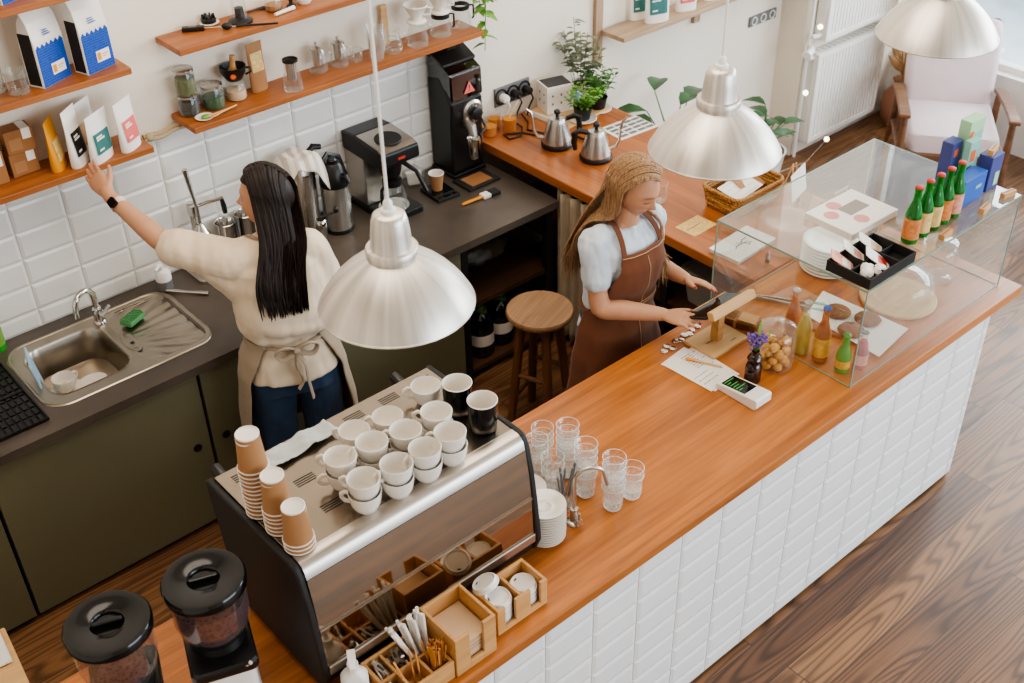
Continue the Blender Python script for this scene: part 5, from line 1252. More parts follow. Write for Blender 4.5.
obj('sink_bowl', MB().loft([[(x, y, .003) for x, y in rrect(.348, .383, .08, 8, *bowl_c)], [(x, y, .004) for x, y in rrect(.34, .375, .078, 8, *bowl_c)], [(x, y, -.004) for x, y in rrect(.328, .363, .075, 8, *bowl_c)], [(x, y, -.06) for x, y in rrect(.32, .355, .075, 8, *bowl_c)], [(x, y, -.135) for x, y in rrect(.30, .335, .08, 8, *bowl_c)], [(x, y, -.15) for x, y in rrect(.25, .285, .09, 8, *bowl_c)], [(x, y, -.154) for x, y in rrect(.05, .05, .024, 8, *bowl_c)]], True, False, True), M['sink'], sk, smooth=50)
obj('sink_drain', MB().lathe([(0, -.1535), (.035, -.1535), (.04, -.151), (.036, -.1505), (0, -.152)], (bowl_c[0], bowl_c[1], 0), 24), M['chrome'], sk)
ov = obj('overflow_plate', MB().loft([[(.075 + rr * .032 * math.cos(a), -.03 + rr * .085 * math.sin(a), z) for a in [2 * PI * i / 28 for i in range(28)]] for rr, z in ((1, .002), (1, .005), (.85, .006), (.8, .0035))], True, True, True), M['sink'], sk, smooth=40)
obj('overflow_slot', MB().bx(.068, .083, -.052, -.040, .0036, .0065), M['black'], ov, smooth=0)
fa = thing('sink_faucet', 'chrome arched faucet at the back of the sink', 'faucet', (1.325, 4.245, ZD + .003), R(205))
obj('faucet_base', MB().lathe([(0, 0), (.028, 0), (.026, .01), (.022, .015), (.022, .065), (.018, .075), (0, .078)], n=24), M['chrome'], fa)
obj('faucet_spout', MB().tube([(0, 0, .06), (0, 0, .12)] + [(.055 - .055 * math.cos(a), 0, .13 + .055 * math.sin(a)) for a in [PI * k / 9 for k in range(1, 9)]] + [(.112, 0, .11), (.113, 0, .095)], .0125, 14), M['chrome'], fa)
obj('faucet_lever', MB().tube([(0, .015, .045), (-.012, .035, .06), (-.02, .05, .085)], [.012, .009, .007], 10), M['chrome'], fa)
sp_ = thing('scrub_sponge', 'green wavy sponge lying on the sink beside the faucet', 'sponge', (1.430, 4.155, ZD + .0075), R(25))
obj('sponge_body', MB().bx(-.048, .048, -.030, .030, 0, .022), M['green'], sp_, smooth=0, bevel=.004)
g = MB()
for k in range(7):
    x = -.042 + k * .0135; g.tube([(x, -.026, .024), (x + .006, -.009, .026), (x, .009, .026), (x + .006, .026, .024)], .0045, 6)
obj('sponge_ridge', g, M['green'], sp_)
zs = ZD - .150
sd_ = obj('saucer', MB().lathe([(0, .003), (.03, .002), (.045, .005), (.068, .014), (.067, .017), (.045, .010), (0, .006)], n=40), M['porcelain'], smooth=60, loc=(1.075, 4.085, zs + .006)); sd_.rotation_euler = (R(6), R(4), 0)
tag(sd_, 'white saucer lying under the used cup in the sink', 'saucer')
uc = CU((1.07, 4.09, zs + .014), R(20), 'used white coffee cup standing on a saucer in the sink', 'crockery in the sink')
s2 = obj('white_saucer', MB().lathe([(0, .003), (.03, .002), (.045, .005), (.068, .014), (.067, .017), (.045, .010), (0, .006)], n=40), M['porcelain'], smooth=60, loc=(1.165, 4.05, zs + .010)); s2.rotation_euler = (R(-6), R(-7), 0)
tag(s2, 'second white saucer lying half under the first one in the sink', 'saucer')
obj('coffee_rest', MB().lathe([(0, .02), (.028, .02)], n=24), M['amber'], uc)
bp_ = obj('blue_board', MB().prism_y(rrect(.17, .20, .02, 5), -.004, .004), plain('pale blue plastic', (150, 184, 204), .45), smooth=30, bevel=.002, loc=(.970, 4.06, ZD + .01)); bp_.rotation_euler = (R(-8), R(0), R(76))
tag(bp_, 'pale blue plastic board leaning upright in the left end of the sink', 'board')
dmt = thing('drying_mat', 'black slotted drying mat on the dark worktop left of the sink', 'mat', (.71, 4.0, ZD + .0004))
obj('mat_base', MB().prism(rrect(.37, .46, .02), 0, .004), M['black_matte'], dmt, smooth=0)
g = MB()
for i in range(14):
    for j in range(9):
        x, y = -.165 + i * .0253, -.20 + j * .05
        g.bx(x - .008, x + .008, y - .019, y + .019, .004, .010)
g.bx(-.185, .185, -.232, -.226, .004, .016).bx(-.185, .185, .226, .232, .004, .016).bx(.179, .185, -.226, .226, .004, .016).bx(-.185, -.179, -.226, .226, .004, .016).bx(-.179, .179, -.003, .003, .004, .014)
obj('mat_rib', g, M['black'], dmt, smooth=0)
gb = thing('soap_bottle', 'green dish soap bottle with colourful label at the left picture edge', 'bottle', (.925, 4.345, ZD + .0004))
obj('bottle_body', MB().lathe([(0, 0), (.033, .0), (.036, .01), (.036, .12), (.024, .15), (.014, .165), (.014, .175)], n=24, sq=.7), M['green_can'], gb)
obj('bottle_label', MB().lathe([(.0366, .03), (.0366, .105)], n=24, sq=.72), M['leaf_light'], gb)
obj('bottle_cap', MB().lathe([(.015, .172), (.015, .2), (.008, .204), (.006, .22), (0, .22)], n=18), M['red'], gb)
sj = thing('soap_jar', 'white and grey soap pump jar on the worktop behind the sink', 'soap dispenser', (1.655, 4.295, ZD + .0004), R(40))
obj('jar_body', MB().lathe([(0, 0), (.033, 0), (.035, .006), (.035, .05)], n=26), M['grey_cap'], sj)
obj('jar_top', MB().lathe([(.035, .05), (.035, .085), (.028, .095), (.012, .1), (.01, .12), (0, .121)], n=26), M['plast_white'], sj)
obj('jar_pump', MB().tube([(0, 0, .118), (-.02, 0, .13), (-.055, 0, .126)], [.01, .009, .006], 8), M['plast_white'], sj)
tl2 = obj('steel_spatula', MB().tube([(-.10, 0, .012), (.0, 0, .008), (.09, 0, .008)], [.009, .006, .010], 10), M['chrome'], smooth=50, loc=(1.71, 4.185, ZD + .003)); tl2.rotation_euler.z = R(-48)
tag(tl2, 'chrome tool handle lying on the worktop beside the sink', 'tool')
jc = thing('citrus_juicer', 'steel lever citrus juicer standing against the tiled wall behind the woman', 'juicer', (1.865, 4.285, ZD), R(0))
obj('juicer_base', MB().loft([[(x, y, z) for x, y in rrect(w, d, r)] for w, d, r, z in ((.16, .18, .04, 0), (.16, .18, .04, .015), (.13, .15, .04, .022))]), M['steel'], jc, smooth=40)
obj('juicer_post', MB().tube([(0, .06, .02), (0, .06, .33)], .014, 12).box((0, .045, .30), (.03, .05, .05)), M['chrome'], jc, smooth=30)
obj('juicer_ram', MB().tube([(0, .0, .22), (0, .0, .34)], .009, 10).lathe([(0, .25), (.014, .248), (.03, .215), (.045, .19), (.044, .185), (0, .2)], n=26), M['chrome'], jc, smooth=40)
obj('juicer_bowl', MB().lathe([(.02, .12), (.045, .15), (.055, .165), (.052, .166), (.04, .15), (.0, .14)], n=28).tube([(0, .06, .14), (0, .03, .14)], .01, 8), M['steel_r'], jc)
obj('juicer_lever', MB().tube([(0, .045, .31), (.06, .02, .325), (.125, -.01, .335)], .009, 10), M['chrome'], jc)
obj('lever_grip', MB().tube([(.118, -.008, .335), (.122, -.008, .30), (.124, -.008, .26)], [.008, .012, .011], 10), M['black'], jc)
obj('ram_grip', MB().tube([(0, 0, .335), (-.01, 0, .42), (-.02, 0, .52)], [.007, .009, .013], 10), M['chrome'], jc)
for i, (x, y, l) in enumerate(((2.0, 4.325, 'tall steel tin behind the woman beside the juicer'), (2.105, 4.335, 'tall steel tin hidden half by the woman\'s dark hair'))):
    tag(obj('steel_tin', MB().lathe([(0, .002), (.036, .0), (.038, .004), (.045, .185), (.047, .187), (.045, .189), (.043, .185), (.036, .01), (0, .008)], n=28), M['chrome'], smooth=60, loc=(x, y, ZD + .0004)), l, 'tin')
def airpot(label, x, y, r, h, rz):
    t = thing('thermos_pot', label, 'thermos', (x, y, ZD + .0004), rz)
    obj('pot_base', MB().lathe([(0, 0), (r * 1.02, 0), (r * 1.03, .012), (r, .02)], n=32), M['black'], t)
    obj('pot_body', MB().lathe([(r, .02), (r, h * .60), (r * .97, h * .64)], n=36), M['steel_r'], t)
    obj('pot_head', MB().lathe([(r * .98, h * .63), (r * 1.02, h * .66), (r * .98, h * .76), (r * .72, h * .88), (r * .5, h * .93), (0, h * .94)], n=32), M['black'], t)
    obj('pump_button', MB().lathe([(0, h * .93), (.022, h * .93), (.024, h * .96), (.018, h * .985), (0, h * .99)], n=18), M['black'], t)
    obj('pot_spout', MB().tube([(0, -r * .8, h * .78), (0, -r * 1.25, h * .80), (0, -r * 1.45, h * .74)], [.016, .013, .01], 10), M['black'], t)
    obj('carry_handle', MB().tube([(-r, 0, h * .72), (-r * .9, .02, h * .92), (0, .03, h * 1.01), (r * .9, .02, h * .92), (r, 0, h * .72)], .008, 8, 1.6), M['black'], t)
    return t
airpot('steel and black pump thermos beside the batch brewer', 2.515, 4.205, .068, .375, R(10))
ur = thing('coffee_urn', 'tall steel coffee urn under the striped towel behind the woman', 'urn', (2.368, 4.262, ZD + .0004), R(-20))
obj('urn_base', MB().lathe([(0, 0), (.080, 0), (.082, .02), (.074, .026), (0, .026)], n=32), M['black'], ur)
obj('urn_body', MB().lathe([(.074, .026), (.074, .385), (.066, .398), (0, .40)], n=40), M['steel_r'], ur)
obj('sight_column', MB().tube([(.02, -.084, .06), (.02, -.084, .34)], .014, 12), M['steel'], ur)
obj('urn_tap', MB().tube([(.02, -.085, .06), (.02, -.125, .055), (.02, -.13, .03)], .011, 10), M['black'], ur)
obj('urn_handle', MB().tube([(.05, .02, .40), (.085, .03, .425), (.12, .035, .415)], [.012, .016, .013], 10), M['black'], ur)
def towel(u, v):
    a = (u - .5) * 2; b = (v - .5) * 2
    x, y = a * .125, b * .105
    rr = math.hypot(x / .085, y / .085)
    z = .420 - max(0, rr - .80) * .085 - max(0, rr - 1.25) * .10 + .008 * math.sin(a * 9 + b * 3) * min(1, rr) + .005 * noise.noise((a * 4, b * 4, 2))
    return (x * (1 - .12 * max(0, rr - 1)), y * (1 - .12 * max(0, rr - 1)), z)
tw = obj('tea_towel', MB().grid(towel, 36, 30), M['towel'], smooth=70, solid=.003, loc=(2.368, 4.258, ZD)); tw.rotation_euler.z = R(-15); tag(tw, 'striped cream tea towel draped over the thermos behind the woman', 'towel')
hm = thing('hand_mill', 'small chrome and black hand coffee mill beside the dark haired woman', 'coffee mill', (2.335, 4.06, ZD + .0004))
obj('mill_base', MB().lathe([(0, 0), (.035, 0), (.036, .012), (.024, .02)], n=24), M['black'], hm)
obj('mill_body', MB().lathe([(.024, .02), (.024, .13), (.027, .135), (.027, .17), (.02, .18), (0, .18)], n=24), M['chrome'], hm)
obj('mill_crank', MB().tube([(0, 0, .178), (0, 0, .192), (.07, -.02, .198)], .005, 8).ball((.072, -.02, .21), (.013, .013, .016), 12, 8), M['black'], hm)
# batch brewer
br = thing('coffee_brewer', 'black and steel batch coffee brewer with glass carafe by the tiled wall', 'coffee machine', (2.80, 4.23, ZD + .0004))
obj('brewer_base', MB().prism([(-.105, -.17), (.105, -.17), (.105, .16), (-.105, .16)], 0, .035), M['black'], br, smooth=0, bevel=.006)
obj('brewer_column', MB().bx(-.10, .10, .0, .158, .036, .30), M['steel'], br, smooth=0, bevel=.004)
obj('brewer_head', MB().prism_x([(.16, .29), (.16, .385), (.06, .392), (-.12, .375), (-.165, .36), (-.172, .30), (-.15, .285), (0, .285)], -.108, .108), M['black'], br, smooth=0, bevel=.01)
obj('brewer_top', MB().prism_x([(.04, .3935), (-.12, .3775), (-.158, .364), (-.158, .361), (-.12, .374), (.04, .390)], -.100, .100), M['steel'], br, smooth=0)
obj('brew_lid', MB().lathe([(0, .3915), (.062, .3915), (.064, .389), (.064, .383)], (0, -.045, .0), 32, m=Matrix.Rotation(R(4), 3, 'X')), M['black_matte'], br, smooth=30)
obj('brand_plate', MB().bx(-.020, .020, -.1735, -.171, .318, .330), M['red'], br, smooth=0)
obj('filter_basket', MB().lathe([(.058, .285), (.055, .235), (.045, .20), (.02, .195), (0, .195)], (0, -.07, 0), 28).tube([(.05, -.10, .26), (.085, -.16, .22), (.11, -.20, .12)], [.012, .010, .011], 8), M['black'], br, smooth=40)
cf = obj('brew_carafe', MB().lathe([(0, .0365), (.052, .036), (.062, .045), (.066, .08), (.05, .13), (.042, .15)], (0, -.075, 0), 30), M['glass'], br)
obj('carafe_collar', MB().lathe([(.043, .148), (.047, .15), (.047, .175), (.03, .185), (0, .186)], (0, -.075, 0), 28), M['black'], cf)
obj('carafe_handle', MB().tube([(-.046, -.09, .165), (-.09, -.115, .16), (-.095, -.12, .10), (-.066, -.1, .075)], .009, 8), M['black'], cf)
obj('hot_plate', MB().lathe([(0, .0355), (.072, .0355), (.074, .037), (0, .0372)], (0, -.075, 0), 32), M['chrome'], br)
# tall grinder
ek = thing('shop_grinder', 'tall black shop coffee grinder with dial and red triangle sticker', 'coffee grinder', (3.325, 4.29, ZD + .0004))
obj('grinder_base', MB().bx(-.117, .09, -.095, .095, 0, .025), M['black'], ek, smooth=0, bevel=.005)
obj('grinder_body', MB().prism_x([(.095, .025), (.095, .50), (.0, .52), (-.088, .40), (-.09, .36), (-.082, .30), (-.082, .025)], -.112, .085), M['black'], ek, smooth=0, bevel=.012)
obj('bean_hopper', MB().prism_x([(.09, .46), (.092, .60), (.05, .615), (-.085, .55), (-.09, .41), (-.04, .46)], -.108, .087), M['smoke'], ek, smooth=0, bevel=.008)
obj('hopper_lid', MB().prism_x([(.095, .602), (.095, .618), (.05, .632), (-.04, .59), (-.04, .575), (.05, .616)], -.111, .09).bx(-.03, .03, .03, .08, .62, .645), M['black'], ek, smooth=0, bevel=.005)
st_ = MB().prism_y([(-.035, .44), (.035, .44), (0, .50)], -.0945, -.0935)
ob_ = obj('warning_sticker', st_, M['coral'], ek, smooth=0)
obj('sticker_mark', MB().bx(-.003, .003, -.0955, -.0946, .462, .482).bx(-.003, .003, -.0955, -.0946, .450, .456), M['ink'], ob_, smooth=0)
mX = Matrix.Rotation(PI / 2, 3, 'X')
obj('grind_dial', MB().lathe([(0, -.0), (.062, 0), (.062, .014), (.05, .022), (0, .022)], (.015, -.083, .335), 32, m=mX), M['steel_r'], ek, smooth=30)
obj('dial_knob', MB().lathe([(.034, .022), (.032, .05), (.02, .055), (0, .055)], (.015, -.083, .335), 24, m=mX), M['black'], ek, smooth=30)
obj('dial_light', MB().bx(.060, .074, -.106, -.098, .31, .322), M['screen_green'], ek, smooth=0)
obj('grinder_spout', MB().tube([(-.02, -.085, .30), (-.03, -.14, .28), (-.03, -.15, .24)], [.026, .024, .02], 12), M['steel_r'], ek)
obj('dosing_cup', MB().lathe([(0, 0), (.026, 0), (.028, .004), (.036, .105), (.034, .105), (0, .01)], (-.035, -.155, .125), 24), M['chrome'], ek)
obj('cup_holder', MB().tube([(.06, -.09, .30), (.05, -.15, .26), (.0, -.16, .235)], .007, 8), M['black'], ek)
tr_ = thing('grinder_mat', 'black tray with brown paper square before the tall grinder', 'tray', (3.285, 4.125, ZD + .0004), R(0))
obj('tray_base', MB().bx(-.10, .10, -.075, .065, 0, .012), M['black_matte'], tr_, smooth=0, bevel=.003)
obj('paper_square', MB().bx(-.065, .065, -.055, .045, .0122, .013), M['kraft_dark'], tr_, smooth=0)
scl = thing('brewing_scale', 'flat black brewing scale under the paper cup', 'scale', (3.070, 4.145, ZD + .0004), R(-4))
obj('scale_body', MB().bx(-.065, .065, -.085, .08, 0, .018), M['black_matte'], scl, smooth=0, bevel=.004)
obj('scale_plate', MB().bx(-.06, .06, -.045, .075, .0182, .021), M['black_gloss'], scl, smooth=0, bevel=.002)
obj('scale_button', MB().bx(-.05, -.03, -.075, -.06, .0182, .02).bx(.03, .05, -.075, -.06, .0182, .02).bx(-.018, .018, -.077, -.058, .0182, .0195), M['screen'], scl, smooth=0)
cp = thing('paper_cup', 'kraft paper cup standing upright on the black scale', 'paper cup', (3.062, 4.155, ZD + .0218))
obj('cup_wall', MB().lathe([(.0265, .002), (.0375, .09)], n=28), M['kraft'], cp)
obj('cup_inside', MB().lathe([(.0368, .09), (.026, .01), (0, .01)], n=28), M['paper_white'], cp)
obj('cup_rim', MB().lathe([(.0375 + .002 * math.cos(a * PI / 3), .091 + .002 * math.sin(a * PI / 3)) for a in range(7)], n=28), M['paper_white'], cp)
bsb = thing('filter_bag', 'clear plastic bag of paper filters behind the scale', 'bag', (3.03, 4.30, ZD + .0004), R(-20))
fb = MB().ball((0, 0, .05), (.06, .04, .05), 18, 12); fb.v = [tuple(Vector(p) * (1 + .25 * noise.noise(Vector(p) * 30))) for p in fb.v]; fb.v = [(x, y, max(.0, z)) for x, y, z in fb.v]
obj('bag_film', fb, M['tumbler'], bsb, smooth=20)
obj('paper_filters', MB().prism_y([(-.03, .01), (.03, .01), (.04, .075), (-.04, .075)], -.012, .012), M['paper_white'], bsb, smooth=0)
bru = thing('grinder_brush', 'grinder brush with orange handle and pale bristles on the dark worktop', 'brush', (3.16, 3.966, ZD + .010), R(-2))
obj('brush_handle', MB().tube([(-.09, 0, 0), (-.06, 0, .001), (0, 0, 0), (.03, 0, 0)], [.007, .010, .009, .011], 10, .7), M['amber_handle'], bru)
obj('brush_bristles', MB().bx(.03, .075, -.022, .022, -.009, .009), M['paper_white'], bru, smooth=0, bevel=.003)
obj('brush_head', MB().bx(.076, .13, -.026, .026, -.0095, .008), M['black_matte'], bru, smooth=0, bevel=.003)

# ================================================================== under the worktops
for i, (x, y, l) in enumerate(((3.04, 3.83, 'large blue water bottle, nearest the olive cabinet on the low shelf'), (3.185, 3.85, 'large blue water bottle beside the first on the low shelf'), (3.12, 4.03, 'large blue water bottle behind the other two on the low shelf'))):
    t = thing('water_bottle', l, 'bottle', (x, y, .0705), 0, 'water bottles on the low shelf')
    obj('bottle_body', MB().lathe([(0, .002), (.055, 0), (.066, .01), (.068, .06), (.062, .07), (.068, .08), (.068, .13), (.062, .14), (.068, .15), (.068, .19), (.05, .235), (.02, .26), (.018, .275)], n=24), M['water'], t)
    obj('bottle_label', MB().lathe([(.0685, .075), (.0688, .08), (.0688, .135), (.0685, .14)], n=24), M['paper_white'], t)
    obj('bottle_cap', MB().lathe([(.021, .268), (.021, .29), (.018, .294), (0, .294)], n=18), M['leaf_light'], t)
    obj('bottle_ring', MB().tube([(.03 * math.cos(a), .03 * math.sin(a), .262 + .012 * math.sin(a * 2)) for a in [k * PI / 6 for k in range(13)]], .008, 6), M['leaf_light'], t)
pg_ = MB().ball((0, 0, .07), (.17, .13, .075), 24, 14); pg_.v = [tuple(Vector(p) * (1 + .22 * noise.noise(Vector(p) * 16))) for p in pg_.v]; pg_.v = [(x, y, max(0, z)) for x, y, z in pg_.v]
tag(obj('plastic_bag', pg_, plain('grey plastic film', (92, 80, 66), .35, var=.3), smooth=25, loc=(3.20, 4.05, .4606)), 'crumpled grey plastic bag on the shelf under the dark worktop', 'bag')
rb_ = thing('red_box', 'small red box on the shelf under the side counter', 'box', (3.75, 4.05, .5256), R(15))
obj('box_body', MB().bx(-.07, .07, -.045, .045, 0, .07), M['red'], rb_, smooth=0, bevel=.002)
obj('box_print', MB().bx(-.04, .03, -.0462, -.0455, .02, .05), M['paper_white'], rb_, smooth=0)
for z, l in ((.1256, 'dark cooking pot on the lowest shelf under the side counter'),):
    t = thing('cooking_pot', l, 'pot', (3.78, 4.10, z))
    obj('pot_body', MB().lathe([(0, 0), (.095, 0), (.10, .01), (.10, .13), (.104, .132)], n=30), M['grey_cap'], t)
    obj('pot_lid', MB().lathe([(.104, .133), (.08, .15), (.02, .158), (.018, .18), (0, .182)], n=30), M['black_matte'], t)
cu = MB()
def curt(u, v):
    y = 3.49 + u * .24; z = .05 + v * .845
    return (3.475 + .018 * math.sin(u * 22) + .006 * math.sin(u * 51 + v * 2), y, z)
tag(obj('linen_curtain', cu.grid(curt, 60, 16), M['curtain'], smooth=70, solid=.002), 'grey linen curtain hanging under the side counter behind the stool', 'curtain')
bn = thing('storage_bin', 'pale grey storage bin under the side counter beside the woman', 'bin', (3.76, 2.87, .5256), 0)
obj('bin_body', MB().loft([[(x, y, z) for x, y in rrect(w, d, .03)] for w, d, z in ((.24, .28, 0), (.28, .32, .17))]), M['bin'], bn, smooth=40)
obj('bin_rim', MB().loft([[(x, y, z) for x, y in rrect(w, d, .03)] for w, d, z in ((.28, .32, .17), (.30, .34, .172), (.30, .34, .185), (.27, .31, .186), (.26, .30, .176))]), M['bin'], bn, smooth=40)
# stool
so = thing('wooden_stool', 'round topped wooden bar stool standing behind the bar', 'stool', (2.958, 3.288, 0), R(20))
obj('seat', MB().lathe([(0, .612), (.13, .612), (.150, .618), (.156, .628), (.156, .640), (.151, .648), (0, .65)], n=48), M['stool_wood'], so, smooth=40)
for k in range(4):
    a = PI / 4 + k * PI / 2
    obj('leg', MB().tube([(.085 * math.cos(a), .085 * math.sin(a), .615), (.15 * math.cos(a), .15 * math.sin(a), 0)], [.023, .02], 10), M['stool_leg'], so)
for z, r_ in ((.16, .134), (.30, .119)):
    for k in range(4):
        if (z > .2) == (k % 2 == 0): continue
        a, b = PI / 4 + k * PI / 2, PI / 4 + (k + 1) * PI / 2
        obj('stretcher', MB().tube([(r_ * math.cos(a), r_ * math.sin(a), z), (r_ * math.cos(b), r_ * math.sin(b), z)], .012, 8), M['stool_leg'], so)
wbx = thing('wooden_crate', 'pale wooden crate with white cloth at the lower left picture corner', 'crate', (.28, 3.10, 0), R(-6))
obj('crate_body', MB().bx(-.16, .12, -.2, .2, 0, .48), M['pale_wood'], wbx, smooth=0, bevel=.006)
obj('crate_cloth', MB().grid(lambda u, v: (-.14 + u * .24, .02 + v * .17, .486 + .02 * abs(noise.noise((u * 4, v * 4, 1)))), 14, 12), M['paper_white'], wbx, smooth=60, solid=.004)

# ================================================================== side counter
def kettle(label, x, y, rz):
    t = thing('gooseneck_kettle', label, 'kettle', (x, y, ZB + .0004), rz)
    obj('kettle_base', MB().lathe([(0, 0), (.078, 0), (.082, .006), (.082, .018), (.078, .024), (0, .024)], n=36), M['black'], t)
    pr = []
    for k in range(13):
        z = .0245 + .115 * k / 12; r0 = .074 - .030 * (k / 12) ** 1.15
        pr.append((r0 + .0035 * (k % 2), z))
    obj('kettle_body', MB().lathe([(0, .0245)] + pr + [(.043, .145), (.04, .150)], n=40), M['steel_r'], t, smooth=60)
    ldd = obj('kettle_lid', MB().lathe([(.042, .149), (.040, .153), (.02, .158), (.010, .160)], n=30), M['steel_r'], t)
    obj('lid_knob', MB().lathe([(.008, .159), (.007, .17), (.016, .176), (.018, .188), (.012, .194), (0, .195)], n=20), M['black'], ldd)
    obj('kettle_spout', MB().tube([(-.068, 0, .045), (-.10, 0, .055), (-.118, 0, .09), (-.122, 0, .14), (-.132, 0, .185), (-.155, 0, .205)], [.011, .009, .0075, .0065, .006, .0055], 10), M['steel_r'], t)
    obj('kettle_handle', MB().tube([(.045, 0, .145), (.085, 0, .160), (.108, 0, .150), (.112, 0, .10), (.106, 0, .06)], [.009, .011, .012, .011, .008], 10, 1.3), M['black'], t)
    return t
kettle('steel gooseneck kettle on the side counter, the one nearer the wall sockets', 3.70, 3.972, R(-38))
kettle('steel gooseneck kettle on the side counter, right behind the blonde woman', 3.742, 3.735, R(150))
tum2 = obj('glass_tumbler', MB().lathe([(0, .003), (.027, .001), (.03, .005), (.037, .094), (.038, .096), (.036, .096), (.028, .009), (0, .008)], n=28), M['tumbler'], smooth=60, loc=(3.652, 3.222, ZB + .0004)); tag(tum2, 'single clear glass tumbler on the side counter beside the blonde woman\'s face', 'glass')
def drink(label, x, y, r, h, fill):
    t = thing('iced_drink', label, 'glass', (x, y, ZB + .0006))
    obj('glass_wall', MB().lathe([(0, .002), (r * .85, .0), (r * .9, .004), (r, h), (r * .95, h)], n=26), M['glass'], t)
    obj('drink', MB().lathe([(0, .004), (r * .8, .004), (r * .9, h * fill), (0, h * fill)], n=24), M['iced'], t)
    return t
drink('round glass of orange iced drink at the counter edge beside the grinder', 3.525, 4.298, .042, .07, .75)
drink('glass of pale orange iced drink on a saucer by the wall sockets', 3.632, 4.262, .04, .09, .8)
drink('glass of orange iced drink behind the saucer near the sockets', 3.605, 4.352, .036, .085, .6)
o = obj('metal_straw', MB().tube([(0, 0, 0), (.10, 0, .055)], .003, 8), M['pale_wood'], loc=(3.63, 4.262, ZB + .075)); o.rotation_euler.z = R(20); tag(o, 'pale straw resting across the iced drink glass', 'straw')
cord = MB().tube([(3.70, 4.335, ZB + .022), (3.70, 4.24, ZB + .006), (3.63, 4.17, ZB + .006), (3.56, 4.18, ZB + .006), (3.57, 4.24, ZB + .006), (3.66, 4.19, ZB + .006), (3.69, 4.12, ZB + .006), (3.70, 4.06, ZB + .008)], .005, 6).tube([(3.78, 4.335, ZB + .022), (3.76, 4.26, ZB + .006), (3.70, 4.20, ZB + .006), (3.74, 4.10, ZB + .006), (3.83, 4.02, ZB + .006), (3.84, 3.88, ZB + .006), (3.80, 3.80, ZB + .008)], .005, 6)
tag(obj('kettle_cord', cord, M['black'], smooth=50), 'black kettle cords lying on the side counter below the wall sockets', 'cord')
tb2 = thing('wooden_tray', 'pale wooden tray with white edge under the white box and plants', 'tray', (3.99, 4.20, ZB + .0004), R(4))
obj('tray_board', MB().bx(-.14, .19, -.13, .17, 0, .012), M['pale_wood'], tb2, smooth=0, bevel=.002)
obj('tray_edge', MB().bx(-.15, -.1405, -.13, .17, 0, .028), M['plast_white'], tb2, smooth=0, bevel=.002)
wx = thing('product_box', 'white box with dark top print standing by the wall on the side counter', 'box', (3.975, 4.285, ZB + .0132), R(-16))
obj('box_body', MB().bx(-.078, .078, -.065, .065, 0, .15), M['paper_white'], wx, smooth=0, bevel=.002)
obj('top_print', MB().bx(-.07, .07, -.057, .057, .1502, .151), M['ink'], wx, smooth=0)
g = MB()
for i in range(2):
    for j in range(2): g.bx(-.05 + i * .05, -.042 + i * .05, -.0662, -.0654, .05 + j * .045, .062 + j * .045)
for i in range(2):
    for j in range(2): g.bx(-.0792, -.0784, -.03 + i * .05, -.022 + i * .05, .05 + j * .045, .062 + j * .045)
obj('side_print', g, M['ink'], wx, smooth=0)
def herb(label, x, y, z, hgt, spread, nst, leafm, lsz, pot=(.038, .05, .07), potm='black_matte', seed=1, saucer=True, blue=False):
    rr = random.Random(seed)
    t = thing('potted_herb', label, 'plant', (x, y, z))
    if saucer: obj('pot_saucer', MB().lathe([(0, .0), (.065, 0), (.075, .008), (.072, .01), (.06, .004), (0, .004)], n=30), M['porcelain'] if potm != 'porcelain' else M['black'], t)
    p0, p1, ph = pot
    obj('pot', MB().lathe([(0, .0045), (p0, .0045), (p1, ph), (p1 + .003, ph + .003), (p1 - .003, ph + .003), (p1 - .004, ph - .008)], n=26), M[potm], t)
    obj('soil', MB().lathe([(p1 - .004, ph - .01), (0, ph - .006)], n=20), M['soil'], t)
    st, lf = MB(), MB()
    for k in range(nst):
        a = rr.random() * 6.28; s = spread * math.sqrt(rr.random()); h = hgt * rr.uniform(.55, 1)
        p = [Vector((.3 * s * math.cos(a), .3 * s * math.sin(a), ph - .01)), Vector((.6 * s * math.cos(a), .6 * s * math.sin(a), ph + h * .5)), Vector((s * math.cos(a), s * math.sin(a), ph + h))]
        st.tube(p, .0014, 5)
        m = max(5, int(h / lsz * 2.6))
        for j in range(m):
            f = .25 + .75 * j / m; q = p[0].lerp(p[1], f * 2) if f < .5 else p[1].lerp(p[2], f * 2 - 1)
            b = rr.random() * 6.28
            leafmesh(lf, q, (math.cos(b), math.sin(b), rr.uniform(-.1, .6)), (0, 0, 1), lsz * rr.uniform(.7, 1.2), lsz * .55)
    obj('stem', st, M['stem'] if leafm == 'leaf_grey' else M['leaf'], t); obj('leaves', lf, M[leafm], t)
    if blue:
        fb = MB()
        for k in range(14): fb.ball((-.05 + rr.uniform(-.022, .022), -.01 + rr.uniform(-.02, .02), .15 + rr.uniform(-.02, .02)), .008, 7, 5)
        obj('flowers', fb, plain('pale blue petals', (150, 176, 214), .7), t)
    return t
herb('bushy green herb in a black pot with blue flowers, in front on the side counter', 3.985, 4.082, ZB + .0134, .12, .115, 44, 'leaf_light', .032, seed=4, blue=True)
herb('green leafy herb in a black pot on a white saucer at the counter edge', 4.148, 4.135, ZB + .0004, .17, .105, 34, 'leaf', .034, seed=5)
herb('grey green eucalyptus in a white pot by the wall upright', 4.165, 4.285, ZB + .0004, .38, .125, 10, 'leaf_grey', .055, pot=(.05, .062, .10), potm='porcelain', seed=6, saucer=False)
clay = obj('clay_ornament', MB().lathe([(0, 0), (.03, 0), (.032, .02), (.02, .05), (.008, .065), (0, .067)], n=18), M['terracotta'], smooth=50, loc=(4.072, 4.345, ZB + .0004)); tag(clay, 'small clay cone between the white box and the eucalyptus', 'ornament')
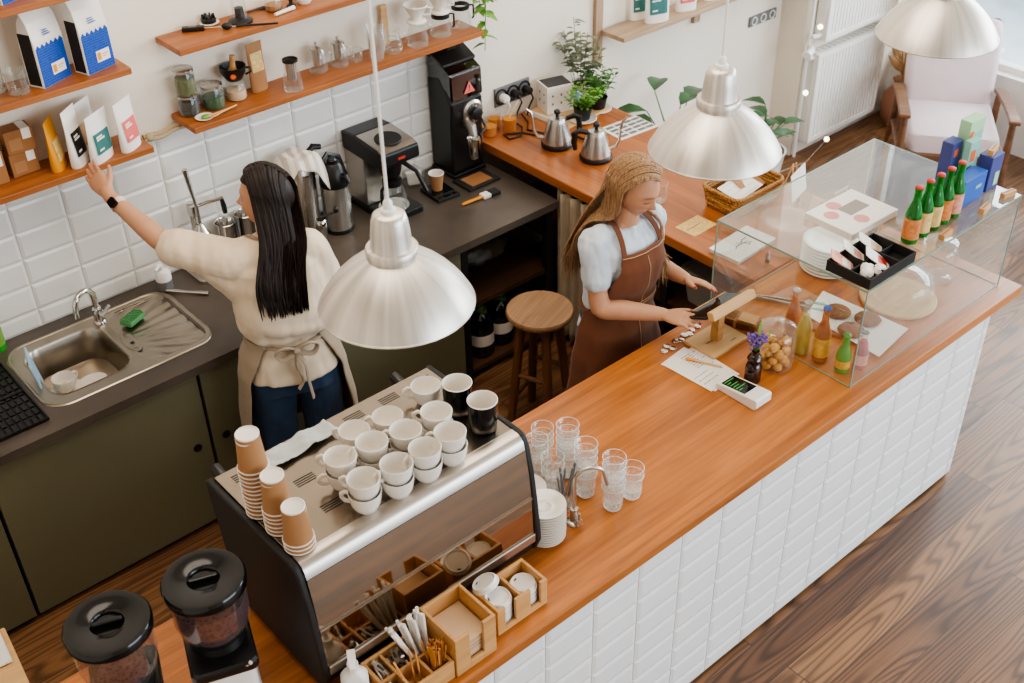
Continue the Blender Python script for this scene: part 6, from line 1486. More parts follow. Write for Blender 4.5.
mn = sheet('menu_sheet', 'printed grey white menu sheet on the side counter beside the plants', 4.105, 3.862, ZB + .0004, .25, .17, R(-4), lines=[(a, a + .2, b, b + .14) for a in (.08, .32, .56, .78) for b in (.1, .32, .54, .76)], th=.003, cat='menu', ink='grey_cap')
bk_ = thing('wicker_basket', 'brown wicker basket of papers on the side counter', 'basket', (3.935, 2.965, ZB + .0004), R(0))
w = MB(); nb_ = 7
for k in range(nb_):
    rr_ = rrect(.30 + .03 * k / nb_, .19 + .03 * k / nb_, .035, 6)
    pts = []
    for i, (x, y) in enumerate(rr_ + rr_[:1]): pts.append((x + .003 * math.sin(i * 2.4 + k * PI), y + .003 * math.cos(i * 2.1 + k * PI), .010 + k * .0125))
    w.tube(pts, .0078, 7, cap=False)
obj('basket_weave', w, M['wicker'], bk_, smooth=60)
obj('basket_bottom', MB().prism(rrect(.295, .185, .03), .002, .010), M['wicker'], bk_, smooth=0)
obj('basket_rim', MB().tube([(x, y, .1) for x, y in rrect(.335, .225, .04, 6)] + [(.1675, .0725, .1)], .009, 8), M['wicker'], bk_)
for i, (x, y, z, rz, l, tilt_) in enumerate(((3.90, 2.955, ZB + .070, 20, 'white paper lying in the wicker basket, the lower sheet', .10), (3.915, 2.965, ZB + .082, 4, 'white paper lying on top in the wicker basket', .16))):
    o = sheet('paper_sheet', l, x, y, z, .19, .125, R(rz), lines=textlines(4)); o.rotation_euler = (tilt_, -.05, R(rz))
o = sheet('kraft_card', 'kraft brown card standing slanted at the rear of the wicker basket', 3.985, 2.985, ZB + .085, .15, .10, R(-12), mat='kraft'); o.rotation_euler = (.2, .1, R(-12))
o = sheet('white_menu', 'white menu card behind the wicker basket at the counter edge', 4.13, 3.10, ZB + .0004, .13, .19, R(10), cat='menu')
sheet('paper_note', 'square yellow paper note on the side counter beside the notebook', 3.610, 2.955, ZB + .0004, .155, .115, R(2), mat='label', lines=[(.1, .7, .5, .53)])
nbk = thing('notebook', 'white notebook with a small black drawing on the side counter edge', 'notebook', (3.618, 2.695, ZB + .0004), R(3))
obj('notebook_pages', MB().bx(-.132, .132, -.077, .077, .002, .018), M['paper_white'], nbk, smooth=0)
obj('notebook_cover', MB().bx(-.135, .135, -.08, .08, .0182, .0205), M['paper_white'], nbk, smooth=0)
g = MB()
for a, b in (((-.03, .0), (.035, -.012)), ((-.02, .02), (.02, -.025)), ((.0, .01), (.05, .02)), ((-.06, -.01), (-.02, .005)), ((.01, -.03), (.04, -.02))):
    g.tube([(a[0], a[1], .0209), ((a[0] + b[0]) / 2, (a[1] + b[1]) / 2 + .006, .0209), (b[0], b[1], .0209)], .0022, 4, .15)
obj('cover_drawing', g, M['ink'], nbk, smooth=0)
lt = thing('gas_lighter', 'small black and red lighter lying beside the notebook', 'lighter', (3.628, 2.562, ZB + .009), R(35))
obj('lighter_body', MB().tube([(-.04, 0, 0), (.015, 0, 0)], .010, 10), M['black'], lt)
obj('lighter_tip', MB().tube([(.015, 0, 0), (.045, 0, 0)], [.010, .007], 10), M['red'], lt)
es = thing('card_easel', 'small wooden easel holding a white card behind the glass case', 'easel', (4.08, 2.80, ZB + .0004), R(15))
for x in (-.045, .045): obj('leg', MB().tube([(x, -.03, 0), (x * .4, .0, .20)], .004, 6), M['pale_wood'], es)
obj('leg', MB().tube([(0, .06, 0), (0, .005, .20)], .004, 6), M['pale_wood'], es)
obj('white_card', MB().box((0, -.03, .115), (.16, .003, .13), Matrix.Rotation(-R(10), 3, 'X')), M['paper_white'], es, smooth=0)
ph_ = thing('smartphone', 'grey smartphone lying behind the glass case on the side counter', 'phone', (4.165, 2.62, ZB + .0004), R(60))
obj('phone_body', MB().prism(rrect(.145, .072, .009, 4), 0, .008), M['grey_cap'], ph_, smooth=30)
obj('phone_screen', MB().prism(rrect(.139, .066, .008, 4), .0081, .0086), M['screen'], ph_, smooth=0)
# ---- big leaved floor plants behind the side counter
def floor_plant(label, x, y, ph, leaves, seed, L=.22):
    rr = random.Random(seed)
    t = thing('leafy_floor_plant', label, 'plant', (x, y, 0))
    obj('plant_pot', MB().lathe([(0, .0), (.11, 0), (.14, ph), (.148, ph + .01), (.135, ph + .01), (.13, ph - .02)], n=30), M['porcelain'], t)
    obj('soil', MB().lathe([(.13, ph - .03), (0, ph - .02)], n=20), M['soil'], t)
    st, lf = MB(), MB()
    for (dx, dy, z, a) in leaves:
        st.tube([(0, 0, ph - .03), (dx * .3, dy * .3, ph + (z - ph) * .6), (dx, dy, z)], [.006, .005, .003], 6)
        leafmesh(lf, (dx, dy, z), (math.cos(a), math.sin(a), .25), (0, 0, 1), L * rr.uniform(.8, 1.15), L * .55, .18, .35)
    obj('stem', st, M['leaf'], t); obj('leaves', lf, M['leaf_dark'], t)
rr = random.Random(8)
floor_plant('leafy floor plant beside the radiators, half hidden by the pendant lamp', 5.58, 4.08, .24, [(rr.uniform(-.17, .17), rr.uniform(-.17, .12), rr.uniform(.34, .56), rr.random() * 6.28) for k in range(17)], 2, .17)
floor_plant('tall leafy floor plant behind the end of the side counter', 4.62, 4.0, .40, [(-.10, .12, .84, 2.6), (.0, .16, .92, .6), (.16, .1, .80, .2), (-.05, -.1, .78, 4.0), (.1, -.12, .74, 5.4), (.24, .12, .80, .4), (.02, .18, .70, 2.0)], 5, .22)
# ================================================================== people
def lerp_prof(tab, z):
    tab = sorted(tab)
    if z <= tab[0][0]: return tab[0][1:]
    for a, b in zip(tab, tab[1:]):
        if z <= b[0]:
            t = (z - a[0]) / (b[0] - a[0]); t = t * t * (3 - 2 * t)
            return tuple(p + (q - p) * t for p, q in zip(a[1:], b[1:]))
    return tab[-1][1:]
def sgnpow(v, e): return math.copysign(abs(v) ** e, v)
def torso(mb, tab, z0, z1, n=40, k=26, grow=0., e=.86):
    rings = []
    for j in range(k):
        z = z0 + (z1 - z0) * j / (k - 1); rx, ry, cy = lerp_prof(tab, z)
        rings.append([((rx + grow) * sgnpow(math.cos(2 * PI * i / n), e), cy + (ry + grow) * sgnpow(math.sin(2 * PI * i / n), e), z) for i in range(n)])
    return mb.loft(rings)
def limb(mb, pts, rs, n=18):
    pts = [Vector(p) for p in pts]
    dense, rr = [], []
    for i in range(len(pts) - 1):
        for q in range(8):
            t = q / 8.
            p0, p1, p2, p3 = pts[max(i - 1, 0)], pts[i], pts[i + 1], pts[min(i + 2, len(pts) - 1)]
            c = .5 * ((2 * p1) + (p2 - p0) * t + (2 * p0 - 5 * p1 + 4 * p2 - p3) * t * t + (3 * p1 - p0 - 3 * p2 + p3) * t ** 3)
            dense.append(c.lerp(p1.lerp(p2, t), .45)); rr.append(rs[i] + (rs[i + 1] - rs[i]) * t)
    dense.append(pts[-1]); rr.append(rs[-1])
    mb.tube(dense, rr, n); mb.ball(dense[0], rr[0], 14, 9); mb.ball(dense[-1], rr[-1], 14, 9)
    return mb
def hand(mb, wrist, d, dors, thumb_side, curl=(.25, .3, .35, .4), spread=.05, scale=1., thumb_out=.8):
    """palm, four unequal curled fingers and a thumb; returns nail centres"""
    W = Vector(wrist); d = Vector(d).normalized(); n = Vector(dors); n = (n - d * n.dot(d)).normalized(); s = Vector(thumb_side); s = (s - d * s.dot(d) - n * s.dot(n)).normalized()
    S = scale; rings = []
    for t, w, h in ((-.012, .026, .020), (.0, .027, .019), (.025, .034, .017), (.055, .040, .0155), (.080, .041, .0135), (.090, .037, .011)):
        rings.append([W + d * (t * S) + s * (w * S * math.cos(2 * PI * i / 18)) + n * (h * S * math.sin(2 * PI * i / 18)) for i in range(18)])
    mb.loft(rings)
    nails = []
    for k, (off, L, r) in enumerate(((.029, .070, .0084), (.010, .078, .0086), (-.010, .072, .0082), (-.028, .057, .0074))):
        p = W + d * (.080 * S) + s * (off * S); dirv = (d + s * (spread * (1.5 - k))).normalized()
        pts = [p - dirv * .012 * S, p]; rs = [r * 1.08 * S, r * 1.08 * S]; ang = 0
        for q, fr in enumerate((.46, .30, .24)):
            ang += curl[k] * (.7, 1.0, .8)[q]
            v = dirv * math.cos(ang) - n * math.sin(ang)
            p = p + v * (L * fr * S); pts.append(p); rs.append(r * (.98, .90, .74)[q] * S)
            nn = n * math.cos(ang) + dirv * math.sin(ang)
        mb.tube(pts, rs, 12); mb.ball(pts[-1], rs[-1], 10, 7)
        for a, b in zip(pts[1:-1], rs[1:-1]): mb.ball(a, b, 10, 7)
        nails.append((pts[-1] + nn * (r * .45) - v * .002, nn))
    p = W + d * (.022 * S) + s * (.026 * S) - n * (.004 * S)
    v = (d * (1 - .45 * thumb_out) + s * thumb_out * .75 - n * .22).normalized()
    pts = [p - v * .01, p + v * (.022 * S)]; rs = [.014 * S, .0125 * S]
    v2 = (v + d * .38).normalized(); pts.append(pts[-1] + v2 * (.030 * S)); rs.append(.0100 * S)
    v3 = (v2 + d * .3).normalized(); pts.append(pts[-1] + v3 * (.024 * S)); rs.append(.0080 * S)
    mb.tube(pts, rs, 12)
    for a, b in zip(pts, rs): mb.ball(a, b, 10, 7)
    nails.append((pts[-1] + (n * .6 + s * .6) * .006, n))
    return nails
def head_shape(q):
    """q: unit direction -> point in head space (x right, y forward, z up)"""
    x, y, z = q.x, q.y, q.z
    X, Y, Z = .0735 * sgnpow(x, .96), (.092 if y > 0 else .104) * y, .118 * z
    t = max(0, -Z / .118)
    X *= 1 - .34 * t ** 1.7
    if Y < 0: Y *= 1 - .42 * t ** 1.2
    else: Y = Y * (1 + .02 * t)
    if z < -.55 and y > 0: Y += .010 * min(1, (-z - .55) / .3)
    if Y > 0:
        g = lambda x0, z0, sx, sz: math.exp(-((X - x0) / sx) ** 2 - ((Z - z0) / sz) ** 2)
        fl = min(1, max(0, Y / .05))
        Y += fl * (.021 * g(0, -.034, .0125, .012) + .013 * g(0, -.018, .008, .018) + .004 * g(0, .024, .05, .012) - .010 * (g(.031, .002, .017, .011) + g(-.031, .002, .017, .011))
                   + .0055 * (g(.031, -.001, .012, .007) + g(-.031, -.001, .012, .007)) + .007 * g(0, -.064, .020, .0065) + .0065 * g(0, -.075, .018, .006) - .003 * g(0, -.0695, .022, .003) + .007 * g(0, -.100, .022, .014)
                   + .004 * (g(.042, -.03, .018, .018) + g(-.042, -.03, .018, .018)))
    return Vector((X, Y, Z))
def head(mb, Mh, ears=True):
    n, k = 88, 64; rings = []
    for j in range(1, k):
        a = -PI / 2 + PI * j / k
        rings.append([Mh @ head_shape(Vector((math.cos(a) * math.cos(2 * PI * i / n), math.cos(a) * math.sin(2 * PI * i / n), math.sin(a)))) for i in range(n)])
    mb.loft(rings)
    if ears:
        for s in (-1, 1):
            e = MB().ball((0, 0, 0), (.009, .017, .030), 14, 9); e.xf(Mh @ Matrix.Translation((s * .075, -.012, -.012)) @ Matrix.Rotation(s * .35, 4, 'Z'))
            mb.add(e.v, e.f)
def frame(c, fwd, up):
    f = Vector(fwd).normalized(); u = Vector(up); u = (u - f * u.dot(f)).normalized(); r = f.cross(u)
    return Matrix(((r.x, f.x, u.x, c[0]), (r.y, f.y, u.y, c[1]), (r.z, f.z, u.z, c[2]), (0, 0, 0, 1)))
SK = (.60, .335, .215); LIP = (.46, .10, .085); BROW = (.10, .055, .035); NAIL = (.34, .012, .018)
def skin_fn(Mh, nails, tone, nailc, closed=True, brow=BROW, blush=1.):
    inv = Mh.inverted()
    def fn(co):
        c = list(tone)
        def mix(k, t):
            for i in range(3): c[i] += (k[i] - c[i]) * t
        h = inv @ co
        if h.length < .16 and h.y > .02 and h.z > -.13:
            ax = abs(h.x)
            mix((tone[0] * 1.02, tone[1] * .78, tone[2] * .72), .55 * blush * math.exp(-((ax - .042) / .02) ** 2 - ((h.z + .03) / .02) ** 2))
            mix(LIP, 1.0 * math.exp(-(ax / .021) ** 4 - ((h.z + .070) / .0085) ** 4))
            mix((.2, .06, .05), .6 * math.exp(-(ax / .02) ** 4 - ((h.z + .0695) / .0018) ** 2))
            zb = .021 - .25 * (ax - .03) ** 2 / .03
            mix(brow, .95 * math.exp(-((ax - .031) / .018) ** 4 - ((h.z - zb) / .0042) ** 2))
            ze = (-.006 if closed else -.0) + 6 * (ax - .031) ** 2
            mix((.05, .03, .025), .9 * math.exp(-((ax - .031) / .015) ** 4 - ((h.z - ze) / .0034) ** 2))
            mix((tone[0] * .75, tone[1] * .6, tone[2] * .55), .45 * math.exp(-((ax - .031) / .018) ** 2 - ((h.z - .006) / .007) ** 2))
            mix((.12, .05, .04), .7 * math.exp(-((ax - .007) / .0035) ** 2 - ((h.z + .044) / .003) ** 2))
        for p, n in nails:
            dd = (co - p).length
            if dd < .0085: mix(nailc, min(1, (.0085 - dd) / .003))
        return c[0], c[1], c[2], 1
    return fn
def localize(o, inv):
    """meshes are laid out in room space; bring them into the person's own space"""
    o.data.transform(inv)
def catmull(pts, m=5):
    out = []
    for i in range(len(pts) - 1):
        p0, p1, p2, p3 = pts[max(i - 1, 0)], pts[i], pts[i + 1], pts[min(i + 2, len(pts) - 1)]
        for q in range(m):
            t = q / m
            out.append(.5 * ((2 * p1) + (p2 - p0) * t + (2 * p0 - 5 * p1 + 4 * p2 - p3) * t * t + (3 * p1 - p0 - 3 * p2 + p3) * t ** 3))
    out.append(pts[-1]); return out
def scalp(Mh, q, off=.010):
    p = head_shape(q.normalized()); return Mh @ (p * (1 + off / .10))
def hair_cap(mb, Mh, off=.008, line=None):
    n, k = 60, 34; idx = {}
    for j in range(k + 1):
        a = PI / 2 - PI * .93 * j / k
        for i in range(n):
            b = 2 * PI * i / n; q = Vector((math.cos(a) * math.cos(b), math.cos(a) * math.sin(b), math.sin(a)))
            if line(q): idx[(j, i)] = len(mb.v); mb.v.append(tuple(scalp(Mh, q, off)))
    for j in range(k):
        for i in range(n):
            f = [(j, i), (j, (i + 1) % n), (j + 1, (i + 1) % n), (j + 1, i)]
            if all(v in idx for v in f): mb.f.append([idx[v] for v in f]); mb.mi.append(0)
def folds(amp, fx, fz, seed, extra=None):
    def f(p, n):
        a = noise.noise((p.x * fx + seed, p.y * fx, p.z * fz)) + .5 * noise.noise((p.x * fx * 2.3 + seed, p.y * fx * 2.3, p.z * fz * 1.7))
        k = amp * (extra(p) if extra else 1)
        return p + n * (a * k)
    return f

def strap(mb, pts, w, th, up):
    pts = [Vector(p) for p in pts]; up = [Vector(u) for u in up] if isinstance(up, list) else [Vector(up)] * len(pts); rings = []
    for i, p in enumerate(pts):
        t = (pts[min(i + 1, len(pts) - 1)] - pts[max(0, i - 1)]).normalized(); s = t.cross(up[i]).normalized(); n = s.cross(t)
        rings.append([p - s * w / 2 - n * th / 2, p + s * w / 2 - n * th / 2, p + s * w / 2 + n * th / 2, p - s * w / 2 + n * th / 2])
    return mb.loft(rings)

# ------------------------------------------------------------------ blonde barista
def blonde():
    ox, oy = 2.855, 2.725
    T = Matrix.Translation((ox, oy, 0)) @ Matrix.Rotation(PI, 4, 'Z'); inv = T.inverted()
    p = thing('person', 'blonde woman in pale shirt and brown apron touching the tablet on the bar', 'person', (ox, oy, 0), PI)
    L = lambda x, y, z: Vector((x, y, z))                # local: x her right, y forward
    wl = lambda wx, wy, z: Vector((ox - wx, oy - wy, z))  # room -> local
    Mh = frame((-.006, .078, 1.568), (-.20, .92, -.38), (0, .22, 1))
    sR, sL = L(.155, .030, 1.365), L(-.155, .030, 1.365)
    eR, wR = wl(2.690, 2.640, 1.105), wl(2.840, 2.452, 1.098)
    eL, wL = wl(3.065, 2.755, 1.115), wl(3.045, 2.530, 1.135)
    b = MB()
    core = [(.80, .14, .095, 0), (.93, .15, .10, 0), (1.05, .115, .08, .005), (1.2, .135, .09, .015), (1.32, .13, .075, .025), (1.38, .08, .052, .03), (1.43, .05, .05, .032)]
    torso(b, core, .80, 1.43)
    limb(b, [L(0, .030, 1.38), L(-.002, .045, 1.46), Mh @ Vector((0, -.028, -.055))], [.056, .050, .052])
    head(b, Mh)
    for s, e, w in ((sR, eR, wR), (sL, eL, wL)):
        limb(b, [s, s.lerp(e, .5), e, e.lerp(w, .35), w], [.040, .042, .040, .041, .026])
    for sx in (1, -1): limb(b, [L(.09 * sx, 0, .86), L(.085 * sx, .02, .48), L(.085 * sx, -.01, .09)], [.085, .055, .040]); b.ball((.085 * sx, .05, .05), (.04, .11, .04))
    dR = wl(2.872, 2.315, 1.120) - wR
    nails = hand(b, wR + dR.normalized() * .01, dR, (.30, .05, .94), (-1, .1, .2), (.22, .26, .30, .36), .06, .93)
    dL = wl(3.075, 2.372, 1.150) - wL
    nails += hand(b, wL + dL.normalized() * .01, dL, (-.45, .1, .85), (.8, .2, .5), (.12, .18, .24, .30), .10, .93)
    body = fuse('body', b, M['skin'], p, .0038, 3)
    paint(body, skin_fn(Mh, nails, (.53, .275, .16), NAIL, True, (.22, .12, .07)))
    # shirt
    tab = [(.93, .158, .118, 0), (1.02, .140, .105, .002), (1.10, .138, .108, .006), (1.2, .158, .122, .018), (1.27, .168, .126, .025), (1.33, .172, .110, .028), (1.365, .150, .082, .030), (1.39, .10, .064, .034), (1.402, .076, .058, .038)]
    m = MB(); torso(m, tab, .93, 1.402)
    for sx in (1, -1): m.ball((.065 * sx, .095, 1.235), (.062, .052, .058), 18, 12)
    for s, e in ((sR, eR), (sL, eL)):
        limb(m, [s + (Vector((0, .03, 1.36)) - s) * .35, s, s.lerp(e, .30), s.lerp(e, .54)], [.054, .059, .058, .062])
    fuse('shirt', m, M['shirt_blue'], p, .0058, 4, folds(.008, 24, 11, 3))
    # jeans
    m = MB(); torso(m, [(.78, .165, .115, 0), (.90, .168, .120, 0), (.98, .150, .108, 0), (1.02, .143, .104, 0)], .78, 1.0)
    for sx in (1, -1): limb(m, [L(.085 * sx, 0, .84), L(.088 * sx, .02, .48), L(.086 * sx, -.01, .10)], [.092, .066, .056])
    fuse('jeans', m, M['denim'], p, .008, 4, folds(.005, 14, 8, 9))
    for sx in (1, -1):
        obj('shoe', MB().loft([[(x + .085 * sx, y + .05, z) for x, y in rrect(w, d, .04, 5)] for w, d, z in ((.085, .25, 0), (.09, .26, .02), (.085, .24, .05), (.07, .13, .09))]), M['black'], p)
    # apron: bib, skirt, straps, stitching
    at = [(.42, .235, .185, .01), (.60, .22, .175, .01), (.80, .205, .155, .01), (.93, .185, .140, .008), (1.02, .160, .126, .008), (1.10, .158, .130, .014), (1.2, .175, .158, .02), (1.26, .18, .160, .022), (1.32, .178, .138, .024), (1.36, .172, .118, .026)]
    def half(z):
        return lerp_prof([(.42, 1.85), (.93, 1.80), (1.03, 1.75), (1.08, 1.40), (1.18, .98), (1.30, .66), (1.34, .60)], z)[0]
    def ap(u, v, g=0.):
        z = .42 + (1.335 - .42) * v; rx, ry, cy = lerp_prof(at, z); a = (u - .5) * 2 * half(z)
        w = .008 * math.sin(a * 7 + 1) * max(0, min(1, (1.0 - z) / .3)) + .004 * noise.noise((a * 4, z * 9, 4)) + g
        return ((rx + w) * sgnpow(math.sin(a), .9), cy + (ry + w) * sgnpow(math.cos(a), .9), z)
    ao = obj('apron', MB().grid(ap, 64, 56), M['apron_brown'], p, smooth=70, solid=.004)
    vz = lambda z: (z - .42) / (1.335 - .42)
    g = MB()
    for z in (1.075, 1.088): g.tube([ap(u / 40., vz(z), .0045) for u in range(41)], .0014, 5)
    g.tube([ap(.5, vz(z), .0045) for z in [.45 + .02 * q for q in range(44)]], .0011, 5)
    for z, side in ((1.325, 0),): g.tube([ap(u / 20., vz(z), .0045) for u in range(21)], .0012, 5)
    obj('stitching', g, M['thread'], ao)
    s = MB()
    for sx in (1, -1):
        strap(s, catmull([L(.098 * sx, .140, 1.325), L(.092 * sx, .118, 1.375), L(.080 * sx, .075, 1.418), L(.066 * sx, .02, 1.430), L(.040 * sx, -.025, 1.432), L(0, -.036, 1.436)], 4), .022, .004, [(0, .8, .6)] * 4 + [(0, .55, .85)] * 6 + [(sx * .2, .1, 1)] * 6 + [(0, -.6, .8)] * 5)
    obj('apron_strap', s, M['apron_brown'], ao)
    obj('waist_tie', MB().tube([(rx * math.cos(t) * 1.0, ry * math.sin(t), 1.035) for t in [k * PI / 16 for k in range(15, 34)] for rx, ry in ((.152, .118),)], .010, 8), M['apron_brown'], ao)
    # hair
    h = MB()
    def line(q):
        if q.y > .12: return q.z > .70 + .35 * max(0, q.y - .3)
        return q.z > -.50 + .85 * max(0, q.y + .25)
    hair_cap(h, Mh, .009, line)
    rr = random.Random(2)
    def ell(x, y, z, g=.014):                      # keep locks outside the clothed torso
        if z > 1.42: return Vector((x, y, z))
        rx, ry, cy = lerp_prof(tab, z); rx += g + .03; ry += g
        if z > 1.30: rx += .02
        d = math.hypot(x / rx, (y - cy) / ry)
        if d < 1: x, y = x / max(d, .05), cy + (y - cy) / max(d, .05)
        return Vector((x, y, z))
    def lock(pts, r0, n5=5):
        c = catmull(pts, 4); n = len(c)
        h.tube(c, [(r0 * (.75 + .45 * math.sin(PI * min(1, i / n * 1.1)))) * (1 if i < n - 6 else (n - i) / 6.5) for i in range(n)], n5, .6)
    for side in (1, -1):
        N = 120
        for k in range(N):
            f = k / (N - 1.)
            yp = .116 - .218 * f + rr.uniform(-.004, .004); lay = rr.uniform(.004, .013)
            y_end = .000 - .115 * f
            pts = []
            for j in range(7):
                t = j / 6.; a = t * 1.52
                yy = (yp / .1) * (1 - t) ** 1.5 + (y_end / .1) * (1 - (1 - t) ** 1.5)
                q = Vector((side * math.sin(a) - .12 * (1 - t), yy, math.cos(a)))
                pts.append(scalp(Mh, q, lay + .010 * t))
            p5 = pts[-1]
            if side == 1:
                fr = False
                end = Vector((.10 + rr.uniform(-.05, .05), (.15 if fr else -.135) + rr.uniform(-.02, .02), 1.15 + rr.uniform(-.05, .07)))
                mid = Vector((p5.x * .86 + .010 - .02 * f, p5.y * .75 - .008 - .035 * f, 1.462)); m2 = Vector((.102 - .02 * f, .09 if fr else -.055 - .02 * f, 1.40))
                m3 = Vector((.115 + rr.uniform(-.02, .02), .14 if fr else -.105, 1.30))
            else:
                fr = f < .45
                end = Vector((-.095 + rr.uniform(-.045, .03), (.165 if fr else -.10) + rr.uniform(-.015, .015), (1.17 if fr else 1.13) + rr.uniform(-.05, .07)))
                mid = Vector((p5.x * .80 - .012, p5.y * .6 + (.02 if fr else -.03), 1.455)); m2 = Vector((-.112, .085 if fr else -.085, 1.375))
                m3 = Vector((-.105, .145 if fr else -.12, 1.285))
            pts += [mid, ell(*m2), ell(*m3), ell(*end)]
            lock(pts, .0062)
    for k in range(90):
        x0 = (k / 89. - .5) * 2
        lay = rr.uniform(.006, .014); pts = []
        for j in range(6):
            a = -.15 + j / 5. * 1.65
            q = Vector((x0 * .75 * math.sin(max(.05, a)) + x0 * .05, -math.sin(a) * (1 - .35 * abs(x0)), math.cos(a)))
            pts.append(scalp(Mh, q, lay))
        end = Vector((x0 * .14 + .02 + rr.uniform(-.02, .02), -.16, 1.10 + .06 * abs(x0) + rr.uniform(-.04, .05)))
        mid = Vector((x0 * .09, -.08, 1.44)); m2 = Vector((x0 * .13, -.13, 1.30))
        pts += [ell(*mid), ell(*m2), ell(*end)]
        lock(pts, .0066)
    obj('hair', h, M['hair_blonde'], p, smooth=80)
blonde()

# ------------------------------------------------------------------ dark haired barista
def brunette():
    ox, oy, rz = 1.795, 3.500, R(-18)
    T = Matrix.Translation((ox, oy, 0)) @ Matrix.Rotation(rz, 4, 'Z'); inv = T.inverted()
    p = thing('person', 'dark haired woman in cream shirt and jeans reaching for a pouch on the shelf', 'person', (ox, oy, 0), rz)
    wl = lambda x, y, z: inv @ Vector((x, y, z))
    L = lambda x, y, z: Vector((x, y, z))
    fd = inv.to_3x3() @ Vector((-.64, .76, .03))
    hc = wl(1.815, 3.545, 1.555)
    Mh = frame(hc, fd, (0, 0, 1))
    sR, sL = L(.148, -.01, 1.352), L(-.160, .015, 1.355)
    eL, wL = wl(1.485, 3.770, 1.392), wl(1.412, 3.985, 1.517)
    eR, wR = wl(1.995, 3.455, 1.09), wl(1.965, 3.66, .965)
    b = MB()
    torso(b, [(.80, .14, .095, 0), (.93, .15, .10, 0), (1.05, .115, .08, 0), (1.2, .135, .09, 0), (1.32, .13, .075, 0), (1.38, .08, .052, 0), (1.43, .05, .05, .0)], .80, 1.43)
    limb(b, [L(0, .0, 1.38), L(.0, .012, 1.45), Mh @ Vector((0, -.028, -.055))], [.056, .050, .052])
    head(b, Mh)
    limb(b, [sL, sL.lerp(eL, .5), eL, eL.lerp(wL, .35), wL, wL + (wl(1.398, 4.185, 1.612) - wL) * .2], [.044, .044, .040, .041, .027, .026])
    limb(b, [sR, sR.lerp(eR, .5), eR, eR.lerp(wR, .35), wR], [.038, .042, .040, .041, .027])
    for sx in (1, -1): limb(b, [L(.09 * sx, 0, .86), L(.095 * sx, .02, .48), L(.10 * sx, -.01, .09)], [.085, .055, .040]); b.ball((.10 * sx, .05, .05), (.04, .11, .04))
    r3 = inv.to_3x3()
    dL = wl(1.398, 4.185, 1.612) - wL
    nails = hand(b, wL + dL.normalized() * .040, dL, r3 @ Vector((-.62, -.45, .45)), r3 @ Vector((.5, -.2, .8)), (.10, .14, .18, .24), .06, 1.0)
    dR = wl(1.96, 3.76, .905) - wR
    nails += hand(b, wR + dR.normalized() * .012, dR, (0, .3, 1), (-1, 0, 0), (.2, .25, .3, .3), .06, .93)
    body = fuse('body', b, M['skin'], p, .0042, 3)
    paint(body, skin_fn(Mh, nails, (.52, .265, .155), (.60, .30, .25), False))
    # loose shirt with long drop sleeves
    tab = [(.80, .185, .135, 0), (.88, .178, .130, 0), (.955, .160, .118, 0), (.985, .150, .110, 0), (1.02, .170, .130, -.002), (1.07, .186, .150, -.004), (1.14, .188, .150, -.002), (1.24, .184, .140, 0), (1.31, .176, .120, 0), (1.36, .15, .088, 0), (1.40, .11, .068, 0), (1.425, .066, .062, 0)]
    m = MB(); torso(m, tab, .80, 1.425, 44, 40)
    up = sL.lerp(eL, .86)
    limb(m, [L(-.05, .0, 1.345), sL + Vector((0, 0, -.015)), sL.lerp(eL, .45) + Vector((0, 0, -.012)), up + Vector((0, 0, -.008))], [.078, .082, .080, .072])
    limb(m, [L(-.10, 0, 1.20), sL.lerp(eL, .30) + Vector((0, 0, -.035)), sL.lerp(eL, .62) + Vector((0, 0, -.02))], [.09, .075, .055])
    limb(m, [L(.05, 0, 1.335), sR + Vector((-.015, 0, -.015)), sR.lerp(eR, .45), sR.lerp(eR, .92)], [.072, .070, .068, .066])
    fs = folds(.008, 15, 6, 5)
    def sh(p_, n_):
        q = fs(p_, n_)
        k = .006 * math.sin(p_.z * 60 + p_.x * 22) * max(0, 1 - abs(p_.z - 1.03) / .09)
        return q + n_ * k
    fuse('shirt', m, M['linen'], p, .0065, 5, sh)
    m = MB(); torso(m, [(.74, .176, .122, 0), (.84, .170, .122, 0), (.92, .145, .104, 0), (1.0, .125, .09, 0)], .74, .92)
    for sx in (1, -1): limb(m, [L(.092 * sx, 0, .80), L(.102 * sx, .015, .46), L(.108 * sx, -.01, .10)], [.098, .086, .078])
    fuse('jeans', m, M['denim_dark'], p, .008, 4, folds(.008, 12, 8, 2))
    for sx in (1, -1):
        obj('shoe', MB().loft([[(x + .105 * sx, y + .05, z) for x, y in rrect(w, d, .04, 5)] for w, d, z in ((.09, .26, 0), (.095, .27, .02), (.09, .25, .05), (.07, .13, .09))]), M['black'], p)
    at = [(.40, .245, .190, 0), (.60, .235, .178, 0), (.80, .216, .162, 0), (.90, .200, .148, 0), (.975, .168, .126, 0), (1.0, .166, .124, 0)]
    def ap(u, v):
        z = .40 + .60 * v; rx, ry, cy = lerp_prof(at, z); hw = lerp_prof([(.40, 1.95), (.8, 2.08), (.95, 2.35), (1.0, 2.5)], z)[0]; a = (u - .5) * 2 * hw
        w = .007 * math.sin(a * 8) * max(0, min(1, (.97 - z) / .3))
        return ((rx + w) * sgnpow(math.sin(a), .9), cy + (ry + w) * sgnpow(math.cos(a), .9), z)
    ao = obj('apron', MB().grid(ap, 72, 26), M['apron_beige'], p, smooth=70, solid=.004)
    def bib(u, v):
        z = 1.0 + .33 * v; rx, ry, cy = lerp_prof(tab, max(z, 1.08)); a = (u - .5) * 2 * (1.0 - .5 * v)
        return ((rx + .014) * sgnpow(math.sin(a), .9), cy + (ry + .016) * sgnpow(math.cos(a), .9), z)
    obj('apron_bib', MB().grid(bib, 24, 14), M['apron_beige'], ao, smooth=70, solid=.004)
    s = MB()
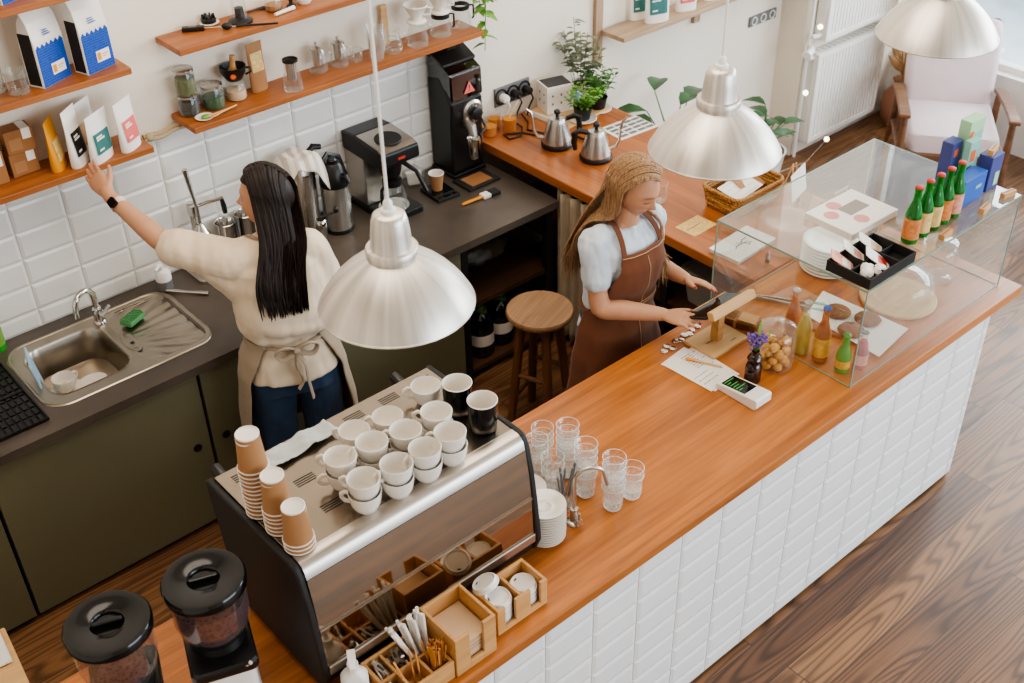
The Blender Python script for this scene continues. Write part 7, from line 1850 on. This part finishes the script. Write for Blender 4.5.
    for sx in (1, -1):
        strap(s, catmull([L(.085 * sx, .128, 1.32), L(.092 * sx, .085, 1.385), L(.085 * sx, .02, 1.428), L(.055 * sx, -.035, 1.434), L(0, -.058, 1.43)], 4), .018, .004, [(0, .8, .6)] * 4 + [(0, .3, 1)] * 9 + [(0, -.5, .9)] * 4)
    obj('apron_strap', s, M['apron_beige'], ao)
    tz = .978
    s = MB(); s.tube([(.164 * math.cos(t), .124 * math.sin(t), tz + .006 * math.sin(t * 5)) for t in [PI * .94 + k * PI / 16 * 1.18 for k in range(17)]], .011, 8, .6)
    by = -.142
    for sx in (1, -1):
        s.tube(catmull([L(0, by, tz), L(.045 * sx, by - .022, tz + .035), L(.082 * sx, by - .012, tz + .012), L(.060 * sx, by - .016, tz - .022), L(.0, by - .008, tz - .004)], 5), .0115, 8, .45)
        s.tube(catmull([L(0, by - .01, tz), L(.018 * sx + .006, by - .022, tz - .06), L(.010 * sx + .016, by - .024, tz - .13), L(.026 * sx + .010, by - .026, tz - .20 - .03 * sx)], 5), .0125, 8, .4)
    s.ball((0, by - .012, tz), (.017, .014, .016), 12, 8)
    obj('apron_bow', s, M['apron_beige'], ao)
    # watch on the raised wrist
    wf = frame(wL.lerp(eL, .10), dL, r3 @ Vector((-.55, -.72, .30)))
    wt_ = obj('wristwatch', MB().lathe([(.031, -.012), (.0335, -.010), (.0335, .010), (.031, .012)], (0, 0, 0), 26, m=Matrix.Rotation(-PI / 2, 3, 'X')).xf(wf), plain('blush watch strap', (224, 190, 178), .6), p)
    obj('watch_face', MB().prism(rrect(.034, .038, .008, 4), .030, .041).xf(wf), M['black_gloss'], wt_, smooth=30)
    # long straight hair
    h = MB()
    def line(q):
        if q.y > .1: return q.z > .52
        return q.z > -.62 + 1.0 * max(0, q.y + .35)
    hair_cap(h, Mh, .010, line)
    rr = random.Random(4)
    def ell(v, g=.012):
        x, y, z = v
        if z > 1.425: return Vector(v)
        rx, ry, cy = lerp_prof(tab, z); rx += g; ry += g
        d = math.hypot(x / rx, (y - cy) / ry)
        if d < 1: x, y = x / max(d, .05), cy + (y - cy) / max(d, .05)
        return Vector((x, y, z))
    for k in range(300):
        side = 1 if k % 2 else -1
        f = (k // 2) / 149.
        yp = .085 - .20 * f
        lay = rr.uniform(.006, .016); reach = 1.42 + .10 * f
        pts = []
        for j in range(7):
            t = j / 6.; a = t * reach
            y_end = .012 - .125 * f
            yy = (yp / .1) * (1 - t) ** 1.4 + (y_end / .1) * (1 - (1 - t) ** 1.4)
            q = Vector((side * (math.sin(a) * (1 - .30 * f * t)) + .02 * side, yy, math.cos(a)))
            pts.append(scalp(Mh, q, lay + .010 * t))
        p5 = pts[-1]
        w = max(-1, min(1, p5.x / .085))
        u = w * .75 + rr.uniform(-.22, .22)
        end = L(-.040 + u * .114, -.160 + rr.uniform(-.012, .012), 1.178 + rr.uniform(-.03, .035))
        g1 = L(-.020 + u * .100, -.100, 1.42)
        mid = p5.lerp(g1, .22); mid.z = 1.43; mid.y = min(mid.y, -.070 - .03 * rr.random()); m2 = L(-.034 + u * .116, -.140 + rr.uniform(-.01, .01), 1.30)
        pts += [mid, ell(m2), ell(end)]
        c = catmull(pts, 4); n = len(c)
        h.tube(c, [(.0062 * (.8 + .4 * math.sin(PI * min(1, i / n * 1.1)))) * (1 if i < n - 3 else (n - i) / 3.5) for i in range(n)], 5, .6)
    obj('hair', h, M['hair_dark'], p, smooth=80)
brunette()
# ================================================================== light and camera
wd = bpy.data.worlds.new('sky'); SC.world = wd; wd.use_nodes = True
wd.node_tree.nodes['Background'].inputs[0].default_value = (.72, .86, 1.0, 1)
wd.node_tree.nodes['Background'].inputs[1].default_value = 1.3
def area(name, p, target, sx, sy, power, col=(1, 1, 1)):
    d = bpy.data.lights.new(name, 'AREA'); d.shape = 'RECTANGLE'; d.size = sx; d.size_y = sy; d.energy = power; d.color = col
    o = bpy.data.objects.new(name, d); COL.objects.link(o); o.location = p
    o.rotation_euler = (Vector(target) - Vector(p)).to_track_quat('-Z', 'Y').to_euler()
    return o
area('window_daylight', (8.6, 1.6, 2.9), (3.2, 2.6, .9), 5.0, 2.4, 430, (.93, .97, 1))
area('shopfront_daylight', (4.6, -4.0, 2.8), (3.2, 2.4, .9), 5.0, 2.6, 270, (.86, .93, 1))
area("warm_fill", (2.0, 2.6, 4.3), (2.0, 2.6, 0), 3.2, 1.8, 80, (1, .88, .74))  # added fill, no such lamp hangs there; warms and brightens the left
cam = bpy.data.cameras.new('camera'); co_ = bpy.data.objects.new('camera', cam); COL.objects.link(co_)
rt_, dn_, fw_ = Vector((.75326236, -.65742341, -.01975536)), Vector((-.39865381, -.4324673, -.80873183)), Vector((.52313569, .6170628, -.58784569))
co_.matrix_world = Matrix(((rt_.x, -dn_.x, -fw_.x, 0), (rt_.y, -dn_.y, -fw_.y, 0), (rt_.z, -dn_.z, -fw_.z, 3.68), (0, 0, 0, 1)))
cam.sensor_width = 36; cam.lens = 1177.56 / 1024 * 36; cam.clip_start = .05; cam.clip_end = 60
cam.dof.use_dof = True; cam.dof.focus_distance = 4.15; cam.dof.aperture_fstop = 4.5
SC.camera = co_
SC.view_settings.view_transform = 'AgX'
try: SC.view_settings.look = 'AgX - Medium High Contrast'
except Exception: pass
SC.view_settings.exposure = 0.0
SC.cycles.transparent_max_bounces = 40
SC.cycles.max_bounces = 10
